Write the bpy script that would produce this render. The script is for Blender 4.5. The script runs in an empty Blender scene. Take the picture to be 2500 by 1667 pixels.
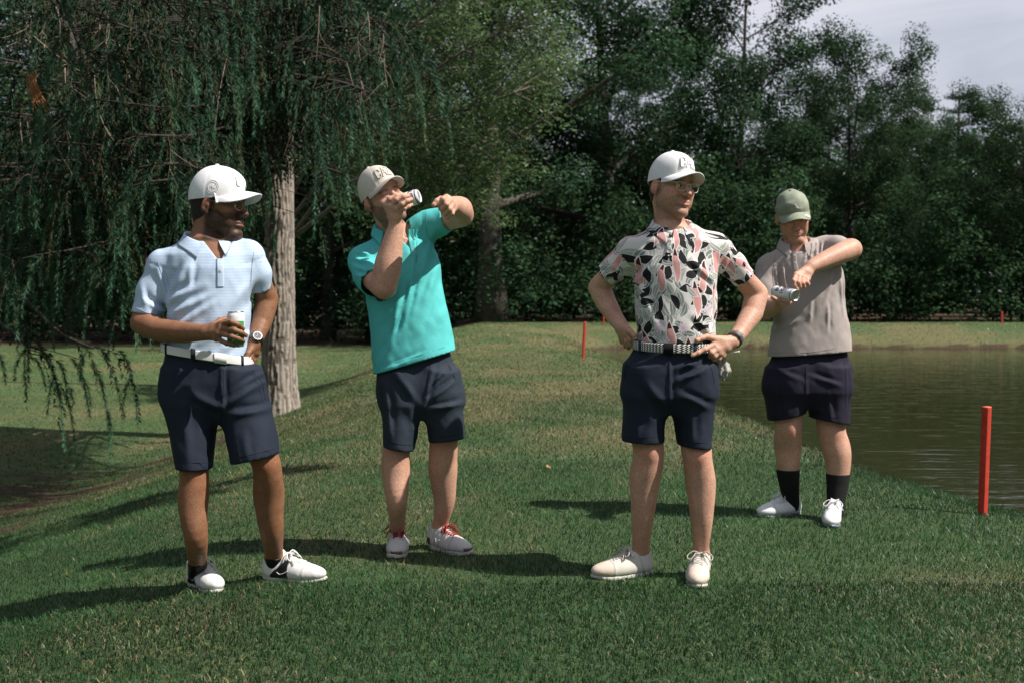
import bpy, math, random
import numpy as np
from mathutils import Vector, Matrix

# ------------------------------------------------------------------ camera, sky, sun, exposure
scene = bpy.context.scene
COL = scene.collection
random.seed(5)
rng = np.random.default_rng(11)
FPX = 40.0 / 36.0 * 2500.0          # focal length in pixels of the 2500 px wide photograph
CAMZ, PITCH = 1.17, math.radians(2.278)

cam = bpy.data.cameras.new('camera')
cam.lens, cam.sensor_width, cam.clip_end = 40.0, 36.0, 1500.0
cam.dof.use_dof = True
cam.dof.focus_distance = 4.75
cam.dof.aperture_fstop = 4.4
cam_o = bpy.data.objects.new('camera', cam)
COL.objects.link(cam_o)
cam_o.location = (0, 0, CAMZ)
cam_o.rotation_euler = (math.radians(90) - PITCH, 0, 0)
scene.camera = cam_o

SUN_EL = math.radians(51.0)
SUN_DIR = np.array([0.956, -0.292])          # horizontal direction towards the sun
SUN_DIR = SUN_DIR / np.linalg.norm(SUN_DIR)
to_sun = Vector((SUN_DIR[0] * math.cos(SUN_EL), SUN_DIR[1] * math.cos(SUN_EL), math.sin(SUN_EL)))
sun = bpy.data.lights.new('sun', 'SUN')
sun.energy, sun.angle, sun.color = 5.0, math.radians(0.5), (1.0, 0.945, 0.86)
sun_o = bpy.data.objects.new('sun', sun)
COL.objects.link(sun_o)
sun_o.rotation_euler = to_sun.to_track_quat('Z', 'Y').to_euler()
sun_o.location = (20, -15, 30)

world = bpy.data.worlds.new('World')
scene.world = world
world.use_nodes = True
wn = world.node_tree
for n in list(wn.nodes):
    wn.nodes.remove(n)
w_out = wn.nodes.new('ShaderNodeOutputWorld')
w_sky = wn.nodes.new('ShaderNodeTexSky')
w_sky.sky_type = 'NISHITA'
w_sky.sun_disc = False
w_sky.sun_elevation = SUN_EL
w_sky.sun_rotation = math.atan2(SUN_DIR[0], SUN_DIR[1])
w_sky.air_density, w_sky.dust_density, w_sky.ozone_density = 1.0, 1.2, 1.5
w_bg = wn.nodes.new('ShaderNodeBackground')
w_bg.inputs['Strength'].default_value = 0.05
w_cl = wn.nodes.new('ShaderNodeBackground')
w_cl.inputs['Color'].default_value = (0.79, 0.80, 0.90, 1)
w_cl.inputs['Strength'].default_value = 0.68
w_tc = wn.nodes.new('ShaderNodeTexCoord')
w_mp = wn.nodes.new('ShaderNodeMapping')
w_mp.inputs['Scale'].default_value = (1.2, 1.6, 4.5)
w_mp.inputs['Rotation'].default_value = (0, 0.35, 0.3)
w_ns = wn.nodes.new('ShaderNodeTexNoise')
w_ns.inputs['Scale'].default_value = 2.6
w_ns.inputs['Detail'].default_value = 6
w_ns.inputs['Roughness'].default_value = 0.5
w_ns.inputs['Distortion'].default_value = 0.5
w_rp = wn.nodes.new('ShaderNodeMapRange')
w_rp.inputs['From Min'].default_value = 0.30
w_rp.inputs['From Max'].default_value = 0.68
w_rp.inputs['To Min'].default_value = 0.12
w_rp.inputs['To Max'].default_value = 0.95
w_mx = wn.nodes.new('ShaderNodeMixShader')
L = wn.links.new
L(w_tc.outputs['Generated'], w_mp.inputs['Vector'])
L(w_mp.outputs['Vector'], w_ns.inputs['Vector'])
L(w_ns.outputs['Fac'], w_rp.inputs['Value'])
L(w_sky.outputs['Color'], w_bg.inputs['Color'])
L(w_rp.outputs['Result'], w_mx.inputs['Fac'])
L(w_bg.outputs['Background'], w_mx.inputs[1])
L(w_cl.outputs['Background'], w_mx.inputs[2])
L(w_mx.outputs['Shader'], w_out.inputs['Surface'])

scene.view_settings.view_transform = 'Standard'
scene.view_settings.look = 'None'
scene.view_settings.gamma = 1.0
scene.view_settings.exposure = 0.48
scene.view_settings.use_curve_mapping = False
scene.render.film_transparent = False
scene.cycles.max_bounces = 6
scene.cycles.transparent_max_bounces = 8
scene.cycles.caustics_reflective = False
scene.cycles.caustics_refractive = False

# ------------------------------------------------------------------ helpers
CP, SP = math.cos(PITCH), math.sin(PITCH)


def P(x, y, d):
    """A point of the place: where the sight line of photograph pixel (x, y) is d metres deep."""
    cx, cy = (x - 1250.0) / FPX * d, -(y - 833.5) / FPX * d
    return np.array([cx, d * CP + cy * SP, CAMZ - d * SP + cy * CP])


def tag(o, label=None, cat=None, group=None, kind=None):
    for k, v in (('label', label), ('category', cat), ('group', group), ('kind', kind)):
        if v:
            o[k] = v
    return o


def empty(name, loc=(0, 0, 0), rz=0.0):
    o = bpy.data.objects.new(name, None)
    o.empty_display_size = 0.2
    COL.objects.link(o)
    o.location = Vector([float(v) for v in loc])
    o.rotation_euler = (0, 0, rz)
    return o


def make_mesh(name, V, quads=None, tris=None, smooth=True, attrs=None):
    me = bpy.data.meshes.new(name)
    V = np.asarray(V, dtype=np.float32).reshape(-1, 3)
    parts, starts, n = [], [], 0
    if quads is not None and len(quads):
        q = np.asarray(quads, dtype=np.int32).reshape(-1, 4)
        parts.append(q.ravel()); starts.append(n + 4 * np.arange(len(q))); n += q.size
    if tris is not None and len(tris):
        t = np.asarray(tris, dtype=np.int32).reshape(-1, 3)
        parts.append(t.ravel()); starts.append(n + 3 * np.arange(len(t))); n += t.size
    idx = np.concatenate(parts).astype(np.int32)
    st = np.concatenate(starts).astype(np.int32)
    me.vertices.add(len(V)); me.vertices.foreach_set('co', V.ravel())
    me.loops.add(len(idx)); me.loops.foreach_set('vertex_index', idx)
    me.polygons.add(len(st)); me.polygons.foreach_set('loop_start', st)
    if attrs:
        for k, a in attrs.items():
            a = np.asarray(a, dtype=np.float32)
            if a.ndim == 2:
                at = me.attributes.new(k, 'FLOAT_COLOR', 'POINT')
                if a.shape[1] == 3:
                    a = np.concatenate([a, np.ones((len(a), 1), np.float32)], 1)
                at.data.foreach_set('color', a.ravel())
            else:
                at = me.attributes.new(k, 'FLOAT', 'POINT')
                at.data.foreach_set('value', a)
    me.update(calc_edges=True)
    if smooth:
        me.polygons.foreach_set('use_smooth', np.ones(len(st), dtype=bool))
    return me


def link(name, me, mat=None, parent=None, loc=None):
    o = bpy.data.objects.new(name, me)
    COL.objects.link(o)
    if mat is not None and not len(me.materials):
        me.materials.append(mat)
    if parent is not None:
        o.parent = parent
    if loc is not None:
        o.location = Vector([float(v) for v in loc])
    return o


class MB:
    """Collects tubes, boxes and grids into one mesh."""
    def __init__(self):
        self.V, self.Q, self.T, self.A, self.n = [], [], [], {}, 0

    def add(self, V, quads=None, tris=None, **attrs):
        V = np.asarray(V, float).reshape(-1, 3)
        if quads is not None and len(quads):
            self.Q.append(np.asarray(quads).reshape(-1, 4) + self.n)
        if tris is not None and len(tris):
            self.T.append(np.asarray(tris).reshape(-1, 3) + self.n)
        self.V.append(V)
        for k, a in attrs.items():
            a = np.asarray(a, float)
            if a.ndim == 0:
                a = np.full(len(V), float(a))
            elif a.ndim == 1 and len(a) == 3 and len(V) != 3:
                a = np.tile(a, (len(V), 1))
            self.A.setdefault(k, []).append(a)
        self.n += len(V)
        return self

    def tube(self, pts, rad, ns=6, cap=True, flat=None, **at):
        pts = np.asarray(pts, float)
        n = len(pts)
        rad = np.broadcast_to(np.asarray(rad, float), (n,))
        t = np.gradient(pts, axis=0)
        t /= np.linalg.norm(t, axis=1, keepdims=True) + 1e-12
        ref = np.array([0.13, 0.21, 0.97]) if abs(t[:, 2]).mean() < 0.8 else np.array([0.97, 0.2, 0.1])
        e1 = np.cross(t, ref); e1 /= np.linalg.norm(e1, axis=1, keepdims=True) + 1e-12
        e2 = np.cross(t, e1)
        a = np.arange(ns) / ns * 2 * np.pi
        ring = np.cos(a)[None, :, None] * e1[:, None, :] + np.sin(a)[None, :, None] * e2[:, None, :]
        V = (pts[:, None, :] + ring * rad[:, None, None]).reshape(-1, 3)
        i = np.arange(n - 1)[:, None] * ns
        j = np.arange(ns)[None, :]
        j2 = (j + 1) % ns
        Q = np.stack([i + j, i + j2, i + ns + j2, i + ns + j], -1).reshape(-1, 4)
        T = []
        if cap:
            for b in (0, (n - 1) * ns):
                for k in range(1, ns - 1):
                    T.append((b, b + k + 1, b + k) if b == 0 else (b, b + k, b + k + 1))
        return self.add(V, Q, T, **at)

    def box(self, c, half, R=None, **at):
        s = np.array([[-1, -1, -1], [1, -1, -1], [1, 1, -1], [-1, 1, -1], [-1, -1, 1], [1, -1, 1], [1, 1, 1], [-1, 1, 1]], float)
        V = s * np.asarray(half, float)
        if R is not None:
            V = V @ np.asarray(R, float).T
        Q = [(0, 3, 2, 1), (4, 5, 6, 7), (0, 1, 5, 4), (1, 2, 6, 5), (2, 3, 7, 6), (3, 0, 4, 7)]
        return self.add(V + np.asarray(c, float), Q, **at)

    def grid(self, G, closed_u=False, closed_v=False, **at):
        G = np.asarray(G, float)
        nu, nv = G.shape[:2]
        iu = np.arange(nu if closed_u else nu - 1)[:, None]
        iv = np.arange(nv if closed_v else nv - 1)[None, :]
        u2, v2 = (iu + 1) % nu, (iv + 1) % nv
        Q = np.stack([iu * nv + iv, u2 * nv + iv, u2 * nv + v2, iu * nv + v2], -1).reshape(-1, 4)
        return self.add(G.reshape(-1, 3), Q, **at)

    def mesh(self, name, smooth=True):
        at = {k: np.concatenate(v) for k, v in self.A.items()}
        return make_mesh(name, np.concatenate(self.V), np.concatenate(self.Q) if self.Q else None,
                         np.concatenate(self.T) if self.T else None, smooth, at)

    def build(self, name, mat, parent=None, loc=None, smooth=True):
        return link(name, self.mesh(name, smooth), mat, parent, loc)


_tab = np.random.default_rng(3).random((256, 256))


def vn2(x, y, s=0):
    x = np.asarray(x, float) + 17.3 * s; y = np.asarray(y, float) - 9.1 * s
    i, j = np.floor(x).astype(int), np.floor(y).astype(int)
    fx, fy = x - i, y - j
    fx, fy = fx * fx * (3 - 2 * fx), fy * fy * (3 - 2 * fy)
    g = lambda a, b: _tab[a & 255, b & 255]
    return (g(i, j) * (1 - fx) + g(i + 1, j) * fx) * (1 - fy) + (g(i, j + 1) * (1 - fx) + g(i + 1, j + 1) * fx) * fy


def fbm2(x, y, s=0, o=4):
    v, a, t = 0, 1.0, 0
    for k in range(o):
        v = v + a * vn2(x * 2 ** k, y * 2 ** k, s + k); t += a; a *= 0.5
    return v / t


def sstep(a, b, x):
    t = np.clip((x - a) / (b - a), 0, 1)
    return t * t * (3 - 2 * t)


# ------------------------------------------------------------------ materials
def nodes_of(m):
    m.use_nodes = True
    t = m.node_tree
    return t, t.nodes, t.links


def principled(name, col=(0.5, 0.5, 0.5), rough=0.6, noise=None, bump=None, attr=None, spec=0.3, sss=None, metal=0.0, sheen=0.0):
    """noise=(scale, other colour, contrast)   bump=(scale, strength, distance)   attr='name' multiplies the colour"""
    m = bpy.data.materials.new(name)
    t, N, K = nodes_of(m)
    b = N['Principled BSDF']
    b.inputs['Roughness'].default_value = rough
    b.inputs['Specular IOR Level'].default_value = spec
    b.inputs['Metallic'].default_value = metal
    if sheen:
        b.inputs['Sheen Weight'].default_value = sheen
    tc = N.new('ShaderNodeTexCoord')
    rgb = N.new('ShaderNodeRGB'); rgb.outputs[0].default_value = (*col, 1)
    out = rgb.outputs[0]
    if noise:
        ns = N.new('ShaderNodeTexNoise'); ns.inputs['Scale'].default_value = noise[0]; ns.inputs['Detail'].default_value = 5
        K.new(tc.outputs['Object'], ns.inputs['Vector'])
        mr = N.new('ShaderNodeMapRange'); c = noise[2] if len(noise) > 2 else 0.2
        mr.inputs['From Min'].default_value = 0.5 - c; mr.inputs['From Max'].default_value = 0.5 + c
        K.new(ns.outputs['Fac'], mr.inputs['Value'])
        mx = N.new('ShaderNodeMix'); mx.data_type = 'RGBA'
        K.new(mr.outputs['Result'], mx.inputs['Factor'])
        K.new(out, mx.inputs['A']); mx.inputs['B'].default_value = (*noise[1], 1)
        out = mx.outputs['Result']
    if attr:
        an = N.new('ShaderNodeAttribute'); an.attribute_name = attr
        mx = N.new('ShaderNodeMix'); mx.data_type = 'RGBA'; mx.blend_type = 'MULTIPLY'; mx.inputs['Factor'].default_value = 1
        K.new(out, mx.inputs['A']); K.new(an.outputs['Color'], mx.inputs['B'])
        out = mx.outputs['Result']
    K.new(out, b.inputs['Base Color'])
    if bump:
        ns = N.new('ShaderNodeTexNoise'); ns.inputs['Scale'].default_value = bump[0]; ns.inputs['Detail'].default_value = 4
        K.new(tc.outputs['Object'], ns.inputs['Vector'])
        bp = N.new('ShaderNodeBump'); bp.inputs['Strength'].default_value = bump[1]; bp.inputs['Distance'].default_value = bump[2]
        K.new(ns.outputs['Fac'], bp.inputs['Height']); K.new(bp.outputs['Normal'], b.inputs['Normal'])
    if sss:
        b.inputs['Subsurface Weight'].default_value = sss
        b.inputs['Subsurface Radius'].default_value = (0.012, 0.005, 0.003)
        b.inputs['Subsurface Scale'].default_value = 0.5
    return m


def leafmat(name, col, transl=0.3, attr='tint', hue=0.0, gloss=0.25, rough=0.45):
    """thin leaves: diffuse, light through the blade, a weak gloss; colour times a per-leaf tint"""
    m = bpy.data.materials.new(name)
    t, N, K = nodes_of(m)
    N.remove(N['Principled BSDF'])
    out = N['Material Output']
    an = N.new('ShaderNodeAttribute'); an.attribute_name = attr
    rgb = N.new('ShaderNodeRGB'); rgb.outputs[0].default_value = (*col, 1)
    mx = N.new('ShaderNodeMix'); mx.data_type = 'RGBA'; mx.blend_type = 'MULTIPLY'; mx.inputs['Factor'].default_value = 1
    K.new(rgb.outputs[0], mx.inputs['A']); K.new(an.outputs['Color'], mx.inputs['B'])
    c = mx.outputs['Result']
    if hue:
        oi = N.new('ShaderNodeObjectInfo')
        hs = N.new('ShaderNodeHueSaturation')
        m1 = N.new('ShaderNodeMapRange'); m1.inputs['To Min'].default_value = 0.5 - hue * 0.4; m1.inputs['To Max'].default_value = 0.5 + hue * 0.4
        m2 = N.new('ShaderNodeMapRange'); m2.inputs['To Min'].default_value = 1 - hue * 5; m2.inputs['To Max'].default_value = 1 + hue * 5
        K.new(oi.outputs['Random'], m1.inputs['Value']); K.new(oi.outputs['Random'], m2.inputs['Value'])
        K.new(m1.outputs['Result'], hs.inputs['Hue']); K.new(m2.outputs['Result'], hs.inputs['Value'])
        K.new(c, hs.inputs['Color']); c = hs.outputs['Color']
    d = N.new('ShaderNodeBsdfDiffuse'); tr = N.new('ShaderNodeBsdfTranslucent'); g = N.new('ShaderNodeBsdfGlossy')
    g.inputs['Roughness'].default_value = rough
    K.new(c, d.inputs['Color'])
    hs2 = N.new('ShaderNodeHueSaturation'); hs2.inputs['Hue'].default_value = 0.485; hs2.inputs['Value'].default_value = 1.3
    K.new(c, hs2.inputs['Color']); K.new(hs2.outputs['Color'], tr.inputs['Color'])
    a = N.new('ShaderNodeMixShader'); a.inputs['Fac'].default_value = transl
    K.new(d.outputs[0], a.inputs[1]); K.new(tr.outputs[0], a.inputs[2])
    if gloss:
        fr = N.new('ShaderNodeFresnel'); fr.inputs['IOR'].default_value = 1.35
        ml = N.new('ShaderNodeMath'); ml.operation = 'MULTIPLY'; ml.inputs[1].default_value = gloss
        K.new(fr.outputs[0], ml.inputs[0])
        b = N.new('ShaderNodeMixShader'); K.new(ml.outputs[0], b.inputs['Fac'])
        K.new(a.outputs[0], b.inputs[1]); K.new(g.outputs[0], b.inputs[2])
        a = b
    K.new(a.outputs[0], out.inputs['Surface'])
    return m


# ------------------------------------------------------------------ terrain
WATER = -0.32
_sy = [-40, 0, 3, 5, 6.86, 7.48, 8.8, 9.94, 13.4, 21, 25, 28, 30.5, 32, 33]
_sx = [6.0, 4.7, 4.1, 3.55, 3.10, 2.90, 2.66, 2.56, 2.43, 2.02, 1.75, 1.55, 1.7, 2.4, 3.2]


def pond_w(X, Y):
    """roughly the distance inside the shoreline (positive over the pond)"""
    a = X - np.interp(Y, _sy, _sx) + 0.10 * (vn2(Y * 1.3, X * 0 + 3.0) - 0.5)
    b = 32.6 - Y + 0.5 * (vn2(X * 0.5, X * 0 + 7.0) - 0.5) - 0.02 * np.maximum(X - 5, 0)
    c = np.minimum(42.0 - X, 0.62 * Y + 6.5 - X + np.where(Y > 20, 40, 0))
    return np.minimum(np.minimum(a, b), np.minimum(c, Y + 30))


def land(X, Y):
    crest = np.interp(Y, [-5, 8, 18, 30, 35, 60], [0, 0, 0.07, 0.17, 0.27, 0.30])
    low = np.interp(Y, [0, 14, 22, 36, 60], [-1.0, -0.98, -0.85, -0.60, -0.55])
    s = sstep(0, 1, (-0.8 - X) / (5.2 - 0.04 * np.clip(Y, 0, 30)))
    z = crest * (1 - s) + low * s
    z = z + (0.05 * (fbm2(X * 0.35, Y * 0.35, 2, 3) - 0.5) + 0.02 * (vn2(X * 1.3, Y * 1.3, 5) - 0.5)) * sstep(5.5, 9, np.abs(Y - 0.0) + 0 * X)
    return z


def ground_z(X, Y):
    X = np.asarray(X, float); Y = np.asarray(Y, float)
    w = pond_w(X, Y)
    far = sstep(30.5, 31.5, Y)
    near_b = np.interp(w, [-1.1, -0.6, -0.06, 0.10, 0.5, 2], [0, -0.02, -0.14, -0.46, -0.75, -1.0])
    far_b = np.interp(w, [-2.6, -0.35, -0.08, 0.02, 0.5, 2], [0, -0.36, -0.40, -0.66, -0.9, -1.2])
    return land(X, Y) + near_b * (1 - far) + far_b * far


def ground_hit(x, y):
    """the ground point that photograph pixel (x, y) looks at, and its depth"""
    d = np.linspace(2.0, 60, 6000)
    cx, cy = (x - 1250.0) / FPX * d, -(y - 833.5) / FPX * d
    X, Y, Z = cx, d * CP + cy * SP, CAMZ - d * SP + cy * CP
    k = int(np.argmax(Z < ground_z(X, Y)))
    return np.array([X[k], Y[k], float(ground_z(X[k], Y[k]))]), float(d[k])


def straw_f(X, Y):
    """how dry the turf is, 0..1"""
    a = fbm2(X * 0.9 + 4, Y * 0.55, 11, 4)
    b = fbm2(X * 3.1, Y * 2.2, 23, 3)
    far = sstep(6.0, 13, Y) * 0.10
    ridge = np.exp(-((X - 0.2) / 1.6) ** 2) * sstep(6.5, 9, Y) * 0.12
    return np.clip((a * 0.7 + b * 0.3 - 0.50 + far + ridge) * 3.2, 0, 1)


def dirt_f(X, Y):
    """bare soil, 0..1: under the spruce, along the foot of the slope, at the edge of the pond"""
    n = fbm2(X * 0.8, Y * 1.6, 31, 4)
    toe = np.exp(-((X + np.interp(Y, [5, 8, 11, 13, 19, 25], [3.2, 3.9, 4.7, 4.0, 3.35, 2.8])) / 0.55) ** 2)
    toe = toe * sstep(0.40, 0.56, n + 0.06 * toe)
    und = np.exp(-(((X + 5.6) / 2.2) ** 2 + ((Y - 12.8) / 2.0) ** 2)) * sstep(0.42, 0.55, n)
    near = np.exp(-(((X + 3.2) / 0.55) ** 2 + ((Y - 6.5) / 0.7) ** 2)) * sstep(0.36, 0.5, n)
    return np.clip(toe * 0.75 + und * 0.7 + near, 0, 1)


def build_ground():
    def axis(spec):
        out = []
        for a, b, n in spec:
            out.append(np.linspace(a, b, n, endpoint=False))
        return np.concatenate(out + [[spec[-1][1]]])
    xs = axis([(-400, -60, 12), (-60, -16, 30), (-16, -7, 30), (-7, 5, 100), (5, 16, 24), (16, 60, 20), (60, 400, 12)])
    ys = axis([(-200, -30, 8), (-30, 1, 20), (1, 10, 60), (10, 29, 80), (29, 36, 70), (36, 60, 24), (60, 500, 14)])
    X, Y = np.meshgrid(xs, ys, indexing='ij')
    Z = ground_z(X, Y)
    nu, nv = X.shape
    V = np.stack([X, Y, Z], -1).reshape(-1, 3)
    iu = np.arange(nu - 1)[:, None]; iv = np.arange(nv - 1)[None, :]
    Q = np.stack([iu * nv + iv, (iu + 1) * nv + iv, (iu + 1) * nv + iv + 1, iu * nv + iv + 1], -1).reshape(-1, 4)
    st = straw_f(X, Y).ravel(); di = dirt_f(X, Y).ravel()
    w = pond_w(X, Y)
    far = sstep(30.5, 31.5, Y)
    st = np.clip(st + (far * sstep(-3.0, -1.0, w) * 0.45 + sstep(-0.3, -0.1, w) * (1 - far) * 0.1).ravel(), 0, 1)
    di = np.maximum(di, (sstep(-0.15, -0.02, w) * (0.6 + 0.4 * far)).ravel())
    forest = sstep(39.5, 42.0, Y)
    di = np.maximum(di, np.clip(forest, 0, 1).ravel() * 0.8)
    me = make_mesh('ground', V, Q, None, True, {'straw': st, 'dirt': di})
    m = bpy.data.materials.new('turf')
    t, N, K = nodes_of(m)
    b = N['Principled BSDF']; b.inputs['Roughness'].default_value = 0.9; b.inputs['Specular IOR Level'].default_value = 0.1
    tc = N.new('ShaderNodeTexCoord')
    def noise(scale, detail=4, src=None, rough=0.6):
        n = N.new('ShaderNodeTexNoise'); n.inputs['Scale'].default_value = scale; n.inputs['Detail'].default_value = detail
        n.inputs['Roughness'].default_value = rough
        K.new(src or tc.outputs['Object'], n.inputs['Vector']); return n.outputs['Fac']
    def ramp(v, a, b_):
        r = N.new('ShaderNodeMapRange'); r.inputs['From Min'].default_value = a; r.inputs['From Max'].default_value = b_
        K.new(v, r.inputs['Value']); return r.outputs['Result']
    def mix(f, a, b_):
        x = N.new('ShaderNodeMix'); x.data_type = 'RGBA'
        K.new(f, x.inputs['Factor'])
        for s, v in (('A', a), ('B', b_)):
            if isinstance(v, tuple): x.inputs[s].default_value = (*v, 1)
            else: K.new(v, x.inputs[s])
        return x.outputs['Result']
    def math_(op, a, b_):
        x = N.new('ShaderNodeMath'); x.operation = op
        for i, v in ((0, a), (1, b_)):
            if isinstance(v, (int, float)): x.inputs[i].default_value = v
            else: K.new(v, x.inputs[i])
        return x.outputs[0]
    sa = N.new('ShaderNodeAttribute'); sa.attribute_name = 'straw'
    da = N.new('ShaderNodeAttribute'); da.attribute_name = 'dirt'
    fine = noise(95, 3); mid = noise(22, 4)
    green = mix(ramp(fine, 0.3, 0.7), (0.034, 0.070, 0.030), (0.100, 0.155, 0.068))
    green = mix(ramp(mid, 0.35, 0.7), green, (0.090, 0.140, 0.056))
    dry = mix(ramp(fine, 0.3, 0.7), (0.085, 0.095, 0.040), (0.210, 0.190, 0.098))
    sf = math_('ADD', sa.outputs['Fac'], math_('MULTIPLY', math_('SUBTRACT', fine, 0.5), 0.9))
    turf = mix(ramp(sf, 0.15, 0.95), green, dry)
    soil = mix(ramp(noise(40, 5), 0.3, 0.7), (0.040, 0.027, 0.018), (0.130, 0.090, 0.064))
    df = math_('ADD', da.outputs['Fac'], math_('MULTIPLY', math_('SUBTRACT', mid, 0.5), 0.9))
    K.new(mix(ramp(df, 0.45, 0.7), turf, soil), b.inputs['Base Color'])
    bp = N.new('ShaderNodeBump'); bp.inputs['Strength'].default_value = 0.9; bp.inputs['Distance'].default_value = 0.03
    K.new(math_('ADD', fine, mid), bp.inputs['Height']); K.new(bp.outputs['Normal'], b.inputs['Normal'])
    return tag(link('ground', me, m), kind='structure', label='sloping golf course turf with dry patches and bare soil')


def build_water():
    me = make_mesh('pond_water', [(0.5, -32, WATER), (44, -32, WATER), (44, 34.5, WATER), (0.5, 34.5, WATER)], [(0, 1, 2, 3)], None, False)
    m = bpy.data.materials.new('pond_water')
    t, N, K = nodes_of(m)
    b = N['Principled BSDF']
    b.inputs['Base Color'].default_value = (0.026, 0.029, 0.012, 1)
    b.inputs['Roughness'].default_value = 0.06
    b.inputs['IOR'].default_value = 1.33
    b.inputs['Specular IOR Level'].default_value = 0.5
    tc = N.new('ShaderNodeTexCoord')
    mp = N.new('ShaderNodeMapping'); mp.inputs['Scale'].default_value = (0.55, 2.0, 1); mp.inputs['Rotation'].default_value = (0, 0, 0.10)
    K.new(tc.outputs['Object'], mp.inputs['Vector'])
    n1 = N.new('ShaderNodeTexNoise'); n1.inputs['Scale'].default_value = 2.2; n1.inputs['Detail'].default_value = 2; n1.inputs['Distortion'].default_value = 0.6
    n2 = N.new('ShaderNodeTexNoise'); n2.inputs['Scale'].default_value = 7.5; n2.inputs['Detail'].default_value = 2
    K.new(mp.outputs[0], n1.inputs['Vector']); K.new(mp.outputs[0], n2.inputs['Vector'])
    ad = N.new('ShaderNodeMath'); ad.operation = 'MULTIPLY_ADD'; ad.inputs[1].default_value = 0.28
    K.new(n2.outputs['Fac'], ad.inputs[0]); K.new(n1.outputs['Fac'], ad.inputs[2])
    bp = N.new('ShaderNodeBump'); bp.inputs['Strength'].default_value = 1.0; bp.inputs['Distance'].default_value = 0.010
    K.new(ad.outputs[0], bp.inputs['Height']); K.new(bp.outputs['Normal'], b.inputs['Normal'])
    return tag(link('pond_water', me, m), kind='structure', label='dark green rippled pond')


def build_grass():
    bands = [(3.2, 4.6, 11500, 0.0040, 1.0, 3), (4.6, 8.0, 7000, 0.0054, 1.0, 1), (8.0, 13.0, 2300, 0.0092, 1.05, 1), (13.0, 23.0, 520, 0.0165, 1.15, 1), (23.0, 37.0, 150, 0.030, 1.25, 1)]
    mb_V, mb_T, mb_C, n0 = [], [], [], 0
    for d0, d1, dens, wid, ls, seg in bands:
        half = lambda d: 0.47 * d + 0.25
        n = int((0.47 * (d1 * d1 - d0 * d0) + 0.5 * (d1 - d0)) * dens)
        d = np.sqrt(rng.random(n) * (d1 * d1 - d0 * d0) + d0 * d0)
        x = (rng.random(n) * 2 - 1) * half(d)
        w = pond_w(x, d)
        keep = (w < 0.0) & (rng.random(n) > dirt_f(x, d) * 0.95)
        x, d, w = x[keep], d[keep], w[keep]
        n = len(x)
        z = ground_z(x, d)
        st = straw_f(x, d)
        r = rng.random(n)
        dry = r < (0.03 + 0.50 * st) * (0.55 + 0.45 * sstep(4, 9, d))
        tuft = fbm2(x * 2.2, d * 2.2, 41, 3)
        g = np.stack([0.031 + 0.024 * rng.random(n), 0.078 + 0.048 * rng.random(n), 0.029 + 0.019 * rng.random(n)], -1)
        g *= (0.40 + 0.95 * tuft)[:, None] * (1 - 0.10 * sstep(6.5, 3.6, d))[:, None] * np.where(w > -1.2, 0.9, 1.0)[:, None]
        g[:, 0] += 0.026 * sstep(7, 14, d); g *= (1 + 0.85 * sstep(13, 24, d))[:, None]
        s = np.stack([0.24 + 0.20 * rng.random(n), 0.21 + 0.17 * rng.random(n), 0.12 + 0.10 * rng.random(n)], -1)
        s *= (0.42 + 0.42 * rng.random(n))[:, None]
        c = np.where(dry[:, None], s, g)
        ln = (0.018 + 0.024 * rng.random(n)) * ls * (0.8 + 0.5 * tuft) * (1 + 0.9 * sstep(-0.7, -0.1, w) * rng.random(n))
        ang = rng.random(n) * 2 * np.pi
        lean = 0.25 + 0.95 * rng.random(n) + 0.35 * dry
        h = np.stack([np.cos(ang), np.sin(ang), 0 * ang], -1)
        sd = np.stack([-np.sin(ang + 0.6 * rng.standard_normal(n)), np.cos(ang), 0 * ang], -1) * (wid * (0.6 + 0.6 * rng.random(n)))[:, None] * 0.5
        base = np.stack([x, d, z - 0.004], -1)
        tip = base + h * (np.sin(lean) * ln)[:, None]; tip[:, 2] += np.cos(lean) * ln
        if seg == 3:
            mid = base + h * (np.sin(lean * 0.5) * ln * 0.55)[:, None]; mid[:, 2] += np.cos(lean * 0.5) * ln * 0.55
            V = np.stack([base - sd, base + sd, mid + sd * 0.8, mid - sd * 0.8, tip], 1)
            T = np.array([[0, 1, 2], [0, 2, 3], [3, 2, 4]])
        else:
            V = np.stack([base - sd, base + sd, tip], 1)
            T = np.array([[0, 1, 2]])
        k = V.shape[1]
        mb_V.append(V.reshape(-1, 3))
        mb_T.append((T[None] + (n0 + np.arange(n) * k)[:, None, None]).reshape(-1, 3))
        mb_C.append(np.repeat(c, k, axis=0))
        n0 += n * k
    me = make_mesh('grass', np.concatenate(mb_V), None, np.concatenate(mb_T), False, {'tint': np.concatenate(mb_C)})
    m = leafmat('grass_blades', (1, 1, 1), 0.30, 'tint', 0, 0.06, 0.42)
    return tag(link('grass', me, m), kind='stuff', label='short mown grass with dry straw blades', cat='grass')

# ------------------------------------------------------------------ trees
BARK_DARK = principled('dark_bark', (0.045, 0.038, 0.032), 0.9, (6, (0.09, 0.078, 0.066), 0.2), (14, 0.8, 0.03))
LEAF_OAK = leafmat('oak_leaves', (0.042, 0.092, 0.057), 0.30, 'tint', 0.03, 0)
LEAF_MAPLE = leafmat('maple_leaves', (0.048, 0.100, 0.060), 0.30, 'tint', 0.04, 0)
LEAF_LIGHT = leafmat('willow_leaves', (0.092, 0.165, 0.080), 0.36, 'tint', 0.0, 0.03)
LEAF_SHRUB = leafmat('shrub_leaves', (0.040, 0.088, 0.052), 0.30, 'tint', 0.0, 0)


def bez(a, b, c, n):
    t = np.linspace(0, 1, n)[:, None]
    return (1 - t) ** 2 * np.asarray(a) + 2 * t * (1 - t) * np.asarray(b) + t * t * np.asarray(c)


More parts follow.
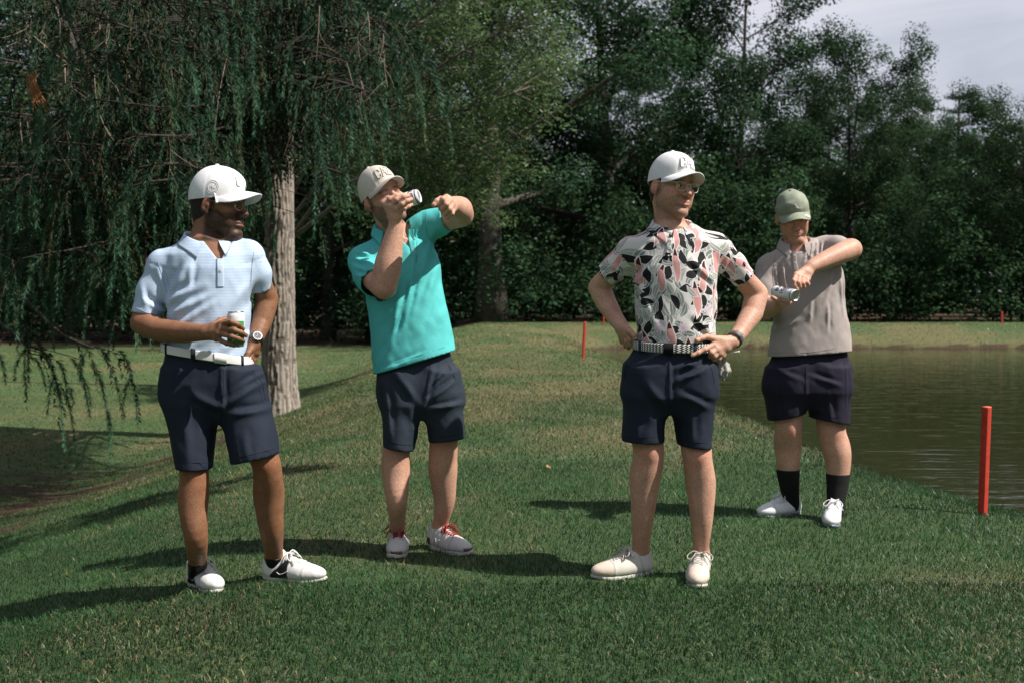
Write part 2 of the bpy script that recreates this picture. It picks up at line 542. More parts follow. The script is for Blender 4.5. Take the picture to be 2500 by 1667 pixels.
def leaves_mesh(name, C, R, per, size, r, flat=0.85, asp=0.55, up=0.35):
    """leaf-sized rhombs in clumps: C centres, R radii"""
    n = len(C) * per
    ci = np.repeat(np.arange(len(C)), per)
    v = r.standard_normal((n, 3))
    v /= np.linalg.norm(v, axis=1, keepdims=True)
    v *= (r.random(n) ** 0.45)[:, None]
    v[:, 2] *= flat
    c = C[ci] + v * R[ci][:, None]
    a = r.standard_normal((n, 3)); a[:, 2] *= 0.6
    a /= np.linalg.norm(a, axis=1, keepdims=True)
    nr = 0.55 * r.standard_normal((n, 3)) + 1.5 * v; nr[:, 2] += up * 2.2
    a -= 0.7 * (a * nr).sum(1, keepdims=True) * nr / (nr * nr).sum(1, keepdims=True)
    b = np.cross(nr, a); b /= np.linalg.norm(b, axis=1, keepdims=True) + 1e-9
    s = size * (0.65 + 0.7 * r.random(n))[:, None]
    V = np.stack([c - a * s * 0.5, c + b * s * asp * 0.5, c + a * s * 0.5, c - b * s * asp * 0.5], 1).reshape(-1, 3)
    Q = np.arange(n * 4).reshape(-1, 4)
    k = (0.50 + 0.75 * r.random(len(C)) ** 1.3)[ci] * (0.86 + 0.28 * r.random(n))
    y = r.random(n)
    tint = np.stack([k * (0.9 + 0.35 * y), k, k * (0.95 - 0.25 * y)], -1)
    return make_mesh(name, V, Q, None, False, {'tint': np.repeat(tint, 4, axis=0)})


def tree_kind(seed, height, radius, base, trunk_r, limbs, subs, per, leaf, clump, lean=0.0, asym=0.0, top=0.5, fork=None):
    """meshes (trunk with its limbs, crown) of one kind of tree, foot at the origin"""
    r = np.random.default_rng(seed)
    wood, C, R = MB(), [], []
    ph = r.random(4) * 6.28
    hh = np.linspace(0, 1, 9)
    axis = np.stack([lean * height * hh ** 1.4 + 0.15 * np.sin(3 * hh + ph[0]), 0.15 * np.sin(2.6 * hh + ph[1]) * height * 0.1, hh * height * 0.86], -1)
    rad = trunk_r * (1.0 - 0.86 * hh) * (1 + 0.45 * np.exp(-hh * 26))
    wood.tube(axis, rad, 9)
    def at(f):
        return np.array([np.interp(f, hh, axis[:, k]) for k in range(3)]), float(np.interp(f, hh, rad))
    for i in range(limbs):
        f = base / height / 0.86 + (1 - base / height / 0.86) * ((i + 0.5 * r.random()) / limbs) ** 0.85
        f = min(f, 0.985)
        p0, r0 = at(f)
        az = i * 2.4 + r.random() * 0.9
        rel = (f * 0.86 * height - base) / (height - base)
        env = radius * (math.sin(math.pi * min(0.97, max(0.10, rel * 0.80 + 0.16))) ** top) * (0.72 + 0.42 * r.random())
        env *= 1 + asym * math.cos(az)
        rise = (0.25 + 0.55 * rel) * env * (0.6 + 0.7 * r.random()) + 0.2
        p2 = p0 + np.array([math.cos(az) * env, math.sin(az) * env, rise])
        p1 = p0 + np.array([math.cos(az + 0.2) * env * 0.5, math.sin(az + 0.2) * env * 0.5, rise * (0.25 + 0.4 * r.random())])
        path = bez(p0, p1, p2, 7)
        wood.tube(path, np.linspace(max(0.03, r0 * 0.55), 0.02, 7), 5, False)
        for j in range(subs):
            g = 0.30 + 0.70 * (j + r.random() * 0.7) / subs
            k = min(5.99, g * 6); k0 = int(k)
            q = path[k0] + (path[k0 + 1] - path[k0]) * (k - k0)
            sa = az + (1 if j % 2 else -1) * (0.5 + 0.9 * r.random())
            ln = env * (0.18 + 0.30 * r.random()) * (1.15 - 0.5 * g) + 0.25
            e = q + np.array([math.cos(sa) * ln, math.sin(sa) * ln, ln * (r.random() * 1.5 - 0.25)])
            wood.tube(bez(q, (q + e) / 2 + np.array([0, 0, 0.1 * ln]), e, 4), np.linspace(0.025, 0.01, 4), 4, False)
            for s in (0.55, 1.0):
                C.append(q + (e - q) * s + r.standard_normal(3) * 0.15); R.append(clump * (0.65 + 0.7 * r.random()))
        C.append(p2); R.append(clump)
    C.append(axis[-1] + np.array([0, 0, 0.3])); R.append(clump * 1.1)
    crown = leaves_mesh('crown', np.array(C), np.array(R), per, leaf, r)
    return wood.mesh('trunk'), crown


def put_tree(name, kind, mats, px, d, s, rz, label, cat, group, sz=1.0):
    x = (px * 1.06293 - 1250) / FPX * d
    o = empty(name, (x, d, float(ground_z(x, d)) - 0.06), rz)
    o.scale = (s, s, s * sz)
    for nm, me, m in (('trunk', kind[0], mats[0]), ('crown', kind[1], mats[1])):
        link(nm, me, m, o)
    tag(o, label, cat, group)
    return o


def build_woods():
    K = dict(
        oak=tree_kind(1, 16, 6.4, 3.6, 0.46, 16, 6, 270, 0.155, 0.98, 0.04, 0.1, 0.55),
        tall=tree_kind(2, 15, 3.5, 4.6, 0.24, 15, 5, 260, 0.150, 0.80, 0.02, 0.0, 0.5),
        round=tree_kind(3, 13, 4.6, 2.2, 0.28, 18, 6, 270, 0.150, 0.90, -0.02, 0.0, 0.6),
        bush=tree_kind(4, 5.0, 2.5, 0.25, 0.07, 13, 5, 95, 0.14, 0.46, 0.0, 0.0, 0.4),
        young=tree_kind(5, 8.5, 2.6, 1.0, 0.10, 15, 5, 85, 0.16, 0.46, 0.03, 0.0, 0.5))
    W = 'trees along the edge of the woods'
    T = [  # kind, px (display), depth, scale, turn, material, label
        ('oak', 1128, 39.5, 1.05, 0.4, LEAF_OAK, 'old spreading oak behind the man in turquoise, thick dark trunk'),
        ('oak', 1400, 47, 1.02, 2.2, LEAF_OAK, 'tall oak behind the head of the man in the floral shirt'),
        ('tall', 1695, 43, 0.86, 1.0, LEAF_OAK, 'slim tall tree with a bare trunk between the two men on the right'),
        ('round', 1950, 46, 0.70, 0.3, LEAF_MAPLE, 'rounded maple rising above the man in the green cap'),
        ('round', 2120, 49, 0.54, 3.1, LEAF_MAPLE, 'lower maple stepping down towards the sky on the right'),
        ('round', 2350, 41, 0.62, 4.3, LEAF_OAK, 'dark tree at the right edge of the picture above the far stake'),
        ('round', 2490, 47, 0.62, 5.3, LEAF_OAK, 'dark tree cut off by the right edge of the picture'),
        ('tall', 2040, 55, 0.62, 2.0, LEAF_MAPLE, 'narrow maple half hidden in the trees on the right'),
        ('oak', 880, 46, 1.05, 5.0, LEAF_OAK, 'oak behind the spruce, its crown seen above the turquoise shirt'),
        ('round', 1270, 52, 0.80, 1.9, LEAF_MAPLE, 'maple filling the back of the woods in the middle'),
        ('oak', 640, 50, 1.1, 3.3, LEAF_OAK, 'oak in the dark woods straight behind the spruce trunk'),
        ('round', 420, 47, 1.1, 0.9, LEAF_OAK, 'dark tree behind the man in the striped shirt'),
        ('round', 180, 45, 1.15, 2.9, LEAF_OAK, 'dark tree beyond the lawn behind the low spruce tips'),
        ('oak', -40, 48, 1.1, 4.1, LEAF_OAK, 'dark oak beyond the lawn at the left edge of the picture'),
        ('tall', 1470, 54, 0.80, 4.0, LEAF_MAPLE, 'tall maple deep in the woods behind the floral shirt'),
        ('round', 1800, 54, 0.66, 5.0, LEAF_OAK, 'tree deep in the woods left of the green cap'),
        ('round', 760, 44, 0.95, 1.2, LEAF_OAK, 'dark tree between the spruce trunk and the turquoise shirt'),
    ]
    for kind, px, d, s, rz, lm, lab in T:
        hs = 1.16 if px > 1500 and px < 2200 else 1.0
        put_tree('oak_tree' if kind == 'oak' else 'maple_tree' if lm is LEAF_MAPLE else 'tree', K[kind], (BARK_DARK, lm), px, d, s, rz, lab, 'tree', W, hs)
    r = np.random.default_rng(77)
    def mass(name, bushes, per, leaf, lab, mat, clump=(0.45, 0.5)):
        C, Rr = [], []
        for x, y, hgt, rad in bushes:
            z0 = float(ground_z(x, y))
            n = int(5 + 4.2 * rad * hgt)
            for _ in range(n):
                a = r.random() * 6.283; t = r.random() ** 0.8; q = rad * math.sqrt(max(0.05, 1 - t ** 2.2)) * (0.45 + 0.6 * r.random())
                C.append((x + q * math.cos(a), y + q * math.sin(a), z0 + 0.15 + hgt * t)); Rr.append(clump[0] + clump[1] * r.random())
        o = link(name, leaves_mesh(name, np.array(C), np.array(Rr), per, leaf, r, 0.75, 0.6, 0.3), mat)
        return tag(o, lab, 'undergrowth', None, 'stuff')
    B = []
    for px in np.arange(830, 2500, 17):
        y = 38.8 + 4.2 * r.random()
        w_ = float(vn2(px / 95.0, 3.3, 4))
        if w_ < 0.30 and r.random() < 0.75:
            continue
        B.append(((px + 25 * r.random()) * 1.06293 / FPX * y - 1250 / FPX * y, y, 0.9 + 6.0 * w_ ** 2 * (0.4 + 0.8 * r.random()), 0.7 + 1.1 * r.random()))
    for px in np.arange(-80, 830, 60):
        y = 43.5 + 3.0 * r.random()
        B.append(((px + 25 * r.random()) * 1.06293 / FPX * y - 1250 / FPX * y, y, 1.5 + 2.0 * r.random(), 1.2 + 0.8 * r.random()))
    mass('undergrowth', B, 40, 0.17, 'dark green bushes closing the foot of the woods', LEAF_SHRUB)
    F = []
    for px in np.arange(-250, 2650, 42):
        y = 56 + 9 * r.random()
        F.append(((px + 40 * r.random()) * 1.06293 / FPX * y - 1250 / FPX * y, y, 6.0 + 2.8 * r.random() + (2.5 if px < 620 else 0), 2.2 + 1.2 * r.random()))
    S = []
    for ang in np.arange(-56, 238, 3.0):          # the woods go on round the course: right of the pond, behind the photographer, left of the lawn
        q = math.radians(ang); rr_ = 44 + 8 * r.random()
        if ang < 34 or ang > 118:
            S.append((rr_ * math.cos(q) * (1.0 if abs(math.cos(q)) < 0.7 else 1.05), rr_ * math.sin(q) - 4, 16 + 6 * r.random(), 3.5 + 1.5 * r.random()))
    mass('surrounding_woods', S, 4, 2.2, 'woods standing all round the golf course', LEAF_OAK, (1.3, 1.0))
    mass('far_woods', F, 13, 0.52, 'deep dark mass of the woods behind the first trees', LEAF_OAK, (0.8, 0.7))
    # a white pine whose top stands against the sky
    pine, C, R = MB(), [], []
    rr = np.random.default_rng(9)
    pine.tube([(0, 0, 0), (0, 0, 7), (0, 0, 13.6)], [0.25, 0.16, 0.03], 7)
    for i in range(13):
        z = 3 + 0.82 * i
        for j in range(5):
            a = j * 1.256 + i * 0.7 + rr.random() * 0.5
            l = (3.2 * (1 - (z - 3) / 11.5) + 0.35) * (0.7 + 0.5 * rr.random())
            e = np.array([math.cos(a) * l, math.sin(a) * l, z + 0.25 * l])
            pine.tube(bez((0, 0, z), (e[0] * 0.5, e[1] * 0.5, z), e, 4), np.linspace(0.05, 0.012, 4), 4, False)
            for s in (0.45, 0.7, 0.95):
                C.append(np.array([0, 0, z]) * (1 - s) + e * s); R.append(0.42)
    cr = leaves_mesh('crown', np.array(C), np.array(R), 60, 0.16, rr, 0.35, 0.3, 0.6)
    put_tree('pine_tree', (pine.mesh('trunk'), cr), (BARK_DARK, LEAF_OAK), 2195, 62, 0.90, 0.0, 'pine whose layered top stands against the sky on the right', 'pine tree', None)
    # the low-crowned, light-leaved tree behind the spruce
    r = np.random.default_rng(21)
    wood, C, R = MB(), [], []
    d0 = 24.0
    foot = P(648 * 1.063, 830 * 1.063, d0)
    foot[2] = float(ground_z(foot[0], foot[1]))
    limbs = [[(655, 560, 24), (760, 420, 23), (880, 290, 21), (1010, 270, 20), (1180, 215, 19)],
             [(655, 520, 24), (800, 330, 23), (940, 200, 21), (1060, 120, 20), (1180, 60, 19)],
             [(655, 480, 24), (740, 300, 23), (830, 150, 22), (950, 60, 21), (1020, 0, 20)],
             [(655, 560, 24), (860, 400, 23), (1000, 330, 22), (1120, 290, 21), (1240, 150, 21)]]
    wood.tube([foot - (0, 0, 0.1), foot + (0.1, 0, 2), foot + (0, 0.1, 5), foot + (-0.2, 0, 9)], [0.20, 0.17, 0.14, 0.07], 8)
    for lb in limbs:
        p = np.array([P(x * 1.063, y * 1.063, d) for x, y, d in lb])
        u = np.linspace(0, len(p) - 1, 14)
        p = np.stack([np.interp(u, np.arange(len(p)), p[:, k]) for k in range(3)], -1)
        p[1:-1] = 0.25 * p[:-2] + 0.5 * p[1:-1] + 0.25 * p[2:]
        wood.tube(p, np.linspace(0.050, 0.010, 14), 5, False)
        for i in range(3, 14):
            for j in range(5):
                e = p[i] + np.array([0.35 + 0.7 * r.random(), r.standard_normal() * 0.8, r.standard_normal() * 0.55 + 0.15]) * (0.7 + 0.4 * r.random())
                wood.tube(bez(p[i], (p[i] + e) / 2 + (0, 0, 0.1), e, 4), np.linspace(0.016, 0.006, 4), 4, False)
                for s in (0.6, 1.0):
                    C.append(p[i] + (e - p[i]) * s); R.append(0.28 + 0.2 * r.random())
    for _ in range(70):
        x, y = 760 + 420 * r.random(), 330 + 190 * r.random()
        if y > 420 and x < 860:
            continue
        q = P(x * 1.063, y * 1.063, 19.5 + 2.5 * r.random()); e = q + np.array([-0.9, 0.5, 0.55]) * (0.8 + 0.5 * r.random())
        wood.tube(bez(e, (q + e) / 2 + (0, 0, 0.15), q, 5), np.linspace(0.014, 0.005, 5), 4, False)
        for t in (0.0, 0.35, 0.7):
            C.append(q + (e - q) * t + r.standard_normal(3) * 0.12); R.append(0.26 + 0.2 * r.random())
    o = tag(empty('willow_tree', foot), 'light green low tree with thin slanting branches behind the turquoise shirt', 'tree', W)
    wood.build('trunk', principled('grey_bark', (0.10, 0.085, 0.07), 0.85, (9, (0.17, 0.15, 0.13), 0.2), (20, 0.6, 0.02)), o, -foot)
    link('crown', leaves_mesh('crown', np.array(C), np.array(R), 52, 0.115, r, 0.8, 0.28, 0.3), LEAF_LIGHT, o, -foot)


# ------------------------------------------------------------------ the spruce
def build_spruce():
    r = np.random.default_rng(42)
    base = np.array([(638 * 1.063 - 1250) / FPX * 16.5, 16.5, 0.0])
    base[2] = float(ground_z(base[0], base[1]))
    root = tag(empty('spruce_tree', base), 'old spruce with a furrowed trunk and long drooping branches over the lawn', 'spruce tree')
    # trunk with furrowed bark
    na, nh = 120, 300
    a = np.arange(na) / na * 2 * np.pi
    h = np.concatenate([np.linspace(-0.25, 3.6, 240), np.linspace(3.64, 11, 60)])
    A, Hh = np.meshgrid(a, h)
    rad = 0.225 - 0.012 * Hh + 0.075 * np.exp(-np.maximum(Hh, 0) * 2.2) * (1 + 0.35 * np.sin(4 * A + 0.7)) + 0.0
    wv = A * 11 + 0.9 * np.sin(Hh * 4.3 + 2 * np.sin(A)) + 2.0 * vn2(A * 5, Hh * 4.0, 3)
    plates = np.abs(np.sin(wv)) ** 0.7
    brk = vn2(wv * 0.6, Hh * 10.0 + 3 * np.floor(wv / np.pi), 8)
    rad = rad + 0.020 * plates * sstep(0.22, 0.42, brk) + 0.008 * (vn2(A * 30, Hh * 24, 6) - 0.5)
    lean = 0.012 * Hh
    G = np.stack([base[0] + lean + rad * np.cos(A), base[1] + rad * np.sin(A), base[2] + Hh], -1)
    tint = (0.45 + 0.75 * plates * sstep(0.22, 0.42, brk))[..., None] * np.array([1, 1, 1.0])
    G_ = np.transpose(G, (1, 0, 2)); ti = np.transpose(tint, (1, 0, 2)).reshape(-1, 3)
    MB().grid(G_, closed_u=True, tint=ti).build('trunk', principled('spruce_bark', (0.230, 0.195, 0.165), 0.9, (18, (0.34, 0.295, 0.255), 0.2), (60, 0.7, 0.012), 'tint'), root, -base)
    # boughs: polylines from the trunk out and down
    boughs = []
    def bough(pts, n=16, rad=0.05):
        p = np.array(pts, float)
        u = np.linspace(0, len(p) - 1, n)
        q = np.stack([np.interp(u, np.arange(len(p)), p[:, k]) for k in range(3)], -1)
        for _ in range(2):
            q[1:-1] = 0.25 * q[:-2] + 0.5 * q[1:-1] + 0.25 * q[2:]
        boughs.append((q, rad))
    for (pts, rd) in [
        ([(655, -60, 16.5), (800, 60, 14.5), (900, 110, 13.2), (970, 185, 12.4)], 0.05),
        ([(655, 20, 16.5), (760, 100, 14.5), (850, 120, 13), (935, 150, 12.2)], 0.045),
        ([(655, -140, 16.5), (760, 10, 14), (850, 40, 12.8), (900, 95, 12)], 0.045),
        ([(650, 60, 16.5), (640, 110, 13.5), (700, 115, 11.6), (800, 145, 10.6)], 0.05),
        ([(650, 110, 16.5), (620, 165, 13), (700, 180, 11.4), (790, 190, 10.6), (850, 215, 10.2)], 0.05),
        ([(660, 320, 16.4), (700, 350, 15.6), (740, 385, 15), (835, 415, 14.2)], 0.035),
        ([(660, 250, 16.4), (640, 330, 14.6), (600, 380, 13.4), (570, 420, 12.6)], 0.04),
        ([(100, -60, 9.4), (150, 60, 9.0), (180, 130, 8.7), (120, 230, 8.3)], 0.045),
        ([(135, -60, 9.4), (165, 60, 9.2), (190, 120, 9.0), (230, 260, 8.8)], 0.04),
        ([(-60, 560, 11.5), (60, 690, 10.4), (140, 770, 10.0), (215, 800, 9.8)], 0.03),
        ([(-150, 640, 11.5), (0, 740, 10.6), (60, 790, 10.2), (70, 812, 10.0)], 0.03),
    ]:
        bough([P(x * 1.063, y * 1.063, d) for x, y, d in pts], rad=rd)
    aims = []
    for _ in range(64):      # the wide left half, close to the camera
        aims.append((-110 + 560 * r.random(), -120 + 560 * r.random() ** 1.1, 7.4 + 4.6 * r.random()))
    for _ in range(46):      # above the striped shirt and across the trunk
        aims.append((400 + 470 * r.random(), -150 + 400 * r.random(), 10.2 + 4.2 * r.random()))
    for _ in range(12):
        aims.append((430 + 240 * r.random(), 250 + 120 * r.random(), 13.0 + 2.5 * r.random()))
    for _ in range(30):      # the low left corner
        aims.append((-120 + 380 * r.random(), 360 + 260 * r.random(), 8.6 + 4.5 * r.random()))
    for x, y, dd in aims:
        end = P(x * 1.063, y * 1.063, dd)
        dist = np.linalg.norm((end - base)[:2])
        p0 = np.array([base[0], base[1], end[2] + 0.16 * dist + 0.2 + 0.4 * r.random()])
        mid = p0 * 0.5 + end * 0.5 + np.array([0.25 * r.standard_normal(), 0, 0.10 * dist - 0.12 * dist])
        bough([p0, p0 * 0.6 + mid * 0.4 + (0, 0, 0.1), mid, mid * 0.45 + end * 0.55 + (0, 0, -0.08), end], rad=0.020)
    wood = MB()
    S0, S1, S2, SL = [], [], [], []     # hanging sprays: start, control, end
    dead = MB()
    ROPE = []
    def spray(q, out, ln, drop):
        u = r.random()
        if u > 0.80:
            return
        rope = u < (0.20 if q[1] < 13.2 else 0.07)
        if rope:
            ln *= 1.45
            drop = 0.95 + 0.15 * r.random()
        c = q + out * ln * 0.24 + np.array([0, 0, -0.10 * ln])
        e = q + out * ln * (0.26 + 0.12 * r.random()) + np.array([0, 0, -ln * drop]) + r.standard_normal(3) * 0.04 * ln
        S0.append(q); S1.append(c); S2.append(e); SL.append(ln); ROPE.append(rope)
    for bi, (q, rd) in enumerate(boughs):
        n = len(q)
        wood.tube(q, np.linspace(rd, 0.008, n), 5, False)
        total = np.linalg.norm(np.diff(q, axis=0), axis=1).sum()
        m = int(total * 3.1)
        for k in range(m):
            f = 0.30 + 0.70 * (k + r.random()) / m
            u = f * (n - 1); k0 = min(int(u), n - 2)
            p = q[k0] + (q[k0 + 1] - q[k0]) * (u - k0)
            t = q[k0 + 1] - q[k0]; t /= np.linalg.norm(t)
            side = np.cross(t, (0, 0, 1)); side /= np.linalg.norm(side) + 1e-9
            sgn = 1 if r.random() < 0.5 else -1
            lat = (0.10 + 0.75 * r.random() ** 1.3) * min(1.0, 1.35 - f)
            e = p + side * sgn * lat + t * lat * 0.6 + np.array([0, 0, -0.12 * lat - 0.1 * r.random() * lat])
            wood.tube(bez(p, (p + e) / 2 + (0, 0, 0.05 * lat), e, 4), np.linspace(0.006, 0.003, 4), 3, False)
            ns = 2 + int(lat * 2.6)
            for j in range(ns):
                g = (j + 1) / ns
                s = p + (e - p) * g
                out = side * sgn * 0.5 + t * 0.5 + r.standard_normal(3) * 0.25
                out[2] = 0; out /= np.linalg.norm(out) + 1e-9
                spray(s, out, (0.24 + 0.52 * r.random() ** 1.4) * (1.12 - 0.45 * (f > 0.9)), 0.75 + 0.4 * r.random())
            if r.random() < 0.03:
                L_ = 0.18 + 0.55 * r.random()
                a_ = p + side * sgn * lat * 0.5
                b_ = a_ + np.array([r.standard_normal() * 0.10, r.standard_normal() * 0.10, -L_])
                c_ = (a_ + b_) / 2 + r.standard_normal(3) * 0.07
                pts = bez(a_ + t * 0.06, c_, b_, 6)
                dead.tube(pts, np.linspace(0.0040, 0.0018, 6), 4, False)
                for _ in range(r.integers(0, 4)):
                    k1 = r.integers(1, 5)
                    e2 = pts[k1] + np.array([r.standard_normal() * 0.10, r.standard_normal() * 0.08, -0.10 - 0.16 * r.random()])
                    dead.tube(bez(pts[k1], (pts[k1] + e2) / 2 + (r.standard_normal() * 0.04, 0, 0.02), e2, 4), np.linspace(0.003, 0.0013, 4), 3, False)
    # secondary sprays branch off the hanging ones
    S0, S1, S2, SL, ROPE = map(np.array, (S0, S1, S2, SL, ROPE))
    t = 0.25 + 0.5 * r.random(len(S0))
    keep = r.random(len(S0)) < np.where(ROPE, 0.85, 0.10)
    q = ((1 - t) ** 2)[:, None] * S0 + (2 * t * (1 - t))[:, None] * S1 + (t * t)[:, None] * S2
    o = r.standard_normal(q.shape); o[:, 2] = -0.3; o /= np.linalg.norm(o, axis=1, keepdims=True)
    l2 = SL * (0.35 + 0.3 * r.random(len(SL)))
    e = q + o * (l2 * 0.5)[:, None]; e[:, 2] -= l2 * 0.8
    S0 = np.concatenate([S0, q[keep]]); S1 = np.concatenate([S1, (q + o * (l2 * 0.45)[:, None])[keep]]); S2 = np.concatenate([S2, e[keep]]); SL = np.concatenate([SL, l2[keep]]); ROPE = np.concatenate([ROPE, ROPE[keep]])
    # what the photograph shows of the tree, plus a margin at the sides
    vx = 1250 + FPX * S0[:, 0] / np.maximum(S0[:, 1], 0.5)
    vis = (S0[:, 1] > 5.5) & (vx > -330) & (S2[:, 2] < 1.17 + (S0[:, 1] * 0.29 + 0.9))
    vis &= ~((vx > 560) & (vx < 1060) & (S2[:, 2] < 1.17 + 0.026 * S0[:, 1]))
    vis &= ~((vx > 640) & (vx < 745) & (S2[:, 2] < 1.17 + 0.095 * S0[:, 1]))
    S0, S1, S2, SL, ROPE = S0[vis], S1[vis], S2[vis], SL[vis], ROPE[vis]
    NS = len(S0)
    M = np.where(ROPE, np.clip((SL * 430).astype(int), 80, 480), np.clip((SL * 75).astype(int), 20, 60))
    si = np.repeat(np.arange(NS), M)
    n = len(si)
    t = r.random(n) ** 0.85
    t = 0.05 + 0.97 * t
    B = ((1 - t) ** 2)[:, None] * S0[si] + (2 * t * (1 - t))[:, None] * S1[si] + (t * t)[:, None] * S2[si]
    D = (2 * (1 - t))[:, None] * (S1 - S0)[si] + (2 * t)[:, None] * (S2 - S1)[si]
    D /= np.linalg.norm(D, axis=1, keepdims=True) + 1e-9
    rv = r.standard_normal((n, 3))
    rv -= (rv * D).sum(1, keepdims=True) * D
    rv /= np.linalg.norm(rv, axis=1, keepdims=True) + 1e-9
    ang = 0.50 + 0.35 * r.random(n)
    nd = D * np.cos(ang)[:, None] + rv * np.sin(ang)[:, None]
    ln = (0.036 + 0.018 * r.random(n)) * np.where(ROPE[si], 1.25, 1.0) * (1.20 - 0.40 * np.clip(t, 0, 1))
    dist = B[:, 1]
    wd = np.where(ROPE[si], np.clip(0.00070 * dist, 0.0052, 0.0105), np.clip(0.0019 * dist, 0.013, 0.028))
    sd = np.cross(nd, rv); sd /= np.linalg.norm(sd, axis=1, keepdims=True) + 1e-9
    sd = sd * np.cos(r.random(n) * 3)[:, None] + np.cross(sd, nd) * np.sin(r.random(n) * 3)[:, None]
    V = np.stack([B - sd * wd[:, None] * 0.5, B + sd * wd[:, None] * 0.5, B + nd * ln[:, None]], 1).reshape(-1, 3)
    brown = (r.random(NS) < 0.10)[si]
    k = (np.where(ROPE, 1.0, 0.34) * (0.6 + 0.8 * r.random(NS)))[si] * (0.8 + 0.4 * r.random(n)) * (0.62 + 0.75 * np.clip(t, 0, 1) ** 2)  # filler sprays tinted dark to stand in for shade between the ropes
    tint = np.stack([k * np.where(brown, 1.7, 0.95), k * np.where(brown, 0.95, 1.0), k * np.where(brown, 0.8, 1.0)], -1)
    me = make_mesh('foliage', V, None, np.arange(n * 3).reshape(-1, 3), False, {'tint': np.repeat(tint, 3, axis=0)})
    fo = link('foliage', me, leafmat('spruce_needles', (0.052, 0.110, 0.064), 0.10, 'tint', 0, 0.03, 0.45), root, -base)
    fo['kind'] = 'stuff'
    # stems of the sprays
    ts = np.linspace(0, 0.95, 3)
    st = MB()
    Bs = ((1 - ts) ** 2)[None, :, None] * S0[:, None] + (2 * ts * (1 - ts))[None, :, None] * S1[:, None] + (ts * ts)[None, :, None] * S2[:, None]
    wv = np.array([0.0030, 0.0022, 0.0012])[None, :, None]
    up = np.stack([Bs + np.array([1, 0, 0]) * wv, Bs + np.array([-0.5, 0.87, 0]) * wv, Bs + np.array([-0.5, -0.87, 0]) * wv], 2)
    idx = np.arange(NS * 9).reshape(NS, 3, 3)
    Q = []
    for j in range(3):
        j2 = (j + 1) % 3
        Q.append(np.stack([idx[:, :-1, j], idx[:, :-1, j2], idx[:, 1:, j2], idx[:, 1:, j]], -1).reshape(-1, 4))
    st.add(up.reshape(-1, 3), np.concatenate(Q))
    stems = st.build('twigs', principled('spruce_twig', (0.12, 0.085, 0.05), 0.85), root, -base)
    stems['kind'] = 'stuff'
    wood.build('branches', principled('spruce_branch', (0.030, 0.025, 0.021), 0.9, (30, (0.055, 0.045, 0.038), 0.2)), root, -base)
    # bare pale twigs, thickest at the upper left
    for _ in range(20):
        x, y = (40 + 210 * r.random(), -20 + 330 * r.random()) if r.random() < 0.6 else (280 + 620 * r.random(), 10 + 230 * r.random())
        a_ = P(x * 1.063, y * 1.063, 8.0 + 0.5 * r.random() + (0 if x < 260 else 2.2))
        e_ = a_ + np.array([r.standard_normal() * (0.13 if x < 260 else 0.05), r.standard_normal() * 0.05, -0.16 - 0.36 * r.random()])
        pts = bez(a_, (a_ + e_) / 2 + r.standard_normal(3) * 0.06, e_, 7)
        dead.tube(pts, np.linspace(0.0042, 0.002, 7), 4, False)
        for _ in range(3):
            k1 = r.integers(1, 6)
            e2 = pts[k1] + np.array([r.standard_normal() * 0.11, r.standard_normal() * 0.05, -0.05 - 0.18 * r.random()])
            dead.tube(bez(pts[k1], (pts[k1] + e2) / 2 + r.standard_normal(3) * 0.03, e2, 4), np.linspace(0.003, 0.0015, 4), 3, False)
    dead.build('dead_twigs', principled('dead_twig', (0.30, 0.23, 0.185), 0.9), root, -base)['kind'] = 'stuff'
    # a dry orange spray at the upper left
    dry = MB()
    for _ in range(26):
        a_ = P((58 + 26 * r.random()) * 1.063, (160 + 50 * r.random()) * 1.063, 7.8)
        e_ = P((72 + 60 * r.random()) * 1.063, (205 + 60 * r.random()) * 1.063, 7.75)
        dry.tube(bez(a_, (a_ + e_) / 2 + r.standard_normal(3) * 0.02, e_, 4), np.linspace(0.0026, 0.0014, 4), 4, False)
    dry.build('dry_spray', principled('dry_needles', (0.36, 0.15, 0.055), 0.85), root, -base)


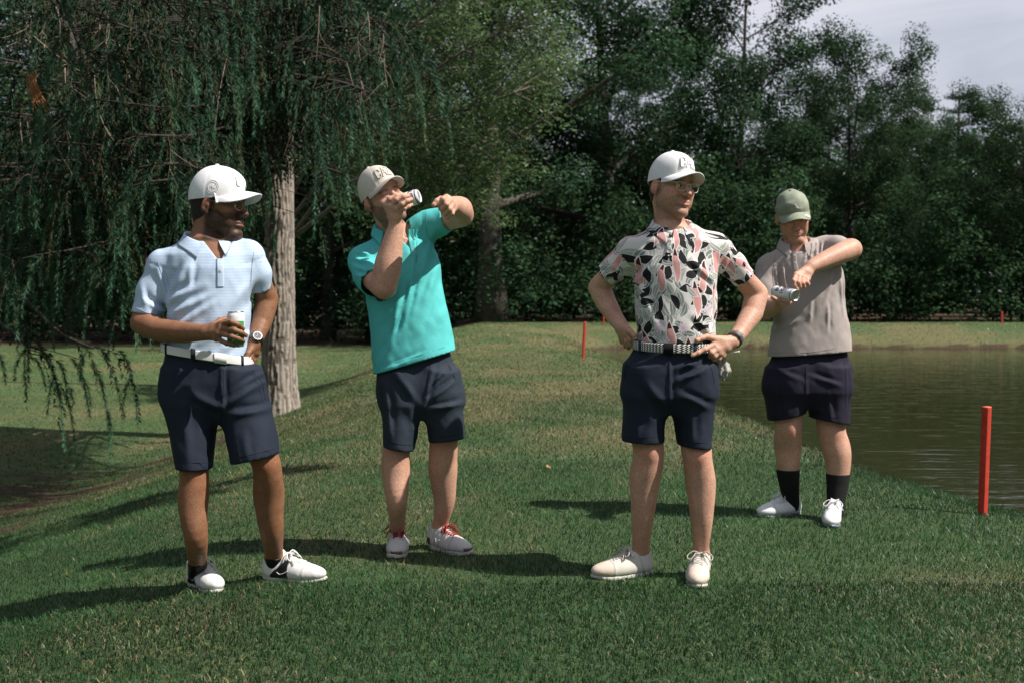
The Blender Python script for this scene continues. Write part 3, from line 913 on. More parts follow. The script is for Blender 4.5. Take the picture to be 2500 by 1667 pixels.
# ------------------------------------------------------------------ red stakes
def build_stakes():
    m = principled('stake_paint', (0.52, 0.052, 0.028), 0.6, (40, (0.36, 0.035, 0.022), 0.22), (120, 0.25, 0.002))
    def stake(bx, by, tx, ty, half, label, turn=0.5, d=None):
        if d is None:
            p, d = ground_hit(bx, by)
        else:
            p = P(bx, by, d)
        q = P(tx, ty, d)
        o = tag(empty('hazard_stake', p), label, 'stake', 'red stakes round the pond')
        c, s = math.cos(turn), math.sin(turn)
        mb = MB()
        lo, hi = np.array([0, 0, -0.08]), (q - p)
        rings = []
        bev = half * 0.22
        for f, k in ((0, 1), (0.35, 1), (0.7, 1), (1.0, 1)):
            pt = lo + (hi - lo) * f
            ring = []
            for ax, ay in ((1, 1), (-1, 1), (-1, -1), (1, -1)):
                for (dx, dy) in ((ax * half, ay * (half - bev)), (ax * (half - bev), ay * half)) if ax * ay < 0 else ((ax * (half - bev), ay * half), (ax * half, ay * (half - bev))):
                    pass
                ring += [(pt[0] + c * ax * half - s * ay * half, pt[1] + s * ax * half + c * ay * half, pt[2])]
            rings.append(ring)
        G = np.array(rings)
        mb.grid(G, closed_v=True)
        me_o = mb.build('post', m, o, None, False)
        bv = me_o.modifiers.new('edges', 'BEVEL'); bv.width = half * 0.18; bv.segments = 2; bv.limit_method = 'ANGLE'
        cap = MB(); ring = G[-1]; ctr = ring.mean(0)
        top = ctr + (ring - ctr) * 0.98 + np.array([0, 0, 0.0015]); top2 = ctr + (ring - ctr) * 0.8 + np.array([0, 0, 0.006])
        cap.add(np.concatenate([ring, top, top2]), [(i, (i + 1) % 4, 4 + (i + 1) % 4, 4 + i) for i in range(4)] + [(4 + i, 4 + (i + 1) % 4, 8 + (i + 1) % 4, 8 + i) for i in range(4)] + [(8, 9, 10, 11)])
        cap.build('top_face', principled('stake_end', (0.66, 0.12, 0.07), 0.6), o, None, False)
    stake(2398, 1256, 2409, 994, 0.019, 'near red stake on the pond bank right of the man in the grey polo', 0.62)
    stake(1423, 875, 1428, 787, 0.021, 'red stake at the corner of the pond left of the floral shirt', 0.3)
    stake(1473, 800, 1474.5, 763, 0.024, 'small far red stake beside the bent elbow of the man in the floral shirt', 0.2, 36.0)
    stake(2446, 811, 2446, 762, 0.024, 'far red stake on the opposite bank near the right edge', 0.2, 36.5)


def build_litter():
    m = principled('fallen_leaf', (0.40, 0.27, 0.15), 0.8, (60, (0.26, 0.16, 0.08), 0.2))
    r = np.random.default_rng(5)
    for x, y, lab in ((582, 1334, 'small tan fallen leaf on the grass between the legs of the person in striped polo'),
                      (812, 1151, 'tan fallen leaf on the grass left of the legs of the person in turquoise'),
                      (1388, 897, 'tan fallen leaf on the grass just below the corner red stake'),
                      (1340, 1152, 'pale fallen leaf on the grass between the persons in turquoise and floral shirts')):
        p, _ = ground_hit(x, y)
        p = p + np.array([0, 0, 0.028])
        a = r.random() * 6.28; f = np.array([math.cos(a), math.sin(a), 0.25]); s_ = np.array([-math.sin(a), math.cos(a), 0.2])
        G = [[f * (u * 0.028) + s_ * (v * 0.016 * math.sqrt(max(0.02, 1 - u * u))) + np.array([0, 0, 0.008 * v * v + 0.006 * u * u]) for v in (-1, -0.5, 0, 0.5, 1)] for u in np.linspace(-1, 1, 7)]
        q = MB().grid(np.array(G)); q.tube(np.array([f * -0.026, f * -0.045 + (0, 0, 0.006)]), 0.0012, 4)
        tag(q.build('fallen_leaf', m, None, p), lab, 'leaf', 'fallen leaves on the grass')


def build_overhang():
    """a broad tree just outside the left edge; its long low bough shades the slope in front of it"""
    r = np.random.default_rng(12)
    foot = np.array([-7.2, 7.3, 0.0]); foot[2] = float(ground_z(foot[0], foot[1]))
    wood, C, Rr = MB(), [], []
    wood.tube([foot - (0, 0, 0.2), foot + (0.1, 0, 1.5), foot + (0.0, 0.1, 4), foot + (-0.4, 0, 8), foot + (-0.9, 0.2, 11)], [0.42, 0.32, 0.27, 0.16, 0.05], 10)
    tip = np.array([2.0, 6.75, 4.95])
    limb = bez(foot + (0, 0.1, 4.0), (-2.5, 7.0, 5.5), tip, 16)
    wood.tube(limb, np.linspace(0.15, 0.02, 16), 6, False)
    for i in range(4, 16):
        w = (15 - i) / 11
        for j in range(7):
            e = limb[i] + np.array([0.25 * r.standard_normal(), (0.25 + 0.75 * w) * r.standard_normal() * 0.8, 0.22 * r.standard_normal() + 0.1])
            wood.tube(bez(limb[i], (limb[i] + e) / 2 + (0, 0, 0.08), e, 4), np.linspace(0.02, 0.006, 4), 4, False)
            C.append(e); Rr.append(0.20 + 0.22 * w + 0.1 * r.random())
    for i in range(120):
        v = r.standard_normal(3); v /= np.linalg.norm(v)
        C.append(foot + np.array([-2.2, 0.4, 9.0]) + v * np.array([3.0, 3.4, 2.8]) * r.random() ** 0.4); Rr.append(0.7)
    o = tag(empty('broad_tree', foot), 'broad tree just outside the left edge whose long bough shades the grass', 'tree')
    wood.build('trunk', BARK_DARK, o, -foot)
    link('crown', leaves_mesh('crown', np.array(C), np.array(Rr), 60, 0.13, r), LEAF_MAPLE, o, -foot)

# ------------------------------------------------------------------ soft bodies: distance fields turned into surfaces
def smin(a, b, k):
    if k <= 0:
        return np.minimum(a, b)
    h = np.maximum(k - np.abs(a - b), 0) / k
    return np.minimum(a, b) - h * h * k * 0.25


class Grid3:
    def __init__(s, lo, hi, h):
        s.h = h
        s.lo = np.array(lo, float)
        n = np.ceil((np.array(hi, float) - s.lo) / h).astype(int) + 1
        s.ax = [s.lo[k] + h * np.arange(n[k]) for k in range(3)]
        s.F = np.full(n, 9.0, np.float32)
        s.cut = np.full(n, -9.0, np.float32)

    def sub(s, lo, hi):
        sl = []
        for k in range(3):
            a = max(0, int(np.floor((lo[k] - s.lo[k]) / s.h))); b = min(len(s.ax[k]), int(np.ceil((hi[k] - s.lo[k]) / s.h)) + 1)
            if b <= a:
                return None, None
            sl.append(slice(a, b))
        return tuple(sl), (s.ax[0][sl[0]][:, None, None], s.ax[1][sl[1]][None, :, None], s.ax[2][sl[2]][None, None, :])

    def op(s, fn, lo, hi, k=0.0, mode='u'):
        pad = k + 2.5 * s.h
        sl, xyz = s.sub(np.array(lo) - pad, np.array(hi) + pad)
        if sl is None:
            return s
        d = fn(*xyz).astype(np.float32)
        A = s.F[sl]
        s.F[sl] = smin(A, d, k) if mode == 'u' else -smin(-A, d, k) if mode == 's' else -smin(-A, -d, k)
        return s

    def rc(s, a, b, ra, rb, k=0.02, mode='u', flat=None):
        """tapering limb from a to b; flat=(axis, factor) squeezes it along an axis"""
        a, b = np.asarray(a, float), np.asarray(b, float)
        ba = b - a
        L2 = max(float(ba @ ba), 1e-9)

        def fn(X, Y, Z):
            x, y, z = X - a[0], Y - a[1], Z - a[2]
            t = np.clip((x * ba[0] + y * ba[1] + z * ba[2]) / L2, 0, 1)
            x, y, z = x - t * ba[0], y - t * ba[1], z - t * ba[2]
            q = x * x + y * y + z * z
            if flat is not None:
                n, f = flat
                dn = x * n[0] + y * n[1] + z * n[2]
                q = q + (f * f - 1) * dn * dn
            return np.sqrt(q) - (ra + (rb - ra) * t)
        r = max(ra, rb)
        return s.op(fn, np.minimum(a, b) - r, np.maximum(a, b) + r, k, mode)

    def ell(s, c, r, R=None, k=0.02, mode='u'):
        c, r = np.asarray(c, float), np.asarray(r, float)
        R = np.eye(3) if R is None else R

        def fn(X, Y, Z):
            x, y, z = X - c[0], Y - c[1], Z - c[2]
            q = [x * R[0, i] + y * R[1, i] + z * R[2, i] for i in range(3)]
            k0 = np.sqrt(sum((q[i] / r[i]) ** 2 for i in range(3)))
            k1 = np.sqrt(sum((q[i] / r[i] ** 2) ** 2 for i in range(3))) + 1e-9
            return k0 * (k0 - 1) / k1
        m = r.max()
        return s.op(fn, c - m, c + m, k, mode)

    def rows(s, R, k=0.03, grow=0.0, e=2.35):
        """tube through horizontal slices: R = rows of (z, cx, cy, half width, half depth)"""
        R = np.array(sorted(R, key=lambda q: q[0]))

        def fn(X, Y, Z):
            f = lambda i: np.interp(Z, R[:, 0], R[:, i])
            a, b = f(3) + grow, f(4) + grow
            q = (np.abs((X - f(1)) / a) ** e + np.abs((Y - f(2)) / b) ** e) ** (1 / e)
            d = (q - 1) * np.minimum(a, b)
            return np.maximum(d, np.maximum(Z - R[-1, 0], R[0, 0] - Z))
        w, dp = R[:, 3].max() + grow, R[:, 4].max() + grow
        return s.op(fn, (R[:, 1].min() - w, R[:, 2].min() - dp, R[0, 0]), (R[:, 1].max() + w, R[:, 2].max() + dp, R[-1, 0]), k)

    def displace(s, fn, band=0.035):
        I = np.nonzero(np.abs(s.F) < band)
        s.F[I] += fn(s.ax[0][I[0]], s.ax[1][I[1]], s.ax[2][I[2]]).astype(np.float32)
        return s

    def cutter(s, fn, lo=(-1e9,) * 3, hi=(1e9,) * 3):
        """positive values open the surface there"""
        sl, xyz = s.sub(np.maximum(lo, s.lo), np.minimum(hi, [a[-1] for a in s.ax]))
        d = np.broadcast_to(fn(*xyz), s.F[sl].shape).astype(np.float32)
        s.cut[sl] = np.maximum(s.cut[sl], d)
        return s

    def interp(s, A, V):
        u = (V - s.lo) / s.h
        i = np.clip(np.floor(u).astype(int), 0, np.array(A.shape) - 2)
        f = u - i
        out = 0
        for dx in (0, 1):
            for dy in (0, 1):
                for dz in (0, 1):
                    w = np.abs(1 - dx - f[:, 0]) * np.abs(1 - dy - f[:, 1]) * np.abs(1 - dz - f[:, 2])
                    out = out + w * A[i[:, 0] + dx, i[:, 1] + dy, i[:, 2] + dz]
        return out

    def front(s, x, z):
        """depth of the first surface met going away from the camera"""
        u, w = (x - s.lo[0]) / s.h, (z - s.lo[2]) / s.h
        i = int(np.clip(math.floor(u), 0, len(s.ax[0]) - 2)); k = int(np.clip(math.floor(w), 0, len(s.ax[2]) - 2))
        fu, fw = min(max(u - i, 0), 1), min(max(w - k, 0), 1)
        c = (s.F[i, :, k] * (1 - fu) + s.F[i + 1, :, k] * fu) * (1 - fw) + (s.F[i, :, k + 1] * (1 - fu) + s.F[i + 1, :, k + 1] * fu) * fw
        j = np.nonzero(c < 0)[0]
        if not len(j) or j[0] == 0:
            return float(s.ax[1][np.argmin(c)])
        j = j[0]
        return float(s.ax[1][j - 1] + s.h * c[j - 1] / (c[j - 1] - c[j]))

    def surface(s, smooth=1, rim=0.0):
        """vertices and quads of the zero surface; where the cutter wins the surface is left open"""
        cutting = s.cut.max() > -8
        F = np.maximum(s.F, s.cut) if cutting else s.F
        S = F < 0
        sh = lambda A, x, y, z: A[x:A.shape[0] - 1 + x, y:A.shape[1] - 1 + y, z:A.shape[2] - 1 + z]
        cnt = sum(sh(S, x, y, z).astype(np.int8) for x in (0, 1) for y in (0, 1) for z in (0, 1))
        C = np.nonzero((cnt > 0) & (cnt < 8))
        n = len(C[0])
        idm = np.full(cnt.shape, -1, np.int32)
        idm[C] = np.arange(n)
        V = np.zeros((n, 3)); W = np.zeros(n)
        for ax in range(3):
            o = [k for k in range(3) if k != ax]
            for p in (0, 1):
                for q in (0, 1):
                    c0 = [0, 0, 0]; c0[o[0]] = p; c0[o[1]] = q
                    c1 = list(c0); c1[ax] = 1
                    a = F[C[0] + c0[0], C[1] + c0[1], C[2] + c0[2]]; b = F[C[0] + c1[0], C[1] + c1[1], C[2] + c1[2]]
                    m = (a < 0) != (b < 0)
                    t = a[m] / (a[m] - b[m])
                    pt = np.tile(np.array(c0, float), (m.sum(), 1)); pt[:, ax] = t
                    V[m] += pt; W[m] += 1
        V = V / W[:, None] + np.stack(C, -1)
        Q = []
        for ax in range(3):
            o = [(ax + 1) % 3, (ax + 2) % 3]
            a = [slice(None)] * 3; b = [slice(None)] * 3
            a[ax] = slice(0, -1); b[ax] = slice(1, None)
            for k in o:
                a[k] = slice(1, -1); b[k] = slice(1, -1)
            A, B = S[tuple(a)], S[tuple(b)]
            I = np.array(np.nonzero(A != B))
            for k in o:
                I[k] += 1
            fl = A[tuple(I[k] - (0 if k == ax else 1) for k in range(3))]
            def cell(d0, d1):
                J = I.copy(); J[o[0]] -= d0; J[o[1]] -= d1
                return idm[J[0], J[1], J[2]]
            q = np.stack([cell(1, 1), cell(0, 1), cell(0, 0), cell(1, 0)], -1)
            q[~fl] = q[~fl][:, ::-1]
            Q.append(q)
        Q = np.concatenate(Q)
        Q = Q[(Q >= 0).all(1)]
        V = V * s.h + s.lo
        if cutting:
            c = V[Q].mean(1)
            Q = Q[s.interp(s.cut, c) <= s.interp(s.F, c) + 0.15 * s.h]
            used = np.zeros(len(V), bool); used[Q.ravel()] = True
            re = np.cumsum(used) - 1
            V, Q = V[used], re[Q]
        E = np.concatenate([Q[:, [0, 1]], Q[:, [1, 2]], Q[:, [2, 3]], Q[:, [3, 0]]])
        for _ in range(smooth):
            deg = np.bincount(E[:, 0], minlength=len(V)) + np.bincount(E[:, 1], minlength=len(V))
            acc = np.stack([np.bincount(E[:, 0], V[E[:, 1], k], len(V)) + np.bincount(E[:, 1], V[E[:, 0], k], len(V)) for k in range(3)], -1)
            V = V + 0.5 * (acc / np.maximum(deg, 1)[:, None] - V)
        if cutting:
            key = E.min(1).astype(np.int64) * len(V) + E.max(1)
            uq, inv, ct = np.unique(key, return_inverse=True, return_counts=True)
            be = E[ct[inv] == 1]
            bv = np.unique(be)
            for _ in range(4):
                pv = V[bv]
                cv = s.interp(s.cut, pv)
                gr = np.stack([s.interp(s.cut, pv + e) - s.interp(s.cut, pv - e) for e in np.eye(3) * 0.5 * s.h], -1) / s.h
                g2 = (gr * gr).sum(1)
                ok = (np.abs(cv) < 2.5 * s.h) & (g2 > 0.2) & (g2 < 4)
                st = np.where(ok, np.clip(cv, -s.h, s.h) / np.maximum(g2, 0.2), 0)
                V[bv] = pv - gr * st[:, None] * ok[:, None]
            nrm = np.zeros_like(V)
            fn = np.cross(V[Q[:, 2]] - V[Q[:, 0]], V[Q[:, 3]] - V[Q[:, 1]])
            for k in range(4):
                for c in range(3):
                    nrm[:, c] += np.bincount(Q[:, k], fn[:, c], len(V))
            nrm /= np.linalg.norm(nrm, axis=1, keepdims=True) + 1e-12
            if not rim:
                return V, Q
            new = -np.ones(len(V), int); new[bv] = len(V) + np.arange(len(bv))
            V = np.concatenate([V, V[bv] - nrm[bv] * rim])
            Q = np.concatenate([Q, np.stack([be[:, 1], be[:, 0], new[be[:, 0]], new[be[:, 1]]], -1)])
        return V, Q


def resample(p, r, curve=True, n=6):
    p, r = np.array(p, float), np.array(r, float)
    m = len(p)
    P0 = np.concatenate([[2 * p[0] - p[1]], p, [2 * p[-1] - p[-2]]]); R0 = np.concatenate([[r[0]], r, [r[-1]]])
    op, orr = [], []
    for i in range(m - 1):
        for t in np.linspace(0, 1, n, endpoint=(i == m - 2)):
            h = [-0.5 * t ** 3 + t * t - 0.5 * t, 1.5 * t ** 3 - 2.5 * t * t + 1, -1.5 * t ** 3 + 2 * t * t + 0.5 * t, 0.5 * t ** 3 - 0.5 * t * t]
            orr.append(sum(h[k] * R0[i + k] for k in range(4)))
            op.append(sum(h[k] * P0[i + k] for k in range(4)) if curve else p[i] + (p[i + 1] - p[i]) * t)
    return np.array(op), np.array(orr)


def halfspace(p, n):
    n = np.asarray(n, float) / np.linalg.norm(n)
    return lambda X, Y, Z: (X - p[0]) * n[0] + (Y - p[1]) * n[1] + (Z - p[2]) * n[2]


def below_line(a, b):
    """positive under the line a-b as the photograph shows it (x and z only)"""
    t = np.array([b[0] - a[0], b[2] - a[2]]); t /= np.linalg.norm(t)
    n = np.array([t[1], -t[0]])
    if n[1] > 0:
        n = -n
    return lambda X, Y, Z: (X - a[0]) * n[0] + (Z - a[2]) * n[1] + 0 * Y


def in_poly(pts):
    """positive inside a convex polygon of the x-z plane"""
    p = np.array([(q[0], q[2]) for q in pts]); c = p.mean(0)

    def fn(X, Y, Z):
        out = None
        for i in range(len(p)):
            a, b = p[i], p[(i + 1) % len(p)]
            n = np.array([b[1] - a[1], a[0] - b[0]]); n /= np.linalg.norm(n)
            if (c - a) @ n < 0:
                n = -n
            d = (X - a[0]) * n[0] + (Z - a[1]) * n[1]
            out = d if out is None else np.minimum(out, d)
        return out + 0 * Y
    return fn


def creases(lst, d0):
    """folds of cloth: (x1,y1,x2,y2, height mm, width mm) in photograph pixels, on the side facing the camera"""
    seg = []
    for x1, y1, x2, y2, a, w in lst:
        p, q = P(x1, y1, d0 - 0.12), P(x2, y2, d0 - 0.12)
        seg.append((np.array([p[0], p[2]]), np.array([q[0], q[2]]), a * 1.7 / 1000, w * 0.85 / 1000))

    def fn(X, Y, Z):
        out = np.zeros_like(X)
        front = sstep(d0 + 0.06, d0 - 0.02, Y)
        for p, q, a, w in seg:
            v = q - p; l2 = v @ v
            t = ((X - p[0]) * v[0] + (Z - p[1]) * v[1]) / l2
            tc = np.clip(t, 0, 1)
            n = np.array([-v[1], v[0]]) / math.sqrt(l2)
            s = (X - p[0]) * n[0] + (Z - p[1]) * n[1]
            e = np.hypot(X - p[0] - tc * v[0], Z - p[1] - tc * v[1])
            end = np.sin(np.pi * np.clip(0.08 + 0.84 * tc, 0, 1))
            out -= a * end * (np.exp(-e * e / (2 * w * w)) - 0.8 * np.exp(-((s - 1.9 * w) ** 2) / (2 * w * w)) * np.exp(-((t - tc) ** 2) * l2 / (2 * w * w)))
        return out * front
    return fn


# ------------------------------------------------------------------ people
def unit(v):
    v = np.asarray(v, float)
    return v / (np.linalg.norm(v) + 1e-12)


def head_frame(yaw, pitch, roll):
    """columns: the person's right, forward, up; yaw 0 faces the camera, + turns to the viewer's right"""
    y, p, r = map(math.radians, (yaw, pitch, roll))
    x = np.array([-math.cos(y), -math.sin(y), 0]); f = np.array([math.sin(y), -math.cos(y), 0]); u = np.array([0, 0, 1.0])
    f, u = f * math.cos(p) - u * math.sin(p), u * math.cos(p) + f * math.sin(p)
    u, x = u * math.cos(r) + x * math.sin(r), x * math.cos(r) - u * math.sin(r)
    return np.stack([x, f, u], 1)


def skin_mat(name, col, other):
    m = principled(name, col, 0.52, (28, other, 0.22), (260, 0.25, 0.002), 'tint', 0.35, 0.08)
    t, N, K = nodes_of(m)
    b = N['Principled BSDF']
    src = b.inputs['Base Color'].links[0].from_socket
    tc = N.new('ShaderNodeTexCoord'); mp = N.new('ShaderNodeMapping'); mp.inputs['Scale'].default_value = (1, 1, 0.35)
    ns = N.new('ShaderNodeTexNoise'); ns.inputs['Scale'].default_value = 420; ns.inputs['Detail'].default_value = 3
    K.new(tc.outputs['Object'], mp.inputs['Vector']); K.new(mp.outputs[0], ns.inputs['Vector'])
    mr = N.new('ShaderNodeMapRange'); mr.inputs['From Min'].default_value = 0.34; mr.inputs['From Max'].default_value = 0.58
    mr.inputs['To Min'].default_value = 0.60; mr.inputs['To Max'].default_value = 1.04
    K.new(ns.outputs['Fac'], mr.inputs['Value'])
    mx = N.new('ShaderNodeMix'); mx.data_type = 'RGBA'; mx.blend_type = 'MULTIPLY'; mx.inputs['Factor'].default_value = 1
    K.new(src, mx.inputs['A']); K.new(mr.outputs['Result'], mx.inputs['B']); K.new(mx.outputs['Result'], b.inputs['Base Color'])
    return m


CLOTH_BUMP = (900, 0.25, 0.001)


class Man:
    def __init__(s, D, label, group='men standing on the grass by the pond'):
        s.D = D
        base = P(1250, 1400, D)
        s.label, s.group = label, group
        s.pieces = []           # skin pieces, joined into the one body mesh
        s.root = None

    def j(s, p):
        return P(p[0], p[1], s.D + (p[2] if len(p) > 2 else 0.0))

    def px(s, n, dd=0.0):
        return n * (s.D + dd) / FPX

    def start(s, base):
        s.base = np.array(base, float)
        s.root = tag(empty('person', s.base), s.label, 'person', s.group)

    def put(s, name, V, Q, mat, attrs=None, parent=None, T=None):
        o = link(name, make_mesh(name, V, Q, T, True, attrs), mat, parent or s.root, None if parent else -s.base)
        return o

    def mb(s, mb, name, mat, parent=None, smooth=True):
        return mb.build(name, mat, parent or s.root, None if parent else -s.base, smooth)

    # -- limbs -------------------------------------------------------------
    def limb(s, pts, grow=0.0, h=0.006, k=0.03, extra=None, foot=None):
        """pts: (x, y, half width px, dd): a leg or an arm as a chain of tapering pieces"""
        p = [s.j((q[0], q[1], q[3])) for q in pts]; r = [s.px(q[2], q[3]) + grow for q in pts]
        if foot is not None:
            W, lo_r = foot
            p[-2] = p[-2] * 0.35 + W((0, 0.054, 0.112)) * 0.65; p[-1] = W((0, 0.060, 0.050))
        lo = np.min(p, 0) - max(r) - 0.03; hi = np.max(p, 0) + max(r) + 0.03
        g = Grid3(lo, hi, h)
        pp, rr = resample(p, r)
        for i in range(len(pp) - 1):
            g.rc(pp[i], pp[i + 1], rr[i], rr[i + 1], 0.001)
        if extra:
            extra(g, p, r)
        return g, p, r

    def leg(s, pts, side, foot=None):
        def extra(g, p, r):
            kn = p[2]
            g.ell(kn + (0, -r[2] * 0.55, 0.005), (r[2] * 0.48, r[2] * 0.50, r[2] * 0.66), None, 0.025)       # kneecap
            g.ell(p[3] + (0.012 * side, r[3] * 0.42, 0.02), (r[3] * 0.72, r[3] * 0.66, 0.085), None, 0.03)     # calf
            g.ell(p[3] + (-0.015 * side, r[3] * 0.35, 0.03), (r[3] * 0.66, r[3] * 0.64, 0.075), None, 0.03)
            a = p[5]
            for sx in (-1, 1):
                g.ell(a + (sx * r[5] * 0.80, 0.0, -0.012), (0.012, 0.014, 0.016), None, 0.015)                   # ankle bones
            g.rc(p[4] + (0, r[4] * 0.55, -0.02), p[6] + (0, r[5] * 0.8, 0), 0.014, 0.016, 0.02)               # heel tendon
        g, p, r = s.limb(pts, h=0.0070, extra=extra, foot=foot)
        V, Q = g.surface(2)
        nz = fbm2(V[:, 0] * 24 + V[:, 1] * 17, V[:, 2] * 16, 3, 3)
        t = np.ones((len(V), 3)) * (0.86 + 0.26 * nz)[:, None]
        kn = np.exp(-(((V - (p[2] + (0, -0.05, 0))) / (0.045, 0.06, 0.05)) ** 2).sum(1)) * (0.4 + nz)
        an = np.exp(-((V[:, 2] - p[5][2]) / 0.05) ** 2) * 0.4
        t *= 1 + (kn + an)[:, None] * np.array([-0.02, -0.20, -0.22])
        s.pieces.append((V, Q, t))
        return p, r

    def arm(s, pts, fingers, thumb, hand_r=1.0, h=0.0040, elbow=None, palm=1.0, n=None):
        """pts: shoulder end, elbow, forearm, wrist (x, y, half width px, dd); fingers: four chains of four (x, y, dd)"""
        def extra(g, p, r):
            w = p[-1]
            F = [[s.j(q) for q in f] for f in fingers]
            rt = [f[0] for f in F]
            nrm = unit(np.cross(rt[0] - w, rt[3] - w))
            for i, q in enumerate(rt):
                g.rc(w + (q - w) * 0.05, q, 0.019, 0.0128 * hand_r, 0.012, flat=None)
            for i in range(3):
                g.rc(rt[i], rt[i + 1], 0.0122 * hand_r, 0.0122 * hand_r, 0.010)
                g.rc((rt[i] + w) / 2, (rt[i + 1] + w) / 2, 0.0145, 0.0145, 0.012)
            for f, rr in zip(F, (0.0106, 0.0110, 0.0104, 0.0092)):
                rr *= hand_r
                f = [f[0]] + f[1:]
                for i in range(3):
                    g.rc(f[i], f[i + 1], rr * (1.06 - 0.08 * i), rr * (0.98 - 0.08 * i), 0.003)
                g.ell(f[1], (rr * 1.03,) * 3, None, 0.004)
                g.ell(f[2], (rr * 0.98,) * 3, None, 0.004)
            t = [s.j(q) for q in thumb]
            b = w + (t[0] - w) * 0.35
            g.rc(b, t[0], 0.020, 0.0155 * hand_r, 0.014)
            for i in range(len(t) - 1):
                g.rc(t[i], t[i + 1], 0.0128 * hand_r * (1 - 0.12 * i), 0.0116 * hand_r * (1 - 0.12 * i), 0.005)
            g.ell(t[-1], (0.0105 * hand_r,) * 3, None, 0.005)
            g.ell(p[1], (r[1] * 0.99,) * 3, None, 0.01)
        allp = [(*q[:2], 6, q[2]) for f in fingers for q in f] + [(*q[:2], 6, q[2]) for q in thumb]
        P_ = [s.j((q[0], q[1], q[3])) for q in pts + allp]; rm = max(s.px(q[2], q[3]) for q in pts)
        g = Grid3(np.min(P_, 0) - rm - 0.02, np.max(P_, 0) + rm + 0.02, h)
        p = P_[:len(pts)]; r = [s.px(q[2], q[3]) for q in pts]
        pp, rr = resample(p, r, False)
        for i in range(len(pp) - 1):
            g.rc(pp[i], pp[i + 1], rr[i], rr[i + 1], 0.004)
        extra(g, p, r)
        V, Q = g.surface(1)
        s.pieces.append((V, Q))
        return p, r

    def nails(s, fingers, mat):
        for f in fingers:
            mb = MB()
            a, b = s.j(f[-2]), s.j(f[-1])
            d = unit(b - a); v = unit(np.array([0, 0, CAMZ]) - b)
            n = unit(v - (v @ d) * d); sd = np.cross(d, n)
            c = b + d * 0.001 + n * 0.0068
            G = [[c + d * (u * 0.006) + sd * (w * 0.0048) - n * (0.0022 * w * w + 0.001 * max(u, 0)) for w in (-1, -0.5, 0, 0.5, 1)] for u in (-1, 0, 1)]
            mb.grid(G)
            s.mb(mb, 'finger_nail', mat)

    # -- head --------------------------------------------------------------
    def head(s, org, dd, yaw, pitch, roll, hs, neck, neck_r, chest=None, trap=None, smile=0.0, jaw=1.0, brow=1.0, beard=None, lids=False):
        R = head_frame(yaw, pitch, roll)
        c = P(org[0], org[1], s.D + dd)
        s.hR, s.hc, s.hs = R, c, hs
        W = lambda q: c + R @ (np.asarray(q, float) * hs)
        s.hw = W
        nb = s.j(neck)
        lo = np.minimum(c - 0.17, nb - 0.16); hi = np.maximum(c + 0.17, nb + 0.16)
        if chest is not None:
            lo[2] = min(lo[2], s.j(chest)[2])
        g = Grid3(lo, hi, 0.0040)
        E = lambda q, r, k=0.02, m='u': g.ell(W(q), np.array(r) * hs, R, k * hs, m)
        C = lambda a, b, ra, rb, k=0.02, m='u': g.rc(W(a), W(b), ra * hs, rb * hs, k * hs, m)
        E((0, -0.012, 0.035), (0.076, 0.098, 0.098))
        E((0, 0.026, -0.030), (0.061 * jaw, 0.066, 0.082), 0.03)
        for sx in (-1, 1):
            C((sx * 0.052 * jaw, 0.002, -0.062), (sx * 0.016, 0.074, -0.106), 0.020, 0.017, 0.03)
            E((sx * 0.045, 0.062, -0.022), (0.022, 0.022, 0.019), 0.02)
            E((sx * 0.041, 0.060, -0.060), (0.019, 0.022, 0.026), 0.025)
        E((0, 0.079, -0.106), (0.023, 0.019, 0.016), 0.018)
        C((-0.034, 0.076, 0.024), (0.034, 0.076, 0.024), 0.0125 * brow, 0.0125 * brow, 0.014)
        E((0, 0.064, 0.050), (0.050, 0.020, 0.035), 0.02)
        for sx in (-1, 1):
            E((sx * 0.032, 0.098, 0.001), (0.0155, 0.013, 0.0105), 0.010, 's')
            E((sx * 0.032, 0.0795, 0.0005), (0.0135, 0.0125, 0.0125 if lids else 0.0115), 0.003)
            C((sx * 0.020, 0.0905, 0.0095), (sx * 0.045, 0.084, 0.008), 0.0042, 0.0036, 0.004)      # upper lid
            C((sx * 0.021, 0.0895, -0.008), (sx * 0.044, 0.083, -0.007), 0.0034, 0.003, 0.004)       # lower lid
        C((0, 0.087, 0.018), (0, 0.111, -0.026), 0.0085, 0.0115, 0.012)
        E((0, 0.113, -0.031), (0.0125, 0.0125, 0.0105), 0.008)
        for sx in (-1, 1):
            E((sx * 0.0135, 0.099, -0.036), (0.0085, 0.011, 0.008), 0.007)
            E((sx * 0.0068, 0.107, -0.0435), (0.0035, 0.0045, 0.004), 0.003, 's')
            C((sx * 0.021, 0.088, -0.040), (sx * (0.032 + 0.004 * smile), 0.074, -0.066), 0.0022, 0.0018, 0.012, 's')   # nose-mouth fold
        E((0, 0.085, -0.066), (0.028, 0.014, 0.017), 0.015)
        mz = -0.0665
        up = 0.010 * smile
        pts = [(-0.027, 0.084, mz + up), (-0.013, 0.0965, mz - 0.0005), (0, 0.0985, mz - 0.001), (0.013, 0.0965, mz - 0.0005), (0.027, 0.084, mz + up)]
        for a, b in zip(pts[:-1], pts[1:]):
            C((a[0], a[1], a[2] + 0.0052), (b[0], b[1], b[2] + 0.0052), 0.0046, 0.0046, 0.005)
            C((a[0] * 0.9, a[1], a[2] - 0.0062), (b[0] * 0.9, b[1], b[2] - 0.0062), 0.0054, 0.0054, 0.005)
        for a, b in zip(pts[:-1], pts[1:]):
            C((a[0], a[1] + 0.0045, a[2]), (b[0], b[1] + 0.0045, b[2]), 0.0020, 0.0020, 0.0025, 's')
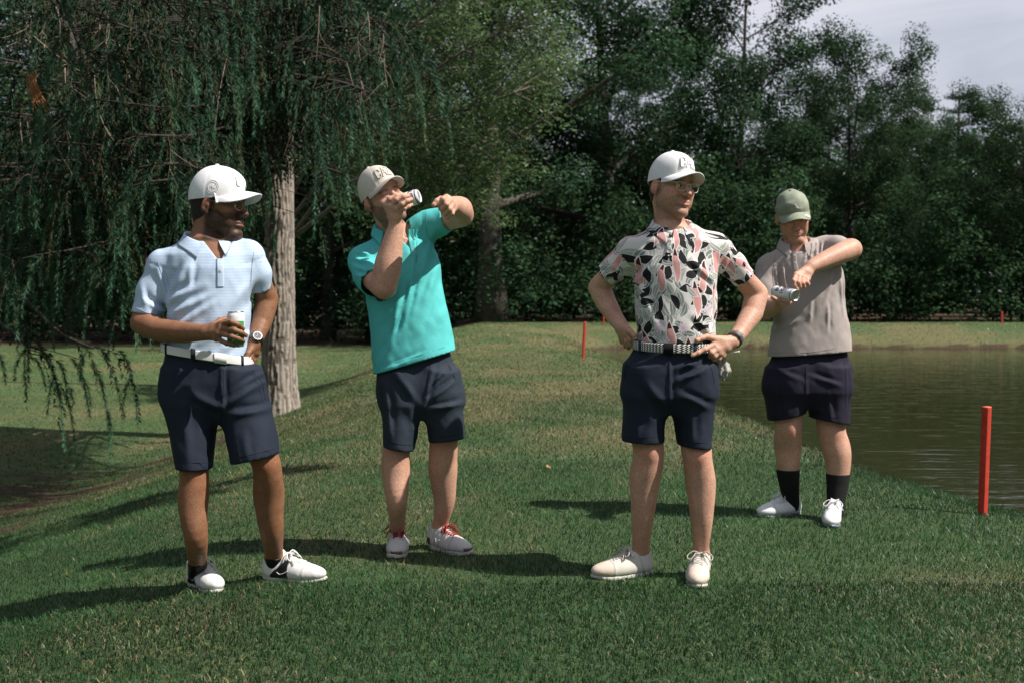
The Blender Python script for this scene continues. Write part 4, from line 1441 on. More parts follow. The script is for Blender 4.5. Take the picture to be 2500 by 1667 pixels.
        for sx in (-1, 1):                                                   # ears
            Re = R @ np.array(Matrix.Rotation(math.radians(sx * 22), 3, 'Z')) @ np.array(Matrix.Rotation(math.radians(-12), 3, 'X'))
            ec = np.array((sx * 0.082, -0.010, -0.006))
            g.ell(W(ec), np.array((0.0085, 0.019, 0.033)) * hs, Re, 0.006)
            g.ell(W(ec + (sx * 0.0085, 0.003, 0.003)), np.array((0.0075, 0.0115, 0.022)) * hs, Re, 0.004, 's')
            g.ell(W(ec + (sx * 0.001, 0.006, -0.002)), np.array((0.005, 0.006, 0.010)) * hs, Re, 0.004)
            g.ell(W(ec + (sx * 0.0005, 0.006, -0.028)), np.array((0.006, 0.008, 0.009)) * hs, Re, 0.005)
        g.rc(W((0, -0.030, -0.05)), nb, neck_r * 0.92, neck_r * 0.98, 0.02)
        g.rc(W((0, 0.028, -0.115)), nb + (unit(R[:, 1] * (1, 1, 0)) * 0.040), 0.014, 0.016, 0.025)
        for q in trap or []:
            g.rc(nb + (0, 0.01, -0.03), s.j(q[:3]) + (0, 0.01, -0.012), neck_r * 0.62, q[3] * 0.7, 0.03)
        if chest is not None and hasattr(s, 'torso_rows'):
            g.rows(s.torso_rows[:3], 0.05, -0.018)
        V, Q = g.surface(1)
        # colour of the face: beard, lips, brows in the head's own axes
        Lc = ((V - c) @ R) / hs
        x, y, z = np.abs(Lc[:, 0]), Lc[:, 1], Lc[:, 2]
        tint = np.ones((len(V), 3))
        nz = fbm2(Lc[:, 0] * 90 + Lc[:, 1] * 60, Lc[:, 2] * 90, 5, 2)
        flush = np.exp(-((x - 0.042) / 0.02) ** 2 - ((z + 0.022) / 0.02) ** 2) * (y > 0.04) + np.exp(-(x / 0.014) ** 2 - ((z + 0.03) / 0.014) ** 2) * (y > 0.09)
        ear = (x > 0.074) * (np.abs(y + 0.01) < 0.03) * (np.abs(z) < 0.04)
        tint *= 1 + (flush * 0.5 + ear * 0.45)[:, None] * np.array([0.15, -0.28, -0.30])
        lip = np.exp(-((z + 0.0668 + (x / 0.027) ** 2 * -up) / 0.0085) ** 4) * np.exp(-(x / 0.025) ** 6) * (y > 0.078)
        if beard:
            col, am, cheek = beard
            m = sstep(cheek + 0.012, cheek - 0.006, z - 0.55 * np.maximum(0, 0.05 - y) * 1.0 + 0.2 * (x - 0.04)) * sstep(-0.034, -0.014, y) * sstep(-0.150, -0.128, z)
            m = np.maximum(m, sstep(0.010, 0.0, np.abs(z + 0.0535)) * (x < 0.030) * (y > 0.075))
            side = sstep(0.012, 0.004, np.abs(y - 0.012)) * (x > 0.055) * (z > -0.06) * (z < 0.03)
            m = np.maximum(m * (1 - 0.92 * lip), side) * np.clip(0.55 + 0.9 * nz, 0, 1) * am
            tint = tint * (1 - m[:, None]) + np.array(col) * m[:, None]
        tint *= 1 + lip[:, None] * np.array([0.0, -0.22, -0.18])
        brw = np.exp(-((z - 0.0215 - 0.10 * (x - 0.03) * (x < 0.035) + 0.25 * np.maximum(x - 0.035, 0)) / 0.0052) ** 2) * sstep(0.010, 0.016, x) * sstep(0.056, 0.048, x) * (y > 0.05)
        tint *= 1 - brw[:, None] * 0.72
        lash = np.exp(-((z - (0.0005 if lids else 0.004)) / 0.0032) ** 2) * np.exp(-((x - 0.032) / 0.012) ** 4) * (y > 0.07)
        tint *= 1 - lash[:, None] * (0.75 if lids else 0.55)
        s.pieces.append((V, Q, tint))
        s.headgrid = g
        return W

    def eyes(s, iris, side=0.0):
        W, R, hs = s.hw, s.hR, s.hs
        for sx in (-1, 1):
            mb = MB()
            c = W((sx * 0.032, 0.0805, 0.0005)); r = 0.0122 * hs
            th = np.linspace(0, np.pi, 15); ph = np.arange(18) / 18 * 2 * np.pi
            look = unit(R[:, 1] - side * R[:, 0] - 0.12 * R[:, 2]); e1 = unit(np.cross(look, R[:, 2])); e2 = np.cross(e1, look)
            G = np.array([[c + r * (math.cos(t) * look + math.sin(t) * (math.cos(p) * e1 + math.sin(p) * e2)) for p in ph] for t in th])
            colr = np.array([(0.01, 0.01, 0.01) if t < 0.20 else iris if t < 0.48 else (0.62, 0.58, 0.55) for t in th])
            mb.grid(G, closed_v=True, tint=np.repeat(colr, 18, axis=0))
            s.mb(mb, 'eye', EYE)

    def hair(s, mat, low=-0.075, front=0.018, temple=0.03, fringe=False, vol=1.0):
        W, R, hs = s.hw, s.hR, s.hs
        g = Grid3(s.hc - 0.16, s.hc + 0.16, 0.0050)
        g.ell(W((0, -0.013, 0.034)), np.array((0.0795, 0.1015, 0.100)) * hs * vol, R, 0.02)
        g.ell(W((0, -0.050, -0.035)), np.array((0.058, 0.050, 0.056)) * hs, R, 0.03)

        def loc(X, Y, Z):
            return [((X - s.hc[0]) * R[0, i] + (Y - s.hc[1]) * R[1, i] + (Z - s.hc[2]) * R[2, i]) / hs for i in range(3)]

        def cut(X, Y, Z):
            x, y, z = loc(X, Y, Z)
            face = np.minimum(y - front - 0.35 * np.maximum(z - 0.02, 0), 0.25 - z)
            low_ = low - z - 0.25 * np.maximum(-y - 0.06, 0)
            ear = 0.030 - np.sqrt((y + 0.006) ** 2 + (z + 0.010) ** 2)
            behind = np.minimum(y + 0.022, -0.012 - z)
            return np.maximum(np.maximum(face, low_), np.maximum(ear, behind)) * hs
        g.displace(lambda X, Y, Z: 0.006 * (fbm2(X * 130 + Y * 90, Z * 110 + Y * 40, 7, 3) - 0.5))
        g.cutter(cut)
        V, Q = g.surface(0, 0.006)
        s.put('hair', V, Q, mat)

    def cap(s, mat, letters=None, tilt=0.0, ht=0.122, stitch=None, brim_curve=0.022, brim_len=0.074, base=0.028, arch=0.028, soft=0.0, patch=None, thread=None, fill=None, under=None):
        """peaked cap in the head's axes; tilt lowers the peak (degrees)"""
        R0, hs = s.hR, s.hs
        R = R0 @ np.array(Matrix.Rotation(math.radians(-tilt), 3, 'X'))
        o = s.hc + R0 @ (np.array([0, -0.010, 0.0]) * hs)
        W = lambda q: o + R @ (np.asarray(q, float) * hs)
        A, B = 0.0860, 0.1090

        def crown(th, t):
            """th: angle from the front, towards the person's left positive; t: 0 hem .. 1 button"""
            fr = max(0.0, math.cos(th)) ** 2
            prof = (1 - t ** (2.25 + 0.75 * fr)) ** (1 / (2.1 - 0.10 * fr)) if t < 1 else 0.0
            bulge = 1 + 0.02 * math.sin(math.pi * min(1, t * 1.1)) + 0.015 * fr * math.sin(math.pi * t)
            r = prof * bulge
            seam = 0
            for k in range(6):
                dth = (th - math.pi / 6 - k * math.pi / 3 + math.pi) % (2 * math.pi) - math.pi
                seam = max(seam, math.exp(-(dth / 0.035) ** 2))
            wr = soft * (0.5 * math.sin(5 * th + 7 * t) + math.sin(3 * th - 9 * t + 1)) * math.sin(math.pi * t) * 0.004
            dth = (th + math.pi) % (2 * math.pi) - math.pi
            zb = base + arch * math.exp(-(dth / 0.80) ** 2) - 0.007 * (1 - math.cos(th))
            z = zb + (base + ht - zb) * t + wr
            rr = r * (1 - 0.016 * seam * (t < 0.97)) + wr * 4
            return np.array([-math.sin(th) * A * rr, math.cos(th) * B * rr, z])
        nth, nt = 96, 22
        ths = np.linspace(0, 2 * np.pi, nth, endpoint=False); ts = 1 - (1 - np.linspace(0, 1, nt)) ** 1.5
        G = np.array([[W(crown(a, t)) for a in ths] for t in ts])
        inn = np.array([[W(crown(a, t) * (0.975, 0.975, 1) - (0, 0, 0.0)) for a in ths] for t in (0.0, 0.10)])
        cap_o = empty('cap', (0, 0, 0))
        cap_o.parent = s.root; cap_o.location = Vector([float(v) for v in -s.base])
        mb = MB().grid(G, closed_v=True)
        mb.grid(np.array([inn[1], inn[0], G[0]]), closed_v=True)
        s.mb(mb, 'crown', mat, cap_o)
        # peak
        n, m = 31, 12
        a0 = math.radians(70)
        top, bot = [], []
        for i in range(n):
            u = -1 + 2 * i / (n - 1)
            th = u * a0
            c0 = crown(th, 0.0)
            row = []
            for j in range(m):
                v = j / (m - 1)
                ext = brim_len * (1 - abs(u) ** 2.6) ** 0.62 * v
                x = c0[0] * (1 + 0.02 * v) + 0.10 * ext * (1 if c0[0] > 0 else -1) * abs(u)
                y = c0[1] + ext
                z = c0[2] + 0.001 - brim_curve * (x / 0.075) ** 2 * v - 0.10 * ext - 0.003 * v * v
                row.append((x, y, z))
            top.append(row)
        top = np.array(top)
        th_ = np.array([0, 0, 0.0028])
        Tw = np.array([[W(q) for q in r] for r in top]); Bw = np.array([[W(q - th_) for q in r] for r in top])
        b = MB().grid(Tw)
        b.grid(np.stack([Tw[:, -1], Bw[:, -1]], 1))
        s.mb(b, 'peak', mat, cap_o)
        s.mb(MB().grid(Bw[:, ::-1]), 'peak_lining', under or mat, cap_o)
        bt = MB(); c = W(crown(0, 1.0) + (0, 0, 0.0))
        pr = [(0.0, 0.006), (0.005, 0.0055), (0.0085, 0.003), (0.0095, -0.002)]
        Gb = np.array([[c + R @ (np.array([r * math.cos(a), r * math.sin(a), z]) * hs) for a in np.arange(14) / 14 * 2 * np.pi] for r, z in pr])
        bt.grid(Gb, closed_v=True)
        s.mb(bt, 'button', mat, cap_o)

        def strokes(paths, w, off, name, m, th0=0.0, t0=0.5, sc=0.05):
            q = MB()
            for path in paths:
                path = np.array(path, float)
                u = np.linspace(0, len(path) - 1, max(2, (len(path) - 1) * 3 + 1))
                pp = np.stack([np.interp(u, np.arange(len(path)), path[:, k]) for k in range(2)], -1)
                tg = np.gradient(pp, axis=0); tg /= np.linalg.norm(tg, axis=1, keepdims=True) + 1e-9
                pp[0] -= tg[0] * w / sc * 0.9; pp[-1] += tg[-1] * w / sc * 0.9
                nn = np.stack([-tg[:, 1], tg[:, 0]], -1) * (w / sc)
                rows_ = []
                for lat, hgt in ((-1, 0.0), (-0.9, 1.0), (0.9, 1.0), (1, 0.0)):
                    r_ = []
                    for p2 in pp + nn * lat:
                        th = th0 + p2[0] * sc / 0.095; t = t0 + p2[1] * sc / 0.105
                        t = min(max(t, 0.02), 0.93)
                        a = crown(th, t); e = 0.01
                        dn = np.cross(crown(th + e, t) - a, crown(th, min(t + e, 0.99)) - a); dn /= np.linalg.norm(dn) + 1e-12
                        if dn @ np.array([a[0], a[1], 0.02]) < 0:
                            dn = -dn
                        r_.append(W(a + dn * (off * hgt + 0.0002)))
                    rows_.append(r_)
                q.grid(np.array(rows_))
            s.mb(q, name, m, cap_o)
        if letters:
            for i, (L_, cx) in enumerate(letters):
                for w, off, nm, m in ((0.0040, 0.0016, 'letter_outline', thread), (0.0027, 0.0028, 'letter', fill)):
                    strokes([[(x + cx, y) for x, y in st] for st in GLYPH[L_]], w, off, nm, m, 0.0, 0.42, 0.024)
        if patch:
            th0, t0, rad = patch
            circ = [(math.cos(a), math.sin(a)) for a in np.linspace(0, 2 * np.pi, 25)]
            strokes([circ], 0.0007, 0.0010, 'round_emblem', thread, th0, t0, rad)
            strokes([[(0.72 * x, 0.72 * y) for x, y in circ]], 0.0006, 0.0010, 'round_emblem', thread, th0, t0, rad)
            mk = [[(-0.4, -0.3), (-0.1, 0.35), (0.1, -0.1), (0.4, 0.3)], [(-0.35, 0.1), (0.4, -0.25)], [(0, 0.45), (0, -0.45)]]
            tx = [[(0.86 * math.cos(a) - 0.05, 0.86 * math.sin(a) - 0.05), (0.86 * math.cos(a) + 0.04, 0.86 * math.sin(a) + 0.05)] for a in np.linspace(0, 2 * np.pi, 17)[:-1]]
            strokes(mk + tx, 0.0006, 0.0009, 'emblem_stitching', thread, th0, t0, rad)
        s.capW, s.cap_crown, s.cap_o, s.cap_strokes = W, crown, cap_o, strokes
        return cap_o

    def collar(s, c, yaw, a, b, mat, lean=(0, 0), stand=0.030, fall=0.046, tip=0.030, open_=0.42, drop=0.040, name='collar', parent=None, attr=None):
        """turned-down collar round the neck; c neck point, yaw body direction, open_ half opening at the front (radians)"""
        cw = s.j(c)
        yw = math.radians(yaw)
        f = np.array([math.sin(yw), -math.cos(yw), 0]); r = np.array([-math.cos(yw), -math.sin(yw), 0]); u = unit(np.array([lean[0], lean[1], 1.0]))
        n = 49
        rows_ = []
        for i in range(n):
            w = i / (n - 1)
            al = open_ + (2 * math.pi - 2 * open_) * w
            fr = (1 + math.cos(al)) / 2                        # 1 at the front
            e = np.array(math.sin(al) * a * r + math.cos(al) * b * f)
            eo = unit(math.sin(al) * b * r + math.cos(al) * a * f)
            front = fr ** 3
            z0 = -drop * fr ** 1.5
            st = stand * (1.05 - 0.35 * front)
            tp = max(0.0, 1 - min(w, 1 - w) / 0.10)
            fl = fall * (1.0 + 0.12 * front) + tip * tp ** 1.5
            spread = 0.014 + 0.010 * front
            base = cw + e + u * z0
            side = unit(np.cross(u, eo)) * (1 if w < 0.5 else -1)
            p = [base + eo * 0.002, base + u * st * 0.6 - eo * 0.001, base + u * st + eo * 0.001, base + u * (st + 0.003) + eo * 0.006, base + u * (st - 0.002) + eo * 0.011,
                 base + u * (st - fl * 0.45) + eo * (0.012 + spread * 0.6), base + u * (st - fl * 0.8) + eo * (0.012 + spread) + side * -0.008 * tp, base + u * (st - fl) + eo * (0.012 + spread * 1.15) + side * -0.012 * tp]
            p += [p[7] - eo * 0.003, p[6] - eo * 0.0035]
            rows_.append(p)
        G = np.array(rows_)
        if hasattr(s, 'sg'):
            g = s.sg
            for k, gap in ((4, 0.004), (5, 0.0045), (6, 0.005), (7, 0.0045), (8, 0.0022), (9, 0.0022)):
                V = G[:, k].copy()
                for _ in range(7):
                    Fv = g.interp(g.F, V)
                    gr = np.stack([g.interp(g.F, V + e) - g.interp(g.F, V - e) for e in np.eye(3) * g.h], -1)
                    ln = np.linalg.norm(gr, axis=1, keepdims=True)
                    mv = np.clip(gap - Fv, 0, 0.012)
                    ok = (ln[:, 0] < 1) & (ln[:, 0] > 1e-4)
                    V = V + np.where(ok, mv, 0)[:, None] * gr / (ln + 1e-9)
                for _ in range(7):
                    V[1:-1] = 0.25 * V[:-2] + 0.5 * V[1:-1] + 0.25 * V[2:]
                G[:, k] = V
        mb = MB()
        at = {}
        if attr is not None:
            V = G.reshape(-1, 3)
            at = dict(uvw=attr(V, G.shape))
        mb.grid(G, **at)
        return s.mb(mb, name, mat, parent)

    # -- clothes -----------------------------------------------------------
    def set_torso(s, rows_):
        out = []
        for y, xl, xr, b, *dd in rows_:
            dd = dd[0] if dd else 0.0
            p, q = P(xl, y, s.D + dd), P(xr, y, s.D + dd)
            out.append((p[2], (p[0] + q[0]) / 2, (p[1] + q[1]) / 2, (q[0] - p[0]) / 2, b))
        return out

    def shirt(s, rows_, traps, sleeves, hem, neck_hole, vneck, mat, folds=None, noise=0.006, h=0.0058, neckr=0.072, ns=7.0, seam=True):
        """sleeves: list of (points (x,y,r m,dd), end direction scale)"""
        s.torso_rows = R = s.set_torso(rows_)
        allp = [np.array([r[1] - r[3], r[2] - r[4], r[0]]) for r in R] + [np.array([r[1] + r[3], r[2] + r[4], r[0]]) for r in R]
        sl = []
        for pts in sleeves:
            sl.append([(s.j((q[0], q[1], q[3])), q[2]) for q in pts])
            allp += [p + d for p, r in sl[-1] for d in (-r - 0.03, r + 0.03)]
        tr = [(s.j(q[:3]), q[3]) for q in traps]
        nb = s.j(neck_hole)
        allp += [p + d for p, r in tr for d in (-r - 0.02, r + 0.02)]
        g = Grid3(np.min(allp, 0) - 0.03, np.max(allp, 0) + 0.03, h)
        g.rows(R, 0.03)
        for p, r in tr:
            g.rc(nb + (0, 0.008, -0.035), p, 0.060, r, 0.05)
        cuts = []
        for pts in sl:
            for (a, ra), (b, rb) in zip(pts[:-2], pts[1:-1]):
                g.rc(a, b, ra, rb, 0.05)
            (a, ra), (b, rb) = pts[-2], pts[-1]
            d = unit(b - a); L_ = float(np.linalg.norm(b - a))

            def flat_end(X, Y, Z):
                x, y, z = X - a[0], Y - a[1], Z - a[2]
                t = x * d[0] + y * d[1] + z * d[2]
                tc = np.clip(t, 0, L_ + 0.06)
                q = np.sqrt((x - tc * d[0]) ** 2 + (y - tc * d[1]) ** 2 + (z - tc * d[2]) ** 2)
                return np.maximum(q - (ra + (rb - ra) * np.minimum(tc / L_, 1.0)), t - L_ - 0.012)
            g.op(flat_end, np.minimum(a, b) - max(ra, rb) - 0.02, np.maximum(a, b) + max(ra, rb) + 0.02, 0.03)
            cuts.append((b, d, rb))
        g.F += 0.003
        rnd = lambda X, Y, Z: noise * (fbm2(X * ns + 2.1 * Y, Z * ns * 0.8 + 1.7 * Y + 0.8 * X * ns, 13, 3) - 0.5) * 2.0 + noise * 0.85 * (fbm2(X * ns * 3.2 + 5 * Y, Z * ns * 2.2 - X * ns * 1.5, 29, 2) - 0.5)
        g.displace(rnd)
        if folds:
            g.displace(creases(folds, s.D))
        if seam:                                             # the armhole seam: a shallow groove
            for pts in sl:
                a, d = pts[0][0], unit(pts[1][0] - pts[0][0])
                fn = halfspace(a + d * 0.008, d)
                g.displace(lambda X, Y, Z: 0.0018 * np.exp(-(fn(X, Y, Z) / 0.004) ** 2) * (np.sqrt((X - a[0]) ** 2 + (Y - a[1]) ** 2 + (Z - a[2]) ** 2) < 0.13))
        hl = below_line(s.j((*hem[0], -0.14)), s.j((*hem[1], -0.06)))
        arms = cuts

        def hemcut(X, Y, Z):
            v = hl(X, Y, Z)
            return v
        zlo, xlo, xhi = min(r[0] for r in R), min(r[1] - r[3] for r in R), max(r[1] + r[3] for r in R)
        g.cutter(hemcut, (-1e9, -1e9, -1e9), (1e9, 1e9, max(s.j(hem[0])[2], s.j(hem[1])[2]) + 0.02))
        for b, d, rb in cuts:
            fn = halfspace(b, d)
            g.cutter(lambda X, Y, Z: np.minimum(np.minimum(fn(X, Y, Z), 0.030 - fn(X, Y, Z)), rb + 0.022 - np.sqrt(np.maximum((X - b[0]) ** 2 + (Y - b[1]) ** 2 + (Z - b[2]) ** 2 - fn(X, Y, Z) ** 2, 0))), b - rb - 0.06, b + rb + 0.06)
        W0 = s.hw((0, -0.02, -0.05))
        ax = unit(W0 - nb)

        def hole(X, Y, Z):
            x, y, z = X - nb[0], Y - nb[1], Z - nb[2]
            t = x * ax[0] + y * ax[1] + z * ax[2]
            q = np.sqrt((x - t * ax[0]) ** 2 + (y - t * ax[1]) ** 2 + (z - t * ax[2]) ** 2)
            return np.minimum(neckr - q, t + 0.05)
        g.cutter(hole, nb - 0.13, nb + 0.13)
        vp = in_poly([s.j((*q, -0.11)) for q in vneck])
        g.cutter(lambda X, Y, Z: np.minimum(vp(X, Y, Z), s.D - Y), nb - 0.22, nb + 0.16)
        V, Q = g.surface(1, 0.005)
        s.sg = g
        # print coordinates: wrapped round trunk and sleeves
        Rr = np.array(sorted(R, key=lambda q: q[0]))
        cx, cy = np.interp(V[:, 2], Rr[:, 0], Rr[:, 1]), np.interp(V[:, 2], Rr[:, 0], Rr[:, 2])
        u = np.arctan2(V[:, 0] - cx, -(V[:, 1] - cy)) * 0.16
        v = V[:, 2].copy()
        reg = np.zeros(len(V))
        for i, pts in enumerate(sl):
            a, b = pts[0][0], pts[-1][0]; d = unit(b - a)
            e1 = unit(np.cross(d, (0.1, 1, 0.1))); e2 = np.cross(d, e1)
            t = (V - a) @ d
            q = np.linalg.norm(V - a - t[:, None] * d, axis=1)
            m = (t > 0.012) & (q < max(r for _, r in pts) + 0.03)
            u = np.where(m, np.arctan2((V - a) @ e1, (V - a) @ e2) * 0.065 + 0.7 * (i + 1), u)
            v = np.where(m, a[2] - t, v)
            reg = np.where(m, 1.0 + i, reg)
        s.shirt_o = s.put('shirt', V, Q, mat, {'uvw': np.stack([u, v, reg], -1)})
        return g

    def on_shirt(s, x, y, off=0.001, g=None):
        p = s.j((x, y, 0))
        for _ in range(3):
            yy = (g or s.sg).front(p[0], p[2])
            p = P(x, y, s.D + (yy - P(x, y, s.D)[1]) / CP)
        p[1] -= off
        return p

    def placket(s, path, half, mat, buttons, bmat, thick=0.003):
        """strip of cloth down the front with its buttons"""
        mb = MB()
        path = np.array(path, float)
        u = np.linspace(0, len(path) - 1, 14)
        pp = np.stack([np.interp(u, np.arange(len(path)), path[:, k]) for k in range(2)], -1)
        G = []
        for x, y in pp:
            row = []
            for k, off in ((-1.0, -0.001), (-0.92, thick), (-0.5, thick + 0.0004), (0.5, thick + 0.0004), (0.92, thick), (1.0, -0.001)):
                row.append(s.on_shirt(x + k * half, y, off))
            G.append(row)
        G = np.array(G)
        mb.grid(G, uvw=np.stack([G[..., 0].ravel(), G[..., 2].ravel(), 0 * G[..., 0].ravel()], -1))
        pl = s.mb(mb, 'placket', mat, s.shirt_o)
        for x, y in buttons:
            b = MB(); c = s.on_shirt(x, y, thick + 0.0012)
            pr = [(0.0, 0.0007), (0.0028, 0.0007), (0.0036, 0.0018), (0.0050, 0.0014), (0.0054, 0.0)]
            a = np.arange(12) / 12 * 2 * np.pi
            b.grid(np.array([[c + np.array([r * math.cos(t), -z, r * math.sin(t)]) for t in a] for r, z in pr]), closed_v=True)
            s.mb(b, 'button', bmat, s.shirt_o)
        return pl

    def shorts(s, pelvis, legs, mat, folds=None, noise=0.006, h=0.0062, loops=None, belt=None, ns=8.0, waist=None):
        R = s.set_torso(pelvis)
        LR = [s.set_torso(l[0]) for l in legs]
        for l in LR:
            z, cx, cy, a, b = l[0]
            l.insert(0, (z + 0.10, cx, 0.5 * (cy + R[1][2]), a - 0.016, b * 0.96))
        z, cx, cy, a, b = R[-1]
        R.append((z - 0.075, cx, cy, a * 0.62, b * 0.60))
        allr = R + sum(LR, [])
        lo = np.min([(r[1] - r[3], r[2] - r[4], r[0]) for r in allr], 0) - 0.03; hi = np.max([(r[1] + r[3], r[2] + r[4], r[0]) for r in allr], 0) + 0.03
        g = Grid3(lo, hi, h)
        for l in LR:
            g.rows(l, 0.010, 0.0, 2.15)
        g.rows(R, 0.05)
        g.F += 0.0085
        g.displace(lambda X, Y, Z: noise * (fbm2(X * ns + 3 * Y, Z * ns * 0.7 + 2 * Y, 17, 3) - 0.5) * 2 + 0.0042 * (fbm2(X * 26, Z * 17 + X * 9, 3, 2) - 0.5))
        if folds:
            g.displace(creases(folds, s.D))
        xm = 0.5 * (s.j(legs[0][1][1])[0] + s.j(legs[1][1][0])[0])
        for li, (l, (rows_, hem)) in enumerate(zip(LR, legs)):
            fn = below_line(s.j((*hem[0], -0.09)), s.j((*hem[1], -0.09)))
            mx = np.mean([r[1] for r in l[:1]]) ; w = max(r[3] for r in l) + 0.02
            cx = l[-1][1]
            g.cutter(fn, (-1e9 if li == 0 else xm, -1e9, -1e9), (xm if li == 0 else 1e9, 1e9, max(s.j(hem[0])[2], s.j(hem[1])[2]) + 0.03))
        if waist:
            wl = below_line(s.j((*waist[0], -0.08)), s.j((*waist[1], -0.08)))
            g.cutter(lambda X, Y, Z: -wl(X, Y, Z))
        else:
            g.cutter(lambda X, Y, Z: Z - max(r[0] for r in R) + 0.012 + 0 * X + 0 * Y)
        V, Q = g.surface(1, 0.005)
        s.pg = g
        s.shorts_o = s.put('shorts', V, Q, mat)
        s.pelvis = R
        return g

    def seam(s, paths, mat, g, parent, r=0.0010, name='seam'):
        for path in paths:
            pa = np.array(path, float)
            u = np.linspace(0, len(pa) - 1, max(8, 7 * (len(pa) - 1)))
            pa = np.stack([np.interp(u, np.arange(len(pa)), pa[:, k]) for k in range(2)], -1)
            pts = np.array([s.on_shirt(x, y, 0.0011, g) for x, y in pa])
            jump = np.abs(np.diff(pts[:, 1])) > 0.03
            if jump.any():
                pts = pts[:int(np.argmax(jump)) + 1]
            if len(pts) > 3:
                pts[1:-1] = 0.25 * pts[:-2] + 0.5 * pts[1:-1] + 0.25 * pts[2:]
                q = MB(); q.tube(pts, r, 5); s.mb(q, name, mat, parent)

    def belt(s, line, width, mat, grow=0.004, thick=0.003, uv=False, buckle=None, bmat=None, loops=(), lmat=None):
        """line: (x, y) photograph points of the middle of the belt across the front; runs round the waist"""
        R = np.array(sorted(s.pelvis + getattr(s, 'torso_rows', []), key=lambda q: q[0]))
        line = [(x, y, -0.10) for x, y in line]
        a, b = s.j(line[0]), s.j(line[-1])
        mb = MB()
        n = 96
        sl = (b[2] - a[2]) / (b[0] - a[0])
        f = lambda z, i: np.interp(z, R[:, 0], R[:, i])
        G, UV = [], []
        hw = width / 2
        mid = s.j(line[len(line) // 2])
        sag = mid[2] - (a[2] + sl * (mid[0] - a[0]))
        def pt(al, w, off):
            z = (a[2] + b[2]) / 2
            for _ in range(3):
                cx, cy, hx, hy = (f(z, i) for i in (1, 2, 3, 4))
                e = 2 / 2.35
                x = cx + (hx + off) * math.copysign(abs(math.sin(al)) ** e, math.sin(al)); y = cy - (hy + off) * math.copysign(abs(math.cos(al)) ** e, math.cos(al))
                z = a[2] + sl * (x - a[0]) + sag * max(0.0, math.cos(al))
            return np.array([x, y, z + w])
        als = np.linspace(-math.pi, math.pi, n, endpoint=False)
        for al in als:
            G.append([pt(al, hw, grow - 0.006), pt(al, hw, grow + thick * 0.8), pt(al, hw * 0.8, grow + thick), pt(al, -hw * 0.8, grow + thick), pt(al, -hw, grow + thick * 0.8), pt(al, -hw, grow - 0.006)])
            UV.append([(al * 0.14, w, 0) for w in (hw, hw, hw * 0.8, -hw * 0.8, -hw, -hw)])
        mb.grid(np.array(G), closed_u=True, uvw=np.array(UV).reshape(-1, 3))
        bo = s.mb(mb, 'belt', mat)
        def plate(al0, al1, h2, off, name, m, th=0.003):
            q = MB()
            A_ = np.linspace(al0, al1, 7)
            q.grid(np.array([[pt(t, h2, off - 0.004), pt(t, h2, off + th), pt(t, -h2, off + th), pt(t, -h2, off - 0.004)] for t in A_]))
            for t in (A_[0], A_[-1]):
                q.grid(np.array([[pt(t, h2, off - 0.004), pt(t, h2, off + th)], [pt(t, -h2, off - 0.004), pt(t, -h2, off + th)]]))
            return s.mb(q, name, m, bo if name != 'belt_loop' else s.shorts_o)
        def al_of(x):
            X = s.j((x, line[0][1], -0.10))[0]
            aa = np.linspace(-1.5, 1.5, 301)
            xs = [pt(t, 0, grow)[0] for t in aa]
            return float(np.interp(X, xs, aa))
        if buckle:
            plate(al_of(buckle[0]), al_of(buckle[1]), hw * 1.18, grow + thick + 0.001, 'buckle', bmat, 0.003)
        for x in loops:
            al = al_of(x)
            plate(al - 0.035, al + 0.035, hw * 1.25, grow + thick + 0.0005, 'belt_loop', lmat, 0.0022)
        s.belt_pt, s.belt_al = pt, al_of
        return bo

    def sock(s, pts, mat, ytop, foot=None):
        g, p, r = s.limb(pts, 0.0042, 0.0055, foot=foot)
        z = s.j((pts[0][0], ytop, pts[2][3]))[2]
        g.cutter(lambda X, Y, Z: Z - z + 0 * X + 0 * Y)
        g.displace(lambda X, Y, Z: 0.0022 * (fbm2(X * 30 + Y * 30, Z * 40, 3, 2) - 0.5))
        V, Q = g.surface(1, 0.004)
        s.put('sock', V, Q, mat)

    def shoe_frame(s, heel, toe, L_=0.285, lift=-0.008):
        heel, toe = np.asarray(heel, float), np.asarray(toe, float)
        f = toe - heel; f[2] = 0; f = unit(f)
        slope = (toe[2] - heel[2]) / max(np.linalg.norm((toe - heel)[:2]), 0.05)
        f = unit(f + np.array([0, 0, np.clip(slope, -0.25, 0.25)]))
        xx = unit(np.cross(f, (0, 0, 1))); up = np.cross(xx, f)
        R = np.stack([xx, f, up], 1)
        o = heel + np.array([0, 0, lift])
        k = L_ / 0.292
        return lambda q: o + (np.asarray(q, float) * k) @ R.T

    def shoe(s, heel, toe, mat, sole_mat, lace_mat, side=1, tint=None, L_=0.292, tongue_mat=None, bow=1, mark=None, mark_mat=None, lift=0.0, sole_h=0.024, wide=1.0, lining=None):
        """heel, toe: ground points"""
        Wl = s.shoe_frame(heel, toe, L_)
        g = Grid3((-0.075, -0.03, -0.01), (0.075, 0.32, 0.17), 0.0042)
        bend = lambda y: 0.010 * side * np.sin(np.clip(y, 0, 0.3) / 0.3 * np.pi)
        w = wide
        g.ell((bend(0.21), 0.212, 0.040), (0.047 * w, 0.078, 0.036), None, 0.02)
        g.ell((bend(0.15), 0.150, 0.046), (0.045 * w, 0.085, 0.043), None, 0.03)
        g.ell((bend(0.06), 0.062, 0.052), (0.037 * w, 0.062, 0.052), None, 0.03)
        g.rc((bend(0.17), 0.175, 0.058), (0, 0.088, 0.094), 0.022, 0.030, 0.03)
        g.rc((0, 0.050, 0.050), (0, 0.044, 0.100), 0.038 * w, 0.036, 0.02)
        g.ell((0, 0.046, 0.130), (0.0285, 0.040, 0.048), None, 0.008, 's')
